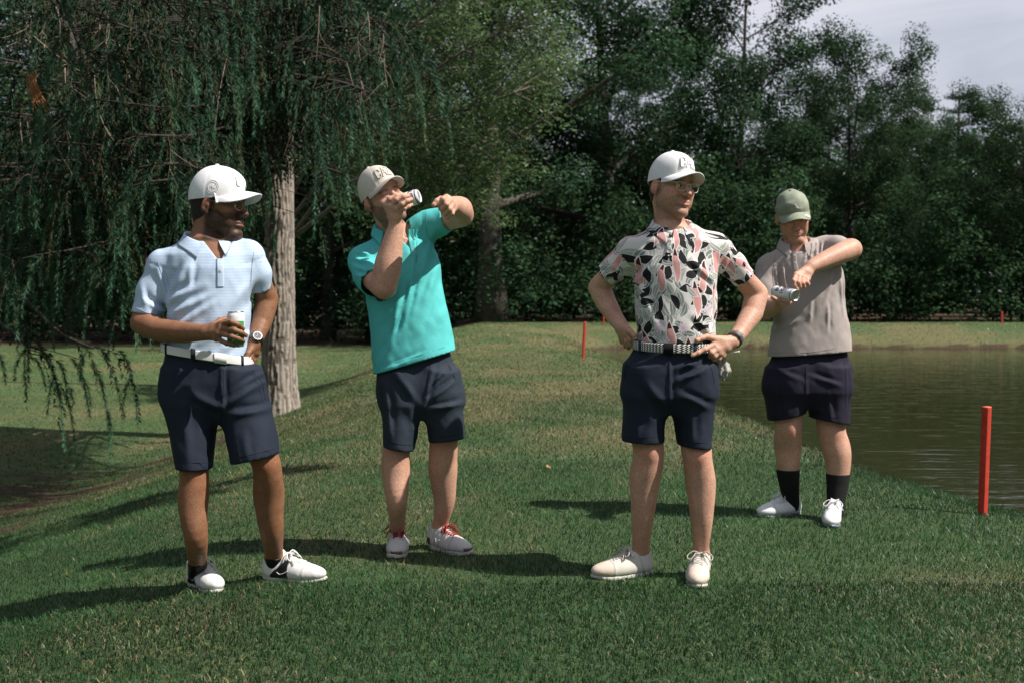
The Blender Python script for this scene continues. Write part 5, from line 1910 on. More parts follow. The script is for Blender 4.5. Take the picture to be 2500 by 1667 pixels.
        g.ell((0, 0.105, 0.140), (0.026, 0.020, 0.022), None, 0.01, 's')
        zc = sole_h - 0.006
        g.op(lambda X, Y, Z: zc - Z + 0 * X + 0 * Y, (-0.08, -0.03, -0.01), (0.08, 0.32, 0.05), 0.0, 'i')
        g.displace(lambda X, Y, Z: 0.0035 * (fbm2(X * 40, Y * 34 + Z * 20, 9, 3) - 0.5) - 0.0018 * np.exp(-((Y - 0.208 + 0.12 * np.abs(X)) / 0.003) ** 2))
        top = lambda x, y: max([z for z, v in zip(g.ax[2], g.F[int(round((x - g.lo[0]) / g.h)), int(round((y - g.lo[1]) / g.h)), :]) if v < 0] or [0.03])
        V, Q = g.surface(1)
        tn = np.ones((len(V), 3)) * (np.ones(3) if tint is None else tint(V))
        ax_ = np.abs(V[:, 0] - bend(V[:, 1]))
        ln_ = np.exp(-((V[:, 1] - 0.208 + 0.12 * ax_) / 0.003) ** 2) * (V[:, 2] < 0.09) + np.exp(-((ax_ - 0.027) / 0.0025) ** 2) * (V[:, 1] > 0.10) * (V[:, 1] < 0.205) * (V[:, 2] > 0.045) + np.exp(-((V[:, 1] - 0.062 - 0.25 * (V[:, 2] - 0.03)) / 0.003) ** 2) * (V[:, 1] < 0.1)
        dirt = sstep(0.045, 0.022, V[:, 2]) * (0.3 + 0.9 * fbm2(V[:, 0] * 60 + V[:, 1] * 45, V[:, 2] * 60 + V[:, 1] * 20, 6, 3))
        tn = tn * (1 - 0.30 * np.clip(ln_, 0, 1))[:, None] * (1 - dirt[:, None] * np.array([0.30, 0.24, 0.42]))
        so = empty('shoe', (0, 0, 0)); so.parent = s.root; so.location = Vector([float(v) for v in -s.base])
        s.put('upper', Wl(V), Q, mat, {'tint': tn}, so)
        gs = Grid3((-0.075, -0.03, -0.02), (0.075, 0.33, 0.06), 0.0042)
        def fs(X, Y, Z):
            c = np.interp(Y, [0, 0.3], [0, 0.3])
            hw = np.interp(Y, [-0.004, 0.01, 0.04, 0.09, 0.14, 0.20, 0.25, 0.28, 0.294], [0.0, 0.024, 0.036, 0.034, 0.039, 0.047, 0.042, 0.025, 0.0]) * w
            d2 = np.abs(X - bend(Y)) - hw
            zt = sole_h + np.interp(Y, [0, 0.08, 0.16, 0.25, 0.295], [0.004, 0.0, -0.004, -0.002, 0.004]); zb = np.interp(Y, [0, 0.03, 0.2, 0.295], [0.004, 0, 0, 0.014])
            return np.maximum(d2, np.maximum(Z - zt, zb - Z))
        gs.op(fs, (-0.07, -0.02, -0.01), (0.07, 0.32, 0.05), 0.0)
        V, Q = gs.surface(2)
        s.put('sole', Wl(V), Q, sole_mat, {'tint': np.ones((len(V), 3))}, so)
        # tongue and laces
        tg = MB()
        G = []
        for i in range(8):
            q = i / 7
            y, zc_ = 0.118 - 0.040 * q, 0.098 + 0.040 * q
            G.append([(x, y + 0.006 * abs(x / 0.024) * 1.2, zc_ - 0.18 * abs(x)) for x in np.linspace(-0.024, 0.024, 7) * (1 - 0.15 * q)])
        G = np.array(G)
        tg.grid(Wl(G.reshape(-1, 3)).reshape(G.shape), tint=np.ones(3))
        G2 = G + np.array([0, -0.006, 0.002])
        tg.grid(Wl(G2.reshape(-1, 3)).reshape(G.shape)[:, ::-1], tint=np.ones(3))
        tg.grid(np.stack([Wl(G[-1]), Wl(G2[-1])]), tint=np.ones(3))
        s.mb(tg, 'tongue', tongue_mat or mat, so)
        lc = MB()
        ys = np.linspace(0.195, 0.118, 6)
        for i, y in enumerate(ys):
            hw = 0.021 + 0.003 * (i > 1)
            for sgn in (-1, 1):
                y2 = ys[min(i + 1, 5)]
                pts = [(x + bend(y), y + (y2 - y) * (0.5 + 0.5 * sgn * x / hw) * 0.8, top(x + bend(y), y + (y2 - y) * (0.5 + 0.5 * sgn * x / hw) * 0.8) + 0.0028) for x in np.linspace(-hw, hw, 7)]
                lc.tube(Wl(np.array(pts)), 0.0030, 5)
        if bow:
            zt = top(0, 0.122) + 0.006
            rr = np.random.default_rng(int(abs(toe[0] * 1000)))
            for sgn in (-1, 1):
                l = 0.050 * (0.9 + 0.3 * rr.random())
                lp = [(0, 0.120, zt), (sgn * l * 0.5, 0.126, zt + 0.014), (sgn * l, 0.135, zt - 0.008), (sgn * l * 0.85, 0.150, zt - 0.024), (sgn * l * 0.4, 0.136, zt - 0.004), (0, 0.122, zt)]
                t_ = np.linspace(0, 5, 16)
                lp = np.array(lp); lp = np.stack([np.interp(t_, np.arange(6), lp[:, c]) for c in range(3)], -1); lp[1:-1] = 0.25 * lp[:-2] + 0.5 * lp[1:-1] + 0.25 * lp[2:]
                lc.tube(Wl(lp), 0.0028, 5)
                en = np.array([(0, 0.121, zt), (sgn * 0.02, 0.140, zt + 0.006), (sgn * 0.038, 0.156, zt - 0.018), (sgn * 0.048, 0.162, zt - 0.036)])
                lc.tube(Wl(en), 0.0026, 5)
            lc.tube(Wl(np.array([(-0.008, 0.120, zt), (0, 0.121, zt + 0.003), (0.008, 0.120, zt)])), 0.0055, 6)
        s.mb(lc, 'laces', lace_mat, so)
        if mark:
            for paths, sx, wd in mark:
                q = MB()
                for path in paths:
                    pts = []
                    pa = np.array(path, float); u = np.linspace(0, len(pa) - 1, len(pa) * 3)
                    pa = np.stack([np.interp(u, np.arange(len(pa)), pa[:, c]) for c in range(2)], -1)
                    for y, z in pa:
                        iy, iz = int(round((y - g.lo[1]) / g.h)), int(round((z - g.lo[2]) / g.h))
                        col = g.F[:, iy, iz]; ins = np.nonzero(col < 0)[0]
                        if len(ins):
                            xs_ = g.ax[0][ins[-1] if sx > 0 else ins[0]]
                            pts.append((xs_ + sx * 0.0035, y, z))
                    if len(pts) > 2:
                        q.tube(Wl(np.array(pts)), wd, 5)
                if q.n:
                    s.mb(q, 'side_mark', mark_mat, so)
        return so

    def body(s, skin):
        V, Q, A, n = [], [], [], 0
        for pc in s.pieces:
            v, q = pc[:2]
            t = pc[2] if len(pc) > 2 else None
            if t is None:
                nz = fbm2(v[:, 0] * 22 + v[:, 1] * 17, v[:, 2] * 22, 3, 3)
                t = np.ones((len(v), 3)) * (0.93 + 0.14 * nz)[:, None]
                t[:, 1:] *= (1.03 - 0.10 * fbm2(v[:, 0] * 9, v[:, 2] * 9, 8, 2))[:, None]
            V.append(v); Q.append(q + n); A.append(t); n += len(v)
        if hasattr(s, 'torso_rows'):
            g = Grid3(np.min([(r[1] - r[3], r[2] - r[4], r[0]) for r in s.torso_rows], 0) - 0.02, np.max([(r[1] + r[3], r[2] + r[4], r[0]) for r in s.torso_rows], 0) + 0.02, 0.013)
            g.rows(s.torso_rows[1:-3], 0.02, -0.040)
            v, q = g.surface(1)
            V.append(v); Q.append(q + n); A.append(np.ones((len(v), 3)))
        s.put('body', np.concatenate(V), np.concatenate(Q), skin, {'tint': np.concatenate(A)})


GLYPH = {
    'C': [[(0.42, 0.42), (0.42, 0.62), (0.22, 0.86), (-0.22, 0.86), (-0.42, 0.62), (-0.42, -0.62), (-0.22, -0.86), (0.22, -0.86), (0.42, -0.62), (0.42, -0.42)]],
    'A': [[(-0.48, -0.86), (-0.02, 0.86)], [(0.02, 0.86), (0.48, -0.86)], [(-0.28, -0.28), (0.28, -0.28)]],
    'Z': [[(-0.42, 0.86), (0.42, 0.86)], [(0.42, 0.80), (-0.42, -0.80)], [(-0.42, -0.86), (0.42, -0.86)]],
}
EYE = principled('eye', (1, 1, 1), 0.12, None, None, 'tint', 0.5)


def text_mesh(txt, size, place, subdiv=3, bold=0.02):
    """flat lettering: place(u, v) -> point"""
    cu = bpy.data.curves.new('lettering', 'FONT')
    cu.body, cu.size, cu.align_x, cu.align_y, cu.offset = txt, size, 'CENTER', 'CENTER', bold * size
    o = bpy.data.objects.new('lettering', cu)
    me = bpy.data.meshes.new_from_object(o)
    bpy.data.objects.remove(o)
    import bmesh
    bm = bmesh.new(); bm.from_mesh(me)
    bmesh.ops.triangulate(bm, faces=bm.faces)
    for _ in range(subdiv):
        long = [e for e in bm.edges if e.calc_length() > size * 0.16]
        if long:
            bmesh.ops.subdivide_edges(bm, edges=long, cuts=1, use_grid_fill=False)
            bmesh.ops.triangulate(bm, faces=bm.faces)
    V = np.array([place(v.co.x, v.co.y) for v in bm.verts]); bm.verts.index_update()
    T = np.array([[v.index for v in f.verts] for f in bm.faces])
    bm.free(); bpy.data.meshes.remove(me)
    return V, T


def can(base, top, r, label, body_mat, around, prints=(), metal=None, band=None):
    """drinks can from base to top; around: direction the printed side faces; prints: (text, size, along 0..1, offset rad, material, turn)"""
    base, top = np.asarray(base, float), np.asarray(top, float)
    ax = unit(top - base); Ln = np.linalg.norm(top - base)
    f = unit(np.asarray(around, float) - (np.asarray(around, float) @ ax) * ax); sd = np.cross(ax, f)
    root = tag(empty('beverage_can', base), label, 'can')
    n = 40
    a = np.arange(n) / n * 2 * np.pi
    ring = lambda rr, z: np.array([base + ax * z + rr * (math.cos(t) * f + math.sin(t) * sd) for t in a])
    loc = -base
    prof = [(r * 0.70, 0.004), (r * 0.80, 0.0), (r * 0.86, 0.003), (r, 0.013), (r, 0.03)] + [(r, 0.03 + (Ln - 0.048) * k / 6) for k in range(1, 6)] + [(r, Ln - 0.018), (r * 0.97, Ln - 0.012), (r * 0.86, Ln - 0.003)]
    MB().grid(np.array([ring(*q) for q in prof]), closed_v=True).build('can_body', body_mat, root, loc)
    lid = [(r * 0.86, Ln - 0.003), (r * 0.885, Ln - 0.001), (r * 0.885, Ln + 0.001), (r * 0.85, Ln + 0.0015), (r * 0.82, Ln - 0.001), (r * 0.80, Ln - 0.005), (r * 0.5, Ln - 0.0045), (0.0001, Ln - 0.0045)]
    MB().grid(np.array([ring(*q) for q in lid]), closed_v=True).build('lid', metal, root, loc)
    bt = [(0.0001, 0.007), (r * 0.5, 0.006), (r * 0.70, 0.004)]
    MB().grid(np.array([ring(*q) for q in bt]), closed_v=True).build('can_base', metal, root, loc)
    tab = MB()
    c = base + ax * (Ln - 0.0028)
    G = []
    for k in range(9):
        q = k / 8 * 2 - 1
        w = 0.0075 * math.sqrt(max(0, 1 - q * q)) ** 0.7
        G.append([c + f * (q * 0.012) + sd * (w * s_) + ax * (0.0006 - 0.0004 * abs(s_)) for s_ in (-1, -0.4, 0.4, 1)])
    tab.grid(np.array(G)).build('tab', metal, root, loc)
    for txt, size, al, off, m, turn in prints:
        def place(u, v):
            uu, vv = (u * math.cos(turn) - v * math.sin(turn), u * math.sin(turn) + v * math.cos(turn))
            t = off + uu / r
            return base + ax * (Ln * al + vv) + (r + 0.0005) * (math.cos(t) * f + math.sin(t) * sd)
        V, T = text_mesh(txt, size, place)
        link('lettering', make_mesh('lettering', V, None, T, False), m, root, loc)
    for (t0, t1, z0, z1, m, nm) in band or ():
        ts = np.linspace(t0, t1, 24)
        G = np.array([[base + ax * (Ln * z) + (r + 0.0004) * (math.cos(t) * f + math.sin(t) * sd) for z in np.linspace(z0, z1, 4)] for t in ts])
        MB().grid(G).build(nm, m, root, loc)
    return root

# ------------------------------------------------------------------ cloth and other materials of the men
def cloth_nodes(name, rough=0.8, bump=0.25, scale=900):
    m = bpy.data.materials.new(name)
    t, N, K = nodes_of(m)
    b = N['Principled BSDF']; b.inputs['Roughness'].default_value = rough; b.inputs['Specular IOR Level'].default_value = 0.2
    b.inputs['Sheen Weight'].default_value = 0.0
    tc = N.new('ShaderNodeTexCoord')
    n1 = N.new('ShaderNodeTexNoise'); n1.inputs['Scale'].default_value = scale; n1.inputs['Detail'].default_value = 2
    n2 = N.new('ShaderNodeTexNoise'); n2.inputs['Scale'].default_value = 45; n2.inputs['Detail'].default_value = 4
    K.new(tc.outputs['Object'], n1.inputs['Vector']); K.new(tc.outputs['Object'], n2.inputs['Vector'])
    ad = N.new('ShaderNodeMath'); ad.operation = 'MULTIPLY_ADD'; ad.inputs[1].default_value = 3.0
    K.new(n2.outputs['Fac'], ad.inputs[0]); K.new(n1.outputs['Fac'], ad.inputs[2])
    bp = N.new('ShaderNodeBump'); bp.inputs['Strength'].default_value = bump; bp.inputs['Distance'].default_value = 0.0015
    K.new(ad.outputs[0], bp.inputs['Height']); K.new(bp.outputs['Normal'], b.inputs['Normal'])
    return m, t, N, K, b


def node_kit(N, K):
    def M(op, a, b_=None, c=None):
        x = N.new('ShaderNodeMath'); x.operation = op
        for i, v in enumerate((a, b_, c)):
            if v is None: continue
            if isinstance(v, (int, float)): x.inputs[i].default_value = v
            else: K.new(v, x.inputs[i])
        return x.outputs[0]
    def MIX(f, a, b_):
        x = N.new('ShaderNodeMix'); x.data_type = 'RGBA'
        if isinstance(f, (int, float)): x.inputs['Factor'].default_value = f
        else: K.new(f, x.inputs['Factor'])
        for s_, v in (('A', a), ('B', b_)):
            if isinstance(v, tuple): x.inputs[s_].default_value = (*v, 1)
            else: K.new(v, x.inputs[s_])
        return x.outputs['Result']
    return M, MIX


def striped(name, light, dark, period):
    m, t, N, K, b = cloth_nodes(name)
    M, MIX = node_kit(N, K)
    an = N.new('ShaderNodeAttribute'); an.attribute_name = 'uvw'
    sp = N.new('ShaderNodeSeparateXYZ'); K.new(an.outputs['Vector'], sp.inputs[0])
    fr = M('FRACT', M('DIVIDE', sp.outputs['Y'], period))
    f = M('LESS_THAN', fr, 0.46)
    K.new(MIX(f, light, dark), b.inputs['Base Color'])
    return m


def heather(name, col, other, scale=240):
    m, t, N, K, b = cloth_nodes(name)
    M, MIX = node_kit(N, K)
    tc = N.new('ShaderNodeTexCoord')
    mp = N.new('ShaderNodeMapping'); mp.inputs['Scale'].default_value = (1, 1, 2.5)
    n = N.new('ShaderNodeTexNoise'); n.inputs['Scale'].default_value = scale; n.inputs['Detail'].default_value = 3
    K.new(tc.outputs['Object'], mp.inputs['Vector']); K.new(mp.outputs[0], n.inputs['Vector'])
    r = N.new('ShaderNodeMapRange'); r.inputs['From Min'].default_value = 0.38; r.inputs['From Max'].default_value = 0.62
    K.new(n.outputs['Fac'], r.inputs['Value'])
    K.new(MIX(r.outputs['Result'], col, other), b.inputs['Base Color'])
    return m


def floral(name):
    """leaves, blossoms and pale pink shapes printed on off-white cloth"""
    m, t, N, K, b = cloth_nodes(name, 0.75, 0.2)
    M, MIX = node_kit(N, K)
    an = N.new('ShaderNodeAttribute'); an.attribute_name = 'uvw'
    sp = N.new('ShaderNodeSeparateXYZ'); K.new(an.outputs['Vector'], sp.inputs[0])
    ds = N.new('ShaderNodeTexNoise'); ds.inputs['Scale'].default_value = 16; ds.inputs['Detail'].default_value = 2
    K.new(an.outputs['Vector'], ds.inputs['Vector'])
    du = M('MULTIPLY', M('SUBTRACT', ds.outputs['Fac'], 0.5), 0.022)
    cu, cv = M('MULTIPLY', M('ADD', sp.outputs['X'], du), 1.0), M('MULTIPLY', M('ADD', sp.outputs['Y'], M('MULTIPLY', du, -0.8)), 1.0)
    def cells(scale, ou, ov, stretch=1.0):
        cb = N.new('ShaderNodeCombineXYZ')
        K.new(M('ADD', M('MULTIPLY', cu, scale), ou), cb.inputs[0]); K.new(M('ADD', M('MULTIPLY', cv, scale * stretch), ov), cb.inputs[1])
        v = N.new('ShaderNodeTexVoronoi'); v.voronoi_dimensions = '2D'; v.inputs['Scale'].default_value = 1.0; v.inputs['Randomness'].default_value = 0.8
        K.new(cb.outputs[0], v.inputs['Vector'])
        s2 = N.new('ShaderNodeVectorMath'); s2.operation = 'SUBTRACT'
        K.new(cb.outputs[0], s2.inputs[0]); K.new(v.outputs['Position'], s2.inputs[1])
        q = N.new('ShaderNodeSeparateXYZ'); K.new(s2.outputs[0], q.inputs[0])
        c = N.new('ShaderNodeSeparateColor'); K.new(v.outputs['Color'], c.inputs[0])
        return q.outputs[0], q.outputs[1], c.outputs[0], c.outputs[1]
    def turn(x, y, ang):
        c, s_ = M('COSINE', ang), M('SINE', ang)
        return M('SUBTRACT', M('MULTIPLY', x, c), M('MULTIPLY', y, s_)), M('ADD', M('MULTIPLY', x, s_), M('MULTIPLY', y, c))
    def leaf(x, y, w, l):
        yy = M('DIVIDE', y, l)
        edge = M('MULTIPLY', M('SUBTRACT', 1.0, M('MULTIPLY', yy, yy)), w)
        return M('SUBTRACT', edge, M('ABSOLUTE', M('ADD', x, M('MULTIPLY', M('MULTIPLY', y, y), 0.35))))
    def gt(a, v): return M('GREATER_THAN', a, v)
    col = (0.64, 0.62, 0.60)
    def leaves(col, scale, ou, ov, w, l, c, keep, edge=0.03, vein=True, lo=0.0, rng_=6.28):
        x, y, r, g = cells(scale, ou, ov)
        x, y = turn(x, y, M('ADD', M('MULTIPLY', r, rng_), lo))
        d = leaf(x, y, w, l)
        k = gt(keep, g)
        if edge:
            col = MIX(M('MULTIPLY', gt(d, -edge), k), col, (0.78, 0.77, 0.76))
        col = MIX(M('MULTIPLY', gt(d, 0.0), k), col, c)
        if vein:
            col = MIX(M('MULTIPLY', M('MULTIPLY', gt(0.018, M('ABSOLUTE', M('ADD', x, M('MULTIPLY', M('MULTIPLY', y, y), 0.35)))), gt(d, 0.02)), k), col, (0.70, 0.70, 0.69))
        return col
    col = leaves(col, 19, 0.3, 0.7, 0.25, 0.66, (0.40, 0.40, 0.375), 0.95)
    col = leaves(col, 18, 5.7, 2.1, 0.24, 0.68, (0.20, 0.235, 0.215), 0.70)
    col = leaves(col, 18, 9.1, 7.7, 0.31, 0.66, (0.016, 0.017, 0.018), 0.68, 0.03, False)
    x, y, r, g = cells(12.5, 3.3, 8.2)                      # lilac blossoms
    rad = M('SQRT', M('ADD', M('MULTIPLY', x, x), M('MULTIPLY', y, y)))
    pet = M('ADD', 0.25, M('MULTIPLY', M('COSINE', M('MULTIPLY', M('ARCTAN2', y, x), 9.0)), 0.08))
    k = M('MULTIPLY', gt(pet, rad), gt(0.42, g))
    col = MIX(k, col, (0.62, 0.53, 0.60))
    col = MIX(M('MULTIPLY', k, gt(0.10, rad)), col, (0.60, 0.40, 0.46))
    x, y, r, g = cells(10.0, 6.6, 1.4, 0.62)              # upright pink shapes
    x, y = turn(x, y, M('MULTIPLY', M('SUBTRACT', r, 0.5), 0.9))
    xx = M('ADD', x, M('MULTIPLY', M('SINE', M('MULTIPLY', y, 7.0)), 0.05))
    d = leaf(xx, y, 0.165, 0.47)
    k = gt(0.80, g)
    col = MIX(M('MULTIPLY', gt(d, -0.035), k), col, (0.80, 0.76, 0.75))
    col = MIX(M('MULTIPLY', gt(d, 0.0), k), col, (0.62, 0.31, 0.295))
    col = MIX(M('MULTIPLY', M('MULTIPLY', gt(d, 0.015), gt(y, 0.25)), k), col, (0.035, 0.02, 0.02))
    col = leaves(col, 17, 12.4, 4.9, 0.17, 0.60, (0.33, 0.34, 0.325), 0.38, 0.03, True)
    K.new(col, b.inputs['Base Color'])
    return m


def woven(name):
    m, t, N, K, b = cloth_nodes(name, 0.7, 0.4, 500)
    M, MIX = node_kit(N, K)
    an = N.new('ShaderNodeAttribute'); an.attribute_name = 'uvw'
    sp = N.new('ShaderNodeSeparateXYZ'); K.new(an.outputs['Vector'], sp.inputs[0])
    zig = M('PINGPONG', M('MULTIPLY', sp.outputs['Y'], 1.0), 0.0045)
    f = M('FRACT', M('DIVIDE', M('ADD', sp.outputs['X'], M('MULTIPLY', zig, 1.4)), 0.0115))
    K.new(MIX(M('LESS_THAN', f, 0.45), (0.012, 0.013, 0.018), (0.70, 0.69, 0.64)), b.inputs['Base Color'])
    return m


def build_people():
    white = principled('white_cotton', (0.80, 0.80, 0.81), 0.75, (60, (0.72, 0.72, 0.74), 0.25), (500, 0.25, 0.001))
    cream = principled('cream_cotton', (0.62, 0.575, 0.51), 0.75, (60, (0.55, 0.51, 0.45), 0.25), (500, 0.25, 0.001))
    sage = principled('faded_green_cotton', (0.215, 0.245, 0.185), 0.85, (38, (0.30, 0.32, 0.25), 0.2), (300, 0.35, 0.002))
    thread_w = principled('grey_thread', (0.62, 0.61, 0.62), 0.7)
    thread_c = principled('taupe_thread', (0.24, 0.22, 0.20), 0.7)
    white_sh = principled('white_leather', (0.74, 0.735, 0.715), 0.45, (50, (0.66, 0.65, 0.63), 0.25), (220, 0.2, 0.001), 'tint')
    white_pl = principled('white_plastic', (0.74, 0.74, 0.73), 0.35)
    sole_w = principled('sole_white', (0.60, 0.59, 0.56), 0.6, (60, (0.45, 0.45, 0.40), 0.25), None, 'tint')
    lace_w = principled('white_laces', (0.72, 0.71, 0.68), 0.8)
    navy = heather('navy_twill', (0.0115, 0.0165, 0.029), (0.019, 0.026, 0.043), 320)
    navy2 = heather('slate_navy_twill', (0.018, 0.025, 0.037), (0.030, 0.040, 0.057), 300)
    plum = heather('dark_plum_cloth', (0.013, 0.011, 0.023), (0.020, 0.0175, 0.035), 300)
    black = principled('black_leather', (0.010, 0.010, 0.011), 0.35, None, None, None, 0.15)
    metal = principled('brushed_metal', (0.62, 0.62, 0.63), 0.3, None, None, None, 0.5, None, 1.0)
    ink = principled('navy_ink', (0.010, 0.012, 0.035), 0.5)
    hair_b = principled('black_hair', (0.012, 0.009, 0.008), 0.55, (180, (0.030, 0.024, 0.020), 0.2), (240, 0.8, 0.003))
    hair_br = principled('brown_hair', (0.030, 0.019, 0.012), 0.6, (180, (0.060, 0.040, 0.026), 0.2), (240, 0.8, 0.003))
    nailm = principled('finger_nail', (0.66, 0.40, 0.32), 0.3)
    nail_d = principled('finger_nail_tan', (0.52, 0.30, 0.21), 0.3)
    canw = principled('white_can', (0.74, 0.74, 0.75), 0.25, None, None, None, 0.5)

    # ================================================ man in the light blue striped polo
    s = Man(4.55, 'person in a light blue striped polo, white cap and navy shorts, holding a green can')
    h1, _ = ground_hit(468, 1424); t1, _ = ground_hit(566, 1464)
    h2, _ = ground_hit(643, 1411); t2, _ = ground_hit(807, 1418)
    s.start((h1 + h2) / 2)
    skin = skin_mat('brown_skin', (0.300, 0.146, 0.080), (0.240, 0.110, 0.058))
    m_sh = striped('blue_striped_pique', (0.52, 0.61, 0.735), (0.330, 0.450, 0.630), 0.0058)
    s.hc = P(534, 502, 4.55); s.hR = head_frame(78, 4, 0); s.hs = 1.04; s.hw = lambda q: s.hc + s.hR @ (np.asarray(q, float) * 1.04)
    s.shirt([(590, 455, 575, 0.075), (622, 402, 618, 0.108), (655, 396, 628, 0.126), (700, 402, 622, 0.135), (760, 410, 612, 0.142), (815, 410, 612, 0.145), (910, 402, 603, 0.14)],
            [(402, 642, 0, 0.054), (605, 616, 0.02, 0.054)],
            [[(394, 650, 0.053, 0), (371, 710, 0.058, -0.01), (357, 770, 0.061, -0.02)], [(618, 632, 0.052, 0.02), (631, 668, 0.053, 0.03), (637, 704, 0.052, 0.06)]],
            ((404, 846), (604, 876)), (500, 590, -0.0), [(482, 578), (562, 572), (537, 640)], m_sh,
            [(415, 720, 460, 640, 9, 16), (405, 740, 480, 700, 8, 14), (410, 770, 520, 720, 7, 14), (430, 800, 530, 735, 6, 12), (600, 690, 560, 760, 5, 14), (470, 640, 462, 700, 5, 9),
             (340, 730, 385, 765, 6, 9), (335, 700, 350, 760, 4, 9), (540, 860, 600, 810, 5, 11), (480, 845, 560, 790, 4, 12), (375, 655, 395, 720, 4, 9)], 0.007)
    s.collar((500, 585, 0.0), 30, 0.074, 0.066, m_sh, (0.03, 0.05), attr=lambda V, sh: np.stack([V[:, 0], V[:, 2], 0 * V[:, 0]], -1), tip=0.022, open_=0.40, parent=s.shirt_o)
    s.placket([(537, 632), (538, 665), (538, 700)], 9, m_sh, [(538, 662)], white_pl)
    s.head((534, 502), 0, 78, 4, 0, 1.04, (500, 590, 0.0), 0.062, (500, 700), [(410, 625, 0, 0.05), (600, 605, 0.02, 0.05)],
           beard=((0.11, 0.13, 0.17), 0.88, -0.028))
    s.eyes((0.02, 0.012, 0.008), 0)
    s.hair(hair_b, -0.078, 0.020)
    s.cap(white, [('C', -1.22), ('A', 0.0), ('Z', 1.22)], -2, 0.124, patch=(-1.35, 0.30, 0.021), thread=thread_w, fill=white, brim_len=0.072, brim_curve=0.012)
    f1 = [[(541, 791, -.27), (565, 786, -.305), (581, 793, -.295), (593, 802, -.265)], [(541, 802, -.275), (572, 806, -.31), (588, 812, -.30), (600, 819, -.265)],
          [(534, 814, -.275), (566, 821, -.31), (582, 827, -.30), (594, 832, -.265)], [(529, 826, -.265), (553, 838, -.295), (571, 842, -.285), (584, 843, -.26)]]
    s.arm([(388, 668, 22, 0), (362, 740, 25, -.02), (348, 788, 29, -.03), (390, 806, 28, -.09), (450, 812, 25, -.16), (503, 812, 19.5, -.235)], f1, [(522, 795, -.235), (538, 782, -.205), (556, 778, -.185), (568, 779, -.18)], 1.0)
    f2 = [[(617, 858, .00), (611, 872, -.02), (606, 882, -.02), (603, 890, -.02)], [(620, 860, .01), (614, 876, .0), (610, 886, .0), (607, 893, .0)],
          [(624, 862, .03), (619, 878, .02), (616, 888, .02), (613, 894, .02)], [(627, 861, .045), (624, 876, .04), (621, 885, .04), (619, 891, .04)]]
    s.arm([(627, 655, 20, .03), (640, 695, 23, .06), (652, 730, 27, .10), (640, 785, 24, .07), (620, 836, 18, .01)], f2, [(612, 852, -.02), (606, 862, -.04), (603, 872, -.045)], 0.95)
    s.nails(f1, nail_d)
    s.leg([(455, 930, 50, 0), (458, 1050, 36, -.02), (474, 1152, 35, -.07), (470, 1228, 34.5, -.08), (479, 1318, 28, -.08), (491, 1392, 21.5, -.09), (492, 1428, 20, -.10)], -1, (s.shoe_frame(h1, t1), 0))
    s.leg([(580, 930, 50, 0), (612, 1040, 40, -.02), (650, 1132, 35, -.03), (655, 1210, 36, .03), (663, 1295, 29, .08), (668, 1358, 21.5, .12), (667, 1392, 20, .13)], 1, (s.shoe_frame(h2, t2), 0))
    s.shorts([(838, 404, 602, 0.138), (880, 397, 613, 0.145), (930, 389, 636, 0.15), (985, 396, 652, 0.145)],
             [([(960, 392, 536, 0.142), (1054, 413, 532, 0.128, -0.03), (1110, 423, 524, 0.118, -.05), (1180, 430, 517, 0.108, -0.07)], ((428, 1142), (519, 1146))),
              ([(955, 522, 650, 0.142), (1040, 541, 674, 0.132, -.02), (1100, 555, 684, 0.13, -.04), (1170, 568, 695, 0.128, -0.05)], ((562, 1133), (688, 1106)))], navy,
             [(545, 890, 548, 1000, 5, 8), (545, 1000, 470, 960, 6, 14), (550, 990, 640, 930, 7, 12), (560, 1010, 655, 1000, 7, 12), (570, 960, 640, 905, 5, 10), (640, 905, 665, 980, 4, 9), (450, 960, 470, 1130, 4, 14), (600, 1050, 610, 1120, 3, 12)], 0.006, waist=((402, 851), (600, 882)))
    seam_n = principled('navy_seam', (0.006, 0.007, 0.013), 0.9)
    s.seam([[(546, 900), (545, 960), (540, 1030)], [(615, 905), (640, 930), (648, 975)], [(402, 890), (396, 930)], [(436, 1126), (475, 1129), (512, 1129)], [(570, 1117), (620, 1108), (678, 1093)], [(578, 1075), (588, 1130)]], seam_n, s.pg, s.shorts_o)
    seam_b = principled('blue_seam', (0.20, 0.28, 0.42), 0.9)
    s.seam([[(385, 640), (398, 680), (408, 715)], [(620, 615), (614, 660), (613, 700)], [(331, 752), (360, 765), (392, 768)]], seam_b, s.sg, s.shirt_o)
    s.belt([(402, 853), (500, 866), (600, 884)], 0.034, white_pl, 0.006, 0.003, buckle=(530, 556), bmat=white, loops=(409, 480, 588), lmat=navy)
    blk = lambda a, b: (lambda V: np.where(((V[:, 1] > a) & (V[:, 1] < b) & (V[:, 2] < 0.035 + (V[:, 1] - a) * 0.9) & (V[:, 2] > 0.012))[:, None], np.array([0.02, 0.02, 0.02]), 1.0))
    sw = ([[(0.085, 0.050), (0.098, 0.040), (0.118, 0.046), (0.140, 0.058)]], )
    for hh, tt, sd in ((h1, t1, -1), (h2, t2, 1)):
        s.shoe(hh, tt, white_sh, sole_w, lace_w, sd, blk(0.050, 0.135), 0.285, mark=[(sw[0], sd, 0.0018), (sw[0], -sd, 0.0018)], mark_mat=thread_w)
    for pts, hh, tt, yt in (([(470, 1228, 34.5, -.08), (479, 1318, 28, -.08), (491, 1392, 21.5, -.09), (492, 1428, 20, -.10)], h1, t1, 1398), ([(655, 1210, 36, .03), (663, 1295, 29, .08), (668, 1358, 21.5, .12), (667, 1392, 20, .13)], h2, t2, 1366)):
        s.sock(pts, black, yt, (s.shoe_frame(hh, tt), 0))
    # wrist watch
    w0, w1 = s.j((620, 836, .01)), s.j((640, 785, .07))
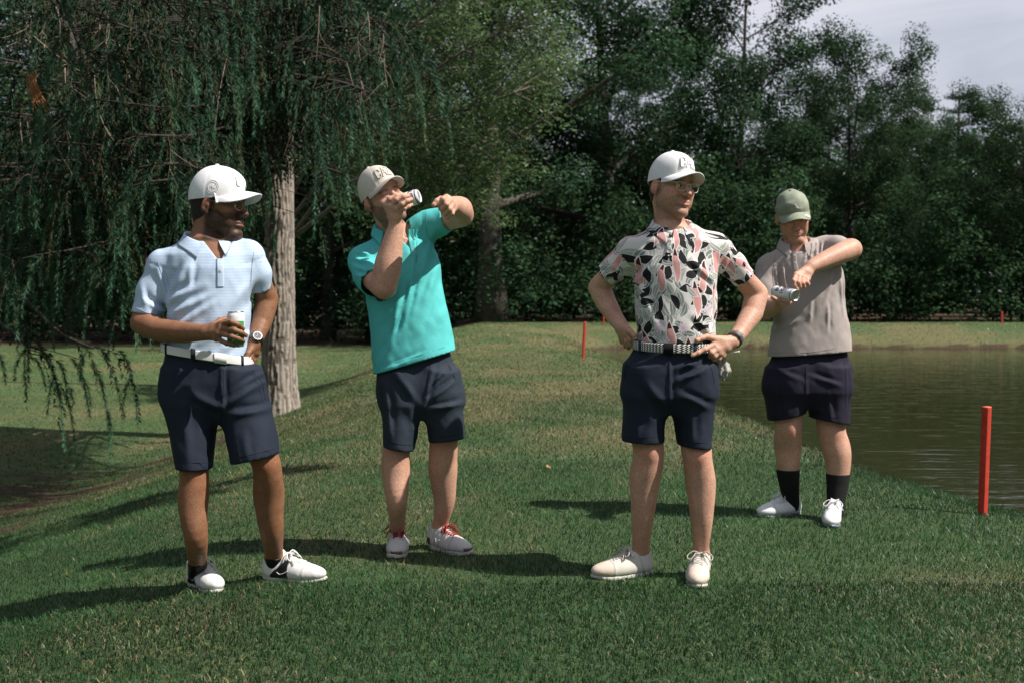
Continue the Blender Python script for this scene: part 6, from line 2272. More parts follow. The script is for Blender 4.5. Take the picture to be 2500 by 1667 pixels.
    d = unit(w0 - w1); e1 = unit(np.cross(d, (0.2, 1, 0.1))); e2 = np.cross(d, e1)
    wc = w0 - d * 0.012
    steel = principled('dark_steel', (0.16, 0.16, 0.165), 0.35, None, None, None, 0.5, None, 1.0)
    wt = MB(); rr = s.px(18) + 0.003
    a = np.linspace(0, 2 * np.pi, 32, endpoint=False)
    wt.grid(np.array([[wc + d * w + (rr + o) * (math.cos(t) * e1 + math.sin(t) * e2) for t in a] for w, o in ((-.010, -.003), (-.010, .0015), (.010, .0015), (.010, -.003))]), closed_v=True)
    wo = s.mb(wt, 'watch', steel)
    fd = unit(np.array([0.35, -0.93, 0.15])); fd = unit(fd - (fd @ d) * d); fs = np.cross(d, fd)
    cc = wc + fd * (rr + 0.003)
    dl = MB(); dl.grid(np.array([[cc + fd * o + r_ * (math.cos(t) * d + math.sin(t) * fs) for t in a] for r_, o in ((.0205, -.004), (.0215, .002), (.0195, .005), (.0165, .0045))]), closed_v=True)
    s.mb(dl, 'bezel', steel, wo)
    df = MB(); df.grid(np.array([[cc + fd * .0046 + r_ * (math.cos(t) * d + math.sin(t) * fs) for t in a] for r_ in (.0168, .0001)]), closed_v=True)
    s.mb(df, 'dial', black, wo)
    ix = MB()
    for k in range(12):
        t = k * math.pi / 6; u_, v_ = math.cos(t) * d + math.sin(t) * fs, -math.sin(t) * d + math.cos(t) * fs
        ix.box(cc + fd * .0052 + u_ * .0132, (0.0018, 0.0011, 0.0004), np.stack([u_, v_, fd], 1))
    for t, l in ((0.7, .009), (2.6, .012)):
        u_, v_ = math.cos(t) * d + math.sin(t) * fs, -math.sin(t) * d + math.cos(t) * fs
        ix.box(cc + fd * .0056 + u_ * l * .5, (l * .5, 0.0008, 0.0003), np.stack([u_, v_, fd], 1))
    s.mb(ix, 'markers', white_pl, wo)
    # thin spectacles
    gl = MB()
    W = s.hw
    for sx in (-1, 1):
        lens = np.array([W((sx * (0.033 + 0.024 * math.cos(t)), 0.104 - 0.012 * abs(math.cos(t)) * (sx * math.cos(t) * sx > 0), 0.002 + 0.018 * math.sin(t))) for t in np.linspace(0, 2 * np.pi, 22)])
        gl.tube(lens, 0.0010, 5, False)
        gl.tube(np.array([W((sx * 0.057, 0.094, 0.008)), W((sx * 0.076, 0.06, 0.010)), W((sx * 0.083, -0.005, 0.012))]), 0.0011, 5)
    gl.tube(np.array([W((-0.010, 0.106, 0.006)), W((0, 0.110, 0.009)), W((0.010, 0.106, 0.006))]), 0.0011, 5)
    s.mb(gl, 'glasses', metal)
    s.body(skin)
    # tee behind the ear and the green can
    te = MB(); a0, a1 = W((0.083, 0.022, 0.040)), W((0.086, 0.034, 0.004))
    te.tube(np.array([a0, a0 + (a1 - a0) * .6, a0 + (a1 - a0) * .85, a1]), [0.0024, 0.0026, 0.0042, 0.0062], 10)
    tee = te.build('golf_tee', white_pl, None, None)
    me = tee.data; me.transform(Matrix.Translation(Vector([-float(v) for v in a0]))); tee.location = Vector([float(v) for v in a0])
    tag(tee, 'white golf tee tucked between the white cap and the ear', 'golf tee')
    green = principled('green_label', (0.060, 0.300, 0.105), 0.35)
    cb = s.j((577, 846, -.245)); ct = s.j((577.5, 761, -.240))
    ct = cb + unit(ct - cb + np.array([0, -0.012, 0])) * 0.131
    can(cb, ct, 0.0335, 'white and green drinks can in the hand of the person in striped polo', canw, (0.3, -1, 0), (), metal,
        [(-1.9, 1.0, 0.06, 0.74, green, 'label_panel'), (0.42, 0.66, 0.40, 0.60, white_pl, 'label_mark')])

    # ================================================ man in turquoise, drinking and pointing
    s = Man(5.15, 'person in a turquoise polo and cream cap, drinking from a can and pointing')
    t1, _ = ground_hit(963, 1366); h1 = t1 + np.array([-0.012, 0.285, 0.0]); h1[2] = ground_z(h1[0], h1[1])
    h2, _ = ground_hit(1050, 1332); t2, _ = ground_hit(1165, 1360)
    s.start((h1 + h2) / 2)
    fair = skin_mat('fair_ruddy_skin', (0.640, 0.375, 0.275), (0.580, 0.310, 0.215))
    teal = heather('turquoise_pique', (0.078, 0.455, 0.455), (0.110, 0.525, 0.520), 260)
    s.hc = P(935, 484, 5.08); s.hR = head_frame(33, -10, 20); s.hs = 0.99; s.hw = lambda q: s.hc + s.hR @ (np.asarray(q, float) * s.hs)
    s.shirt([(585, 915, 1055, 0.085), (620, 885, 1072, 0.115), (665, 882, 1080, 0.13), (717, 893, 1088, 0.138), (766, 900, 1097, 0.145), (820, 905, 1108, 0.150), (860, 908, 1118, 0.152), (915, 911, 1130, 0.156), (960, 912, 1138, 0.158)],
            [(895, 632, 0, 0.062), (1042, 548, 0, 0.060)],
            [[(888, 640, 0.066, -0.01), (900, 672, 0.068, -0.09), (912, 692, 0.066, -0.16)], [(1045, 552, 0.060, 0.0), (1070, 545, 0.060, -0.02), (1094, 536, 0.060, -0.05)]],
            ((920, 913), (1122, 852)), (963, 568, -0.0), [(938, 552), (994, 535), (1010, 614)], teal,
            [(1012, 620, 1000, 720, 7, 9), (1000, 720, 960, 800, 7, 11), (1060, 560, 1010, 740, 6, 14), (1020, 640, 985, 790, 6, 10), (985, 690, 955, 830, 6, 12), (1070, 640, 1030, 770, 4, 14), (930, 880, 1000, 780, 5, 13),
             (865, 610, 905, 620, 6, 7), (862, 630, 905, 640, 6, 7), (865, 650, 910, 662, 6, 7), (870, 672, 910, 680, 5, 7), (1010, 640, 1012, 560, 5, 7), (935, 905, 1040, 860, 3, 8)], 0.008)
    s.collar((960, 562, 0.0), 20, 0.078, 0.068, teal, (-0.16, 0.02), tip=0.014, open_=0.80, drop=0.045, parent=s.shirt_o)
    s.placket([(1003, 560), (1006, 590), (1012, 625)], 8, teal, [(1007, 596), (1010, 612)], white_pl)
    s.head((935, 484), -0.07, 33, -10, 20, 0.99, (963, 568, 0.0), 0.062, (965, 680), [(890, 625, 0, 0.05), (1040, 545, 0, 0.05)],
           beard=((0.16, 0.15, 0.15), 0.75, -0.036), lids=True)
    s.hair(hair_br, -0.070, 0.018)
    s.cap(cream, [('C', -1.22), ('A', 0.0), ('Z', 1.22)], -4, 0.122, thread=thread_c, fill=cream, brim_len=0.066, brim_curve=0.010, patch=(1.5, 0.30, 0.020))
    o = -0.055
    f1 = [[(943, 502, -.25 + o), (951, 486, -.265 + o), (968, 478, -.26 + o), (983, 475, -.235 + o)], [(956, 503, -.255 + o), (968, 488, -.28 + o), (984, 480, -.275 + o), (997, 478, -.245 + o)],
          [(968, 508, -.255 + o), (982, 499, -.28 + o), (994, 491, -.275 + o), (1004, 487, -.245 + o)], [(977, 515, -.245 + o), (988, 510, -.265 + o), (997, 505, -.26 + o), (1004, 501, -.24 + o)]]
    s.arm([(890, 652, 24, -.04), (912, 682, 27, -.14), (938, 700, 31, -.24), (947, 650, 33, -.25), (958, 595, 25, -.26), (966, 556, 18.5, -.27)], f1, [(962, 534, -.26), (968, 520, -.225), (978, 510, -.20), (988, 505, -.19)], 1.0)
    f2 = [[(1090, 483, -.38), (1081, 487, -.425), (1072, 499, -.42), (1075, 511, -.395)], [(1098, 490, -.38), (1090, 500, -.43), (1079, 511, -.415), (1081, 521, -.39)],
          [(1104, 500, -.375), (1098, 512, -.42), (1086, 522, -.405), (1085, 529, -.38)], [(1108, 510, -.37), (1104, 522, -.405), (1091, 531, -.395), (1087, 534, -.375)]]
    s.arm([(1055, 550, 24, 0), (1125, 524, 30, -.08), (1122, 512, 31, -.16), (1110, 505, 25, -.25), (1104, 501, 20, -.32)], f2, [(1087, 489, -.36), (1076, 486, -.40), (1066, 491, -.425), (1059, 501, -.43)], 1.05)
    s.nails(f1 + f2[:1], nailm)
    s.leg([(970, 930, 44, 0), (974, 1020, 34, -.02), (967, 1095, 33, -.05), (966, 1155, 33.5, -.05), (969, 1228, 25, -.06), (971, 1282, 18.5, -.07), (972, 1312, 18, -.07)], -1, (s.shoe_frame(h1, t1, 0.288), 0))
    s.leg([(1065, 930, 46, 0), (1080, 1010, 40, .02), (1083, 1078, 35, .02), (1081, 1150, 34, .05), (1085, 1222, 26, .09), (1087, 1268, 18.5, .11), (1087, 1300, 18, .12)], 1, (s.shoe_frame(h2, t2, 0.288), 0))
    s.shorts([(800, 925, 1085, 0.118), (860, 920, 1104, 0.128), (910, 920, 1117, 0.136), (950, 921, 1129, 0.142), (985, 925, 1134, 0.142)],
             [([(960, 921, 1036, 0.138), (1042, 930, 1026, 0.125, -0.03), (1140, 934, 1010, 0.108, -0.05)], ((932, 1090), (1016, 1104))),
              ([(955, 1028, 1131, 0.138), (1030, 1036, 1138, 0.122, 0.0), (1120, 1044, 1143, 0.108, 0.02)], ((1040, 1084), (1144, 1073)))], navy2,
             [(1060, 890, 1034, 1000, 5, 8), (1035, 1000, 960, 900, 5, 16), (1040, 980, 1110, 930, 6, 10), (1042, 1000, 1125, 985, 5, 10), (1080, 910, 1055, 940, 5, 6), (940, 930, 955, 1070, 4, 12), (1000, 950, 1015, 1080, 4, 14)], 0.006)
    s.seam([[(1050, 885), (1045, 930), (1036, 1010)], [(1095, 890), (1112, 925)], [(928, 940), (936, 985)], [(945, 1076), (980, 1085), (1008, 1086)], [(1052, 1069), (1095, 1064), (1134, 1058)]], seam_n, s.pg, s.shorts_o)
    seam_t = principled('turquoise_seam', (0.020, 0.26, 0.25), 0.9)
    s.seam([[(925, 898), (1020, 868), (1116, 838)], [(1040, 520), (1040, 570), (1062, 600)], [(1017, 640), (1018, 560)], [(880, 600), (905, 640)]], seam_t, s.sg, s.shirt_o)
    red = principled('dark_red_laces', (0.230, 0.022, 0.020), 0.75)
    grey_m = principled('grey_mesh', (0.60, 0.585, 0.565), 0.6, (70, (0.46, 0.45, 0.44), 0.25), (260, 0.3, 0.001), 'tint')
    heelred = lambda V: np.where(((V[:, 1] < 0.055) & (V[:, 2] < 0.062) & (V[:, 2] > 0.026))[:, None], np.array([0.20, 0.045, 0.035]), np.where(((V[:, 1] > 0.276) & (V[:, 2] < 0.045))[:, None], np.array([0.36, 0.20, 0.15]), 1.0))
    nmk = [[(0.085, 0.036), (0.097, 0.066)], [(0.097, 0.066), (0.117, 0.036)], [(0.117, 0.036), (0.129, 0.066)]]
    for hh, tt, sd in ((h1, t1, -1), (h2, t2, 1)):
        s.shoe(hh, tt, grey_m, sole_w, red, sd, heelred, 0.288, white_sh, mark=[(nmk, sd, 0.0026), (nmk, -sd, 0.0026)], mark_mat=principled('grey_mark' if sd < 0 else 'grey_mark_b', (0.36, 0.36, 0.37), 0.5), sole_h=0.030, wide=1.04)
    s.body(fair)
    ce = s.j((1024, 479, -.262)); c0 = s.j((953, 502, -.232)); c0 = ce + unit(c0 - ce) * 0.150
    can(ce, c0, 0.0332, 'white can with dark lettering held to the mouth of the person in turquoise', canw, (-0.05, -1, 0.12),
        [('BUD', 0.030, 0.21, 0.55, ink, math.pi), ('LIGHT', 0.026, 0.43, 0.62, ink, math.pi)], metal, [(-math.pi, math.pi, 0.055, 0.085, ink, 'dark_ring'), (-0.9, 1.5, 0.60, 0.80, principled('blue_print', (0.03, 0.09, 0.36), 0.4), 'blue_print')])

    # ================================================ man in the floral shirt
    s = Man(4.72, 'person in a pink and black floral shirt, white cap and glasses, hands on hips')
    h1, _ = ground_hit(1592, 1398); t1, _ = ground_hit(1456, 1410)
    t2, _ = ground_hit(1705, 1440); h2 = t2 + np.array([0.062, 0.285, 0.0]); h2[2] = ground_z(h2[0], h2[1])
    s.start((h1 + h2) / 2)
    fl = floral('floral_print')
    s.hc = P(1640, 458, 4.70); s.hR = head_frame(32, 3, -5); s.hs = 0.985; s.hw = lambda q: s.hc + s.hR @ (np.asarray(q, float) * s.hs)
    s.shirt([(562, 1590, 1695, 0.08), (590, 1546, 1748, 0.108), (640, 1541, 1758, 0.128), (700, 1546, 1754, 0.135), (760, 1549, 1750, 0.138), (805, 1552, 1746, 0.142), (890, 1552, 1746, 0.14)],
            [(1544, 612, 0, 0.054), (1745, 598, 0, 0.054)],
            [[(1536, 620, 0.055, 0), (1509, 648, 0.056, 0.03), (1482, 673, 0.056, 0.06)], [(1754, 608, 0.054, 0), (1788, 645, 0.055, 0.03), (1817, 680, 0.054, 0.05)]],
            ((1552, 838), (1746, 842)), (1640, 560, 0), [(1614, 540), (1672, 536), (1637, 566)], fl,
            [(1755, 650, 1720, 800, 5, 12), (1550, 660, 1600, 800, 5, 14), (1560, 820, 1620, 760, 5, 11), (1740, 820, 1690, 770, 5, 11), (1500, 640, 1530, 690, 6, 9), (1490, 660, 1515, 690, 5, 8), (1790, 620, 1770, 680, 5, 9), (1745, 690, 1690, 640, 5, 10), (1552, 690, 1600, 640, 5, 10)], 0.007)
    s.collar((1641, 552, 0), 6, 0.076, 0.066, fl, (0.0, 0.05), attr=lambda V, sh: np.stack([V[:, 0] * 1.0 + 0.3, V[:, 2] + 0.2 + V[:, 1], 0 * V[:, 0]], -1), tip=0.022, open_=0.36, parent=s.shirt_o)
    s.placket([(1637, 563), (1634, 595), (1632, 625)], 8, fl, [(1637, 570), (1635, 588), (1633, 606)], white_pl)
    lb = MB(); lc_ = [s.on_shirt(1632 + a_, 624 + b_, 0.0045) for a_, b_ in ((-5, -6), (5, -6), (5, 6), (-5, 6))]
    lb.add(lc_, [(0, 3, 2, 1)]); s.mb(lb, 'woven_tab', black, s.shirt_o)
    hb = MB(); hp = [(0, 2.8), (-2.2, 0.6), (-2.0, -1.2), (-1, -1.8), (0, -0.9), (1, -1.8), (2.0, -1.2), (2.2, 0.6)]
    hb.add([s.on_shirt(1632 + a_, 624.3 + b_, 0.0052) for a_, b_ in hp], None, [(0, k, k + 1) for k in range(1, 7)]); s.mb(hb, 'woven_heart', white_pl, s.shirt_o)
    tb = MB(); tb.grid(np.array([[s.on_shirt(1815 + 1.1 * i - 0.2 * j, 639 + 0.9 * i + 4 * j, 0.003) for i in range(6)] for j in range(3)])); s.mb(tb, 'sleeve_tab', black, s.shirt_o)
    tw = MB(); tw.tube(np.array([s.on_shirt(1817 + 1.0 * i, 644 + 0.9 * i + (1.2 if i % 2 else -1.2), 0.0045) for i in range(5)]), 0.0011, 4); s.mb(tw, 'sleeve_tab_stitching', white_pl, s.shirt_o)
    s.head((1640, 458), -0.02, 32, 3, -5, 0.985, (1640, 562, 0.0), 0.062, (1640, 680), [(1545, 604, 0, 0.05), (1742, 592, 0, 0.05)], smile=0.45,
           beard=((0.40, 0.36, 0.34), 0.55, -0.044))
    s.eyes((0.05, 0.07, 0.06), 0.35)
    s.hair(hair_br, -0.062, 0.018)
    s.cap(white, [('C', -1.22), ('A', 0.0), ('Z', 1.22)], -3, 0.122, thread=thread_w, fill=white, brim_len=0.068, brim_curve=0.012, patch=(1.5, 0.30, 0.020), under=cream)
    W = s.hw
    fr = MB(); ls = []; clear = principled('clear_frame', (0.62, 0.60, 0.56), 0.15, None, None, None, 0.6)
    for sx in (-1, 1):
        ang = np.linspace(0, 2 * np.pi, 27)
        lens = []
        for t in ang:
            cx_, cz_ = math.copysign(abs(math.cos(t)) ** 0.75, math.cos(t)), math.copysign(abs(math.sin(t)) ** 0.75, math.sin(t))
            lens.append(W((sx * (0.0345 + 0.0235 * cx_), 0.1065 - 0.20 * max(0, 0.0345 + 0.0235 * cx_ - 0.03), -0.003 + 0.0185 * cz_ * (1.0 if cz_ > 0 else 0.95))))
        fr.tube(np.array(lens), 0.0014, 6, False)
        fr.tube(np.array([W((sx * 0.058, 0.100, 0.010)), W((sx * 0.067, 0.088, 0.011)), W((sx * 0.076, 0.05, 0.011)), W((sx * 0.083, -0.008, 0.012))]), 0.0018, 6)
        c_ = np.mean(lens[:-1], 0)
        ls.append(MB().add(np.array(lens[:-1] + [c_]), None, [(i, (i + 1) % 26, 26) for i in range(26)]))
    fr.tube(np.array([W((-0.011, 0.107, 0.004)), W((0, 0.112, 0.008)), W((0.011, 0.107, 0.004))]), 0.0019, 6)
    fo = s.mb(fr, 'glasses', clear)
    gm = bpy.data.materials.new('spectacle_glass'); t_, N_, K_ = nodes_of(gm); N_.remove(N_['Principled BSDF'])
    tr, gs_, mx_ = N_.new('ShaderNodeBsdfTransparent'), N_.new('ShaderNodeBsdfGlossy'), N_.new('ShaderNodeMixShader')
    gs_.inputs['Roughness'].default_value = 0.02; mx_.inputs['Fac'].default_value = 0.07
    K_.new(tr.outputs[0], mx_.inputs[1]); K_.new(gs_.outputs[0], mx_.inputs[2]); K_.new(mx_.outputs[0], N_['Material Output'].inputs['Surface'])
    for q in ls:
        s.mb(q, 'lens', gm, fo)
    f1 = [[(1532, 815, -.03), (1538, 828, -.035), (1541, 838, -.02), (1542, 846, .0)], [(1525, 815, -.01), (1530, 831, -.015), (1533, 842, .0), (1534, 850, .02)],
          [(1518, 813, .01), (1522, 829, .01), (1525, 839, .02), (1526, 846, .04)], [(1511, 809, .03), (1514, 821, .03), (1516, 831, .04), (1517, 837, .055)]]
    s.arm([(1520, 640, 22, .02), (1490, 668, 23, .06), (1463, 702, 26, .12), (1479, 738, 24.5, .10), (1503, 778, 19.5, .05), (1517, 796, 17, .01)], f1, [(1531, 803, -.04), (1541, 812, -.055), (1548, 820, -.06)], 1.0)
    f2 = [[(1741, 842, -.10), (1720, 852, -.135), (1704, 861, -.145), (1691, 867, -.15)], [(1748, 853, -.10), (1737, 861, -.125), (1734, 869, -.10), (1738, 873, -.08)],
          [(1755, 861, -.085), (1744, 869, -.11), (1742, 877, -.085), (1747, 879, -.06)], [(1763, 867, -.065), (1755, 875, -.08), (1754, 881, -.06), (1757, 883, -.04)]]
    s.arm([(1780, 640, 21, .03), (1815, 680, 24, .06), (1847, 718, 27, .11), (1836, 765, 26, .07), (1806, 812, 20, .0), (1789, 834, 17.5, -.045)], f2, [(1748, 828, -.09), (1725, 822, -.125), (1712, 826, -.14), (1701, 831, -.15)], 1.03)
    s.nails(f2[:1], nailm)
    ring = MB(); a, b = s.j(f2[2][0]), s.j(f2[2][1]); q_ = a + (b - a) * .45; d = unit(b - a); e1 = unit(np.cross(d, (0, 0, 1))); e2 = np.cross(d, e1)
    ring.tube(np.array([q_ + 0.0118 * (math.cos(t) * e1 + math.sin(t) * e2) for t in np.linspace(0, 2 * np.pi, 20)]), 0.0015, 5, False)
    s.mb(ring, 'finger_ring', metal)
    s.leg([(1575, 930, 48, 0), (1574, 1010, 38, 0), (1583, 1102, 38, -.02), (1575, 1176, 36, .0), (1569, 1258, 28, .02), (1563, 1322, 20, .04), (1566, 1358, 19, .05)], -1, (s.shoe_frame(h1, t1), 0))
    s.leg([(1688, 930, 50, 0), (1690, 1010, 44, 0), (1702, 1112, 36, -.03), (1711, 1186, 35.5, -.01), (1713, 1268, 27, .0), (1710, 1332, 18.5, .0), (1711, 1368, 18, .0)], 1, (s.shoe_frame(h2, t2), 0))
    s.shorts([(828, 1552, 1744, 0.14), (862, 1536, 1750, 0.146), (905, 1518, 1752, 0.15), (965, 1516, 1751, 0.147)],
             [([(950, 1516, 1636, 0.142), (1024, 1515, 1629, 0.132), (1120, 1513, 1626, 0.118, -0.01)], ((1511, 1080), (1632, 1083))),
              ([(950, 1632, 1751, 0.142), (1024, 1640, 1746, 0.130), (1135, 1653, 1740, 0.114, -0.02)], ((1649, 1088), (1743, 1099)))], navy,
             [(1634, 870, 1634, 1000, 4, 7), (1640, 900, 1700, 880, 5, 9), (1645, 930, 1720, 900, 6, 10), (1655, 960, 1740, 1000, 5, 12), (1630, 1000, 1570, 930, 5, 16), (1560, 960, 1555, 1070, 4, 14), (1690, 990, 1690, 1080, 3, 12), (1530, 895, 1550, 870, 5, 8)], 0.0055, waist=((1552, 842), (1744, 846)))
    s.seam([[(1634, 868), (1634, 940), (1634, 1000)], [(1712, 868), (1738, 900), (1744, 935)], [(1530, 885), (1522, 930)], [(1522, 1064), (1570, 1067), (1620, 1066)], [(1658, 1072), (1700, 1079), (1732, 1082)]], seam_n, s.pg, s.shorts_o)
    s.belt([(1552, 842), (1650, 850), (1744, 846)], 0.036, woven('woven_belt'), 0.006, 0.0035, buckle=(1618, 1640), bmat=black, loops=(1565, 1692), lmat=navy)
    knit = principled('cream_knit', (0.66, 0.625, 0.565), 0.8, (90, (0.57, 0.535, 0.475), 0.25), (420, 0.6, 0.002), 'tint')
    lace_c = principled('grey_beige_laces', (0.46, 0.43, 0.38), 0.8)
    toec = lambda V: np.where((V[:, 1] > 0.20 + 0.2 * V[:, 2])[:, None], np.array([1.02, 0.90, 0.84]), 1.0)
    for hh, tt, sd in ((h1, t1, -1), (h2, t2, 1)):
        s.shoe(hh, tt, knit, sole_w, lace_c, sd, toec, 0.285, lining=None)
    # band on the wrist
    w0, w1 = s.j((1789, 834, -.045)), s.j((1806, 812, .0)); d = unit(w0 - w1); e1 = unit(np.cross(d, (0.2, 1, 0.1))); e2 = np.cross(d, e1)
    wb = MB(); wc = w0 - d * 0.018; rr = s.px(18) + 0.0035; a = np.linspace(0, 2 * np.pi, 32, endpoint=False)
    wb.grid(np.array([[wc + d * w + (rr + o_) * (math.cos(t) * e1 + math.sin(t) * e2) for t in a] for w, o_ in ((-.013, -.003), (-.013, .001), (.013, .001), (.013, -.003))]), closed_v=True)
    wo = s.mb(wb, 'fitness_band', principled('dark_weave', (0.050, 0.048, 0.050), 0.8, (300, (0.09, 0.085, 0.085), 0.2)))
    fd = unit(np.array([0.25, -0.8, 0.55])); fd = unit(fd - (fd @ d) * d); fs = np.cross(d, fd)
    wm = MB(); wm.box(wc + fd * (rr + 0.002), (0.0125, 0.017, 0.0035), np.stack([d, fs, fd], 1)); s.mb(wm, 'band_clasp', principled('grey_clasp', (0.19, 0.18, 0.18), 0.5), wo)
    s.body(fair)
    # glove hanging from the back pocket
    g0 = P(1768, 880, s.D + 0.02)
    go = tag(empty('golf_glove', g0), 'pale golf glove hanging from the pocket of the person in the floral shirt', 'glove')
    gg = Grid3(P(1740, 960, s.D) - np.array([0, 0.06, 0]), P(1805, 860, s.D) + np.array([0, 0.12, 0.02]), 0.003)
    Jg = lambda x, y, dd: P(x, y, s.D + dd)
    gg.rc(Jg(1764, 874, .03), Jg(1769, 898, .035), 0.013, 0.021, 0.01, flat=((0, 1, 0), 1.7))
    for x0, x1, x2, y2, dd in ((1757, 1756, 1760, 918, .03), (1764, 1765, 1766, 926, .035), (1771, 1773, 1773, 917, .03), (1777, 1780, 1778, 915, .04)):
        gg.rc(Jg(x0, 890, dd), Jg(x1, 905, dd - .005), 0.0088, 0.0092, 0.004); gg.rc(Jg(x1, 905, dd - .005), Jg(x2, y2, dd), 0.0092, 0.0062, 0.004)
    gg.displace(lambda X, Y, Z: 0.004 * (fbm2(X * 60, Z * 50 + Y * 30, 3, 3) - 0.5))
    V, Q = gg.surface(1)
    link('glove_body', make_mesh('glove_body', V, Q), principled('worn_white_leather', (0.46, 0.45, 0.42), 0.6, (70, (0.28, 0.26, 0.23), 0.2), (150, 0.4, 0.002)), go, -g0)
    fp = MB(); fp.grid(np.array([[Jg(1763 + 4 * i, 871 + 3.2 * i - 3 * j * (1 - i / 4), .01 - .006 * j) for j in range(3)] for i in range(5)])); fp.grid(np.array([[Jg(1763 + 4 * i, 871 + 3.2 * i - 3 * j * (1 - i / 4), .013 - .006 * j) for j in range(3)] for i in range(5)])[:, ::-1])
    fp.build('cuff_tab', white_sh and white, go, -g0)
    te = MB(); a0, a1 = P(1784, 861, s.D + .04), P(1805, 858.5, s.D + .04)
    te.tube(np.array([a0, a0 + (a1 - a0) * .6, a0 + (a1 - a0) * .9, a1]), [0.0026, 0.0028, 0.0042, 0.0056], 10)
    tee = te.build('golf_tee', white_pl); tee.data.transform(Matrix.Translation(Vector([-float(v) for v in a0]))); tee.location = Vector([float(v) for v in a0])
    tag(tee, 'white golf tee sticking out behind the wrist above the golf glove', 'golf tee')

    # ================================================ man in the grey polo, opening a can
    s = Man(6.02, 'person in a grey polo and faded green cap, bent arm, opening a can')
    h1, _ = ground_hit(1953, 1252); t1, _ = ground_hit(1843, 1262)
    t2, _ = ground_hit(2030, 1290); h2 = t2 + np.array([0.100, 0.27, 0.0]); h2[2] = ground_z(h2[0], h2[1])
    s.start((h1 + h2) / 2)
    taupe = heather('taupe_heather', (0.335, 0.290, 0.275), (0.400, 0.350, 0.335), 330)
    s.hc = P(1936, 528, 5.98); s.hR = head_frame(-4, 22, 9); s.hs = 1.0; s.hw = lambda q: s.hc + s.hR @ (np.asarray(q, float) * s.hs)
    s.shirt([(600, 1912, 1998, 0.08), (630, 1882, 2040, 0.110), (660, 1879, 2056, 0.125), (700, 1882, 2060, 0.135), (745, 1886, 2061, 0.142), (790, 1888, 2071, 0.148), (830, 1881, 2078, 0.152), (875, 1873, 2082, 0.156), (925, 1871, 2086, 0.158)],
            [(1880, 645, 0, 0.056), (2010, 606, 0, 0.060)],
            [[(1872, 655, 0.060, 0), (1869, 700, 0.062, -0.02), (1869, 738, 0.062, -0.04)], [(2018, 606, 0.060, 0.0), (2045, 606, 0.062, -0.06), (2064, 612, 0.062, -0.10)]],
            ((1875, 874), (2080, 857)), (1944, 600, -0.02), [(1916, 590), (1962, 586), (1938, 618)], taupe,
            [(1990, 585, 1975, 660, 7, 6), (2002, 585, 1992, 655, 7, 6), (2014, 590, 2005, 650, 6, 6), (1978, 590, 1962, 650, 5, 6), (2050, 640, 2010, 740, 6, 9), (2055, 660, 2062, 770, 6, 8), (1900, 650, 1905, 720, 5, 8), (1915, 650, 1920, 700, 5, 7), (2020, 740, 2018, 810, 5, 7), (1980, 730, 1975, 790, 4, 8),
             (1890, 810, 1950, 780, 4, 11)], 0.007)
    s.collar((1944, 592, -0.01), -10, 0.076, 0.066, taupe, (-0.06, 0.0), tip=0.022, open_=0.42, parent=s.shirt_o)
    s.placket([(1938, 616), (1940, 640), (1944, 664)], 6, taupe, [(1939, 624), (1941, 642)], white_pl)
    s.head((1936, 528), -0.04, -4, 22, 9, 1.0, (1944, 602, 0.0), 0.061, (1944, 700), [(1885, 640, 0, 0.05), (2005, 603, 0, 0.05)], smile=1.0, lids=True,
           beard=((0.55, 0.50, 0.48), 0.30, -0.046))
    s.hair(hair_br, -0.055, 0.018)
    s.cap(sage, None, 2, 0.112, brim_len=0.070, brim_curve=0.014, soft=1.0, thread=white_pl, fill=white_pl)
    s.cap_strokes([[(-0.5, 0.5), (0.1, 0.2), (0.3, -0.3), (0.1, -0.9)], [(0.1, 0.2), (-0.2, -0.2), (-0.25, -0.5)], [(0.3, -0.3), (0.6, -0.6), (0.5, -0.95)], [(-0.5, 0.5), (-0.2, 0.75)]], 0.0017, 0.0016, 'embroidered_emblem', white_pl, 0.10, 0.42, 0.014)
    mk = MB(); CW = s.capW; cr = s.cap_crown
    q0 = np.array([-0.055, 0.125, 0.0345])
    aa = np.arange(18) / 18 * 2 * np.pi
    mk.grid(np.array([[CW(q0 + np.array([r_ * math.cos(t), r_ * math.sin(t) * 0.9, z_ - 0.45 * r_ * math.cos(t) * -1 * 0.9 - 0.15 * r_ * math.sin(t)])) for t in aa] for r_, z_ in ((.0125, -.002), (.0125, .0015), (.0110, .003), (.0001, .0034))]), closed_v=True)
    s.mb(mk, 'ball_marker', white_pl, s.cap_o)
    f1 = [[(1912, 744, -.29), (1922, 742, -.275), (1929, 737, -.25), (1931, 730, -.235)], [(1909, 745, -.30), (1917, 744, -.285), (1925, 740, -.26), (1927, 733, -.24)],
          [(1903, 742, -.29), (1910, 744, -.27), (1917, 740, -.245), (1919, 733, -.225)], [(1899, 739, -.275), (1904, 741, -.255), (1910, 738, -.235), (1912, 732, -.22)]]
    s.arm([(1869, 690, 22, -.02), (1867, 750, 25, -.06), (1876, 752, 25, -.12), (1890, 748, 20, -.19), (1898, 746, 16.5, -.235)], f1, [(1902, 739, -.31), (1897, 733, -.335), (1890, 729, -.34), (1886, 727, -.335)], 1.0)
    f2 = [[(1943, 671, -.33), (1938, 686, -.365), (1941, 698, -.37), (1947, 708, -.365)], [(1952, 677, -.33), (1949, 690, -.37), (1953, 700, -.36), (1957, 698, -.335)],
          [(1962, 681, -.32), (1960, 692, -.36), (1963, 700, -.345), (1966, 696, -.32)], [(1972, 682, -.31), (1971, 691, -.345), (1973, 696, -.33), (1975, 692, -.31)]]
    s.arm([(2030, 608, 21, -.03), (2078, 609, 25, -.12), (2050, 620, 24.5, -.17), (2005, 640, 20, -.23), (1980, 652, 16, -.265)], f2, [(1957, 668, -.29), (1949, 680, -.275), (1950, 692, -.28), (1953, 700, -.29)], 1.0)
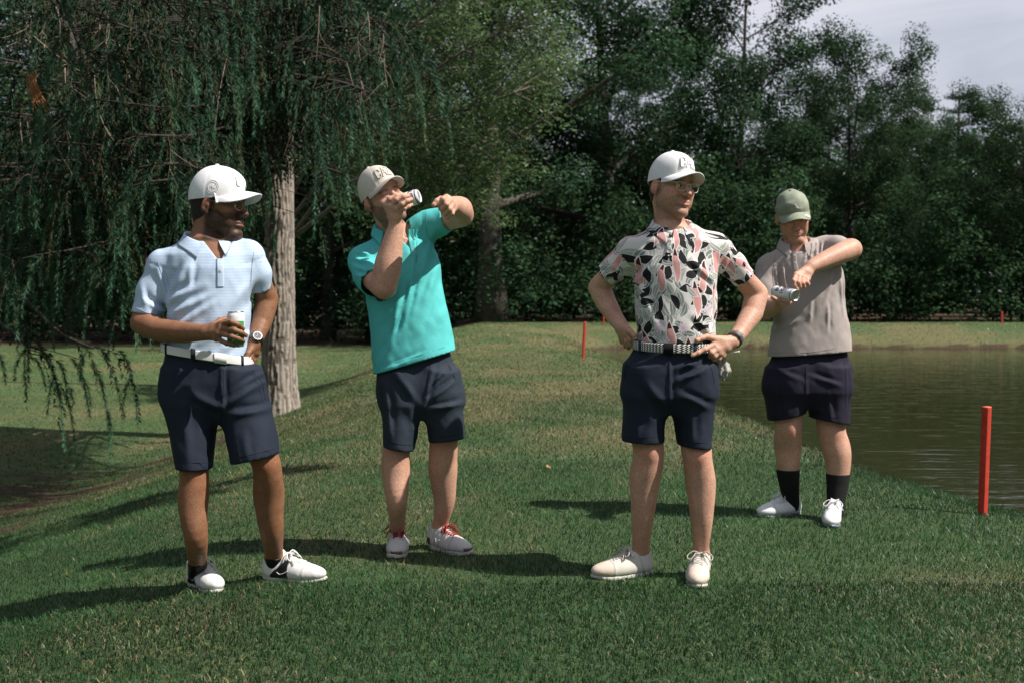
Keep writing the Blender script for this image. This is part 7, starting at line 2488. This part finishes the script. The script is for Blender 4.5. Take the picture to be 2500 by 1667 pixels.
    ring = MB(); a, b = s.j(f2[3][0]), s.j(f2[3][1]); q_ = a + (b - a) * .5; d = unit(b - a); e1 = unit(np.cross(d, (0, 0, 1))); e2 = np.cross(d, e1)
    ring.tube(np.array([q_ + 0.0105 * (math.cos(t) * e1 + math.sin(t) * e2) for t in np.linspace(0, 2 * np.pi, 20)]), 0.0014, 5, False)
    s.mb(ring, 'finger_ring', metal)
    L1 = [(1925, 930, 46, 0), (1922, 990, 40, 0), (1924, 1045, 33, -.02), (1924, 1090, 32, .01), (1924, 1150, 26, .02), (1921, 1200, 20, .03), (1922, 1226, 19, .04)]
    L2 = [(2025, 930, 46, 0), (2028, 990, 40, 0), (2030, 1052, 34, -.02), (2044, 1104, 33, -.03), (2046, 1160, 27, -.03), (2045, 1206, 20.5, -.03), (2045, 1232, 19, -.03)]
    F1, F2 = (s.shoe_frame(h1, t1, 0.283), 0), (s.shoe_frame(h2, t2, 0.283), 0)
    s.leg(L1, -1, F1); s.leg(L2, 1, F2)
    blacks = principled('black_sock', (0.010, 0.010, 0.011), 0.9, None, (400, 0.4, 0.002))
    s.sock(L1[3:], blacks, 1144, F1); s.sock(L2[3:], blacks, 1155, F2)
    s.shorts([(800, 1900, 2055, 0.118), (850, 1884, 2070, 0.132), (890, 1872, 2078, 0.144), (930, 1864, 2079, 0.150), (955, 1863, 2079, 0.15)],
             [([(940, 1862, 1976, 0.146), (993, 1868, 1970, 0.136), (1065, 1874, 1970, 0.122)], ((1870, 1033), (1972, 1009))),
              ([(940, 1964, 2079, 0.146), (1000, 1973, 2077, 0.136), (1075, 1980, 2076, 0.122, -.02)], ((1974, 1020), (2078, 1037)))], plum,
             [(1966, 900, 1966, 990, 2, 8), (1972, 915, 2050, 940, 5, 11), (1900, 905, 1960, 930, 3, 12), (2066, 870, 2068, 1000, 2, 7), (1890, 940, 1900, 1020, 4, 12), (2020, 960, 2030, 1030, 4, 12)], 0.006)
    s.seam([[(1967, 885), (1967, 940), (1968, 985)], [(2062, 880), (2066, 950), (2064, 1020)], [(1882, 1018), (1925, 1013), (1958, 1001)], [(1990, 1008), (2030, 1018), (2068, 1022)]], seam_n, s.pg, s.shorts_o)
    seam_g = principled('taupe_seam', (0.20, 0.175, 0.165), 0.9)
    s.seam([[(1882, 862), (1980, 860), (2072, 846)], [(1893, 620), (1886, 670), (1890, 715)], [(2010, 580), (2000, 620), (2012, 650)]], seam_g, s.sg, s.shirt_o)
    sole_b = principled('blue_sole', (0.030, 0.075, 0.150), 0.5, (90, (0.35, 0.38, 0.42), 0.12), None, 'tint')
    shoe_ww = principled('bright_white_mesh', (0.80, 0.80, 0.81), 0.55, (60, (0.72, 0.73, 0.75), 0.25), (300, 0.2, 0.001), 'tint')
    blue = principled('blue_pull_tab', (0.03, 0.09, 0.16), 0.6)
    for hh, tt, sd in ((h1, t1, -1), (h2, t2, 1)):
        so = s.shoe(hh, tt, shoe_ww, sole_b, white, sd, None, 0.283, None, bow=1, wide=1.0)
    s.body(fair)
    ct = s.j((1943, 722, -.385)); cb0 = s.j((1896, 713, -.27)); cb0 = ct + unit(cb0 - ct) * 0.152
    can(cb0, ct, 0.0315, 'white can with dark lettering being opened by the person in grey polo', canw, (-0.2, -0.7, 0.75),
        [('BUD', 0.028, 0.30, -0.15, ink, math.pi), ('LIGHT', 0.024, 0.52, -0.10, ink, math.pi)], metal, [(-math.pi, math.pi, 0.90, 0.925, ink, 'dark_ring')])

# ------------------------------------------------------------------ build
build_ground()
build_water()
build_woods()
build_spruce()
build_overhang()
build_stakes()
build_people()
build_litter()
build_grass()
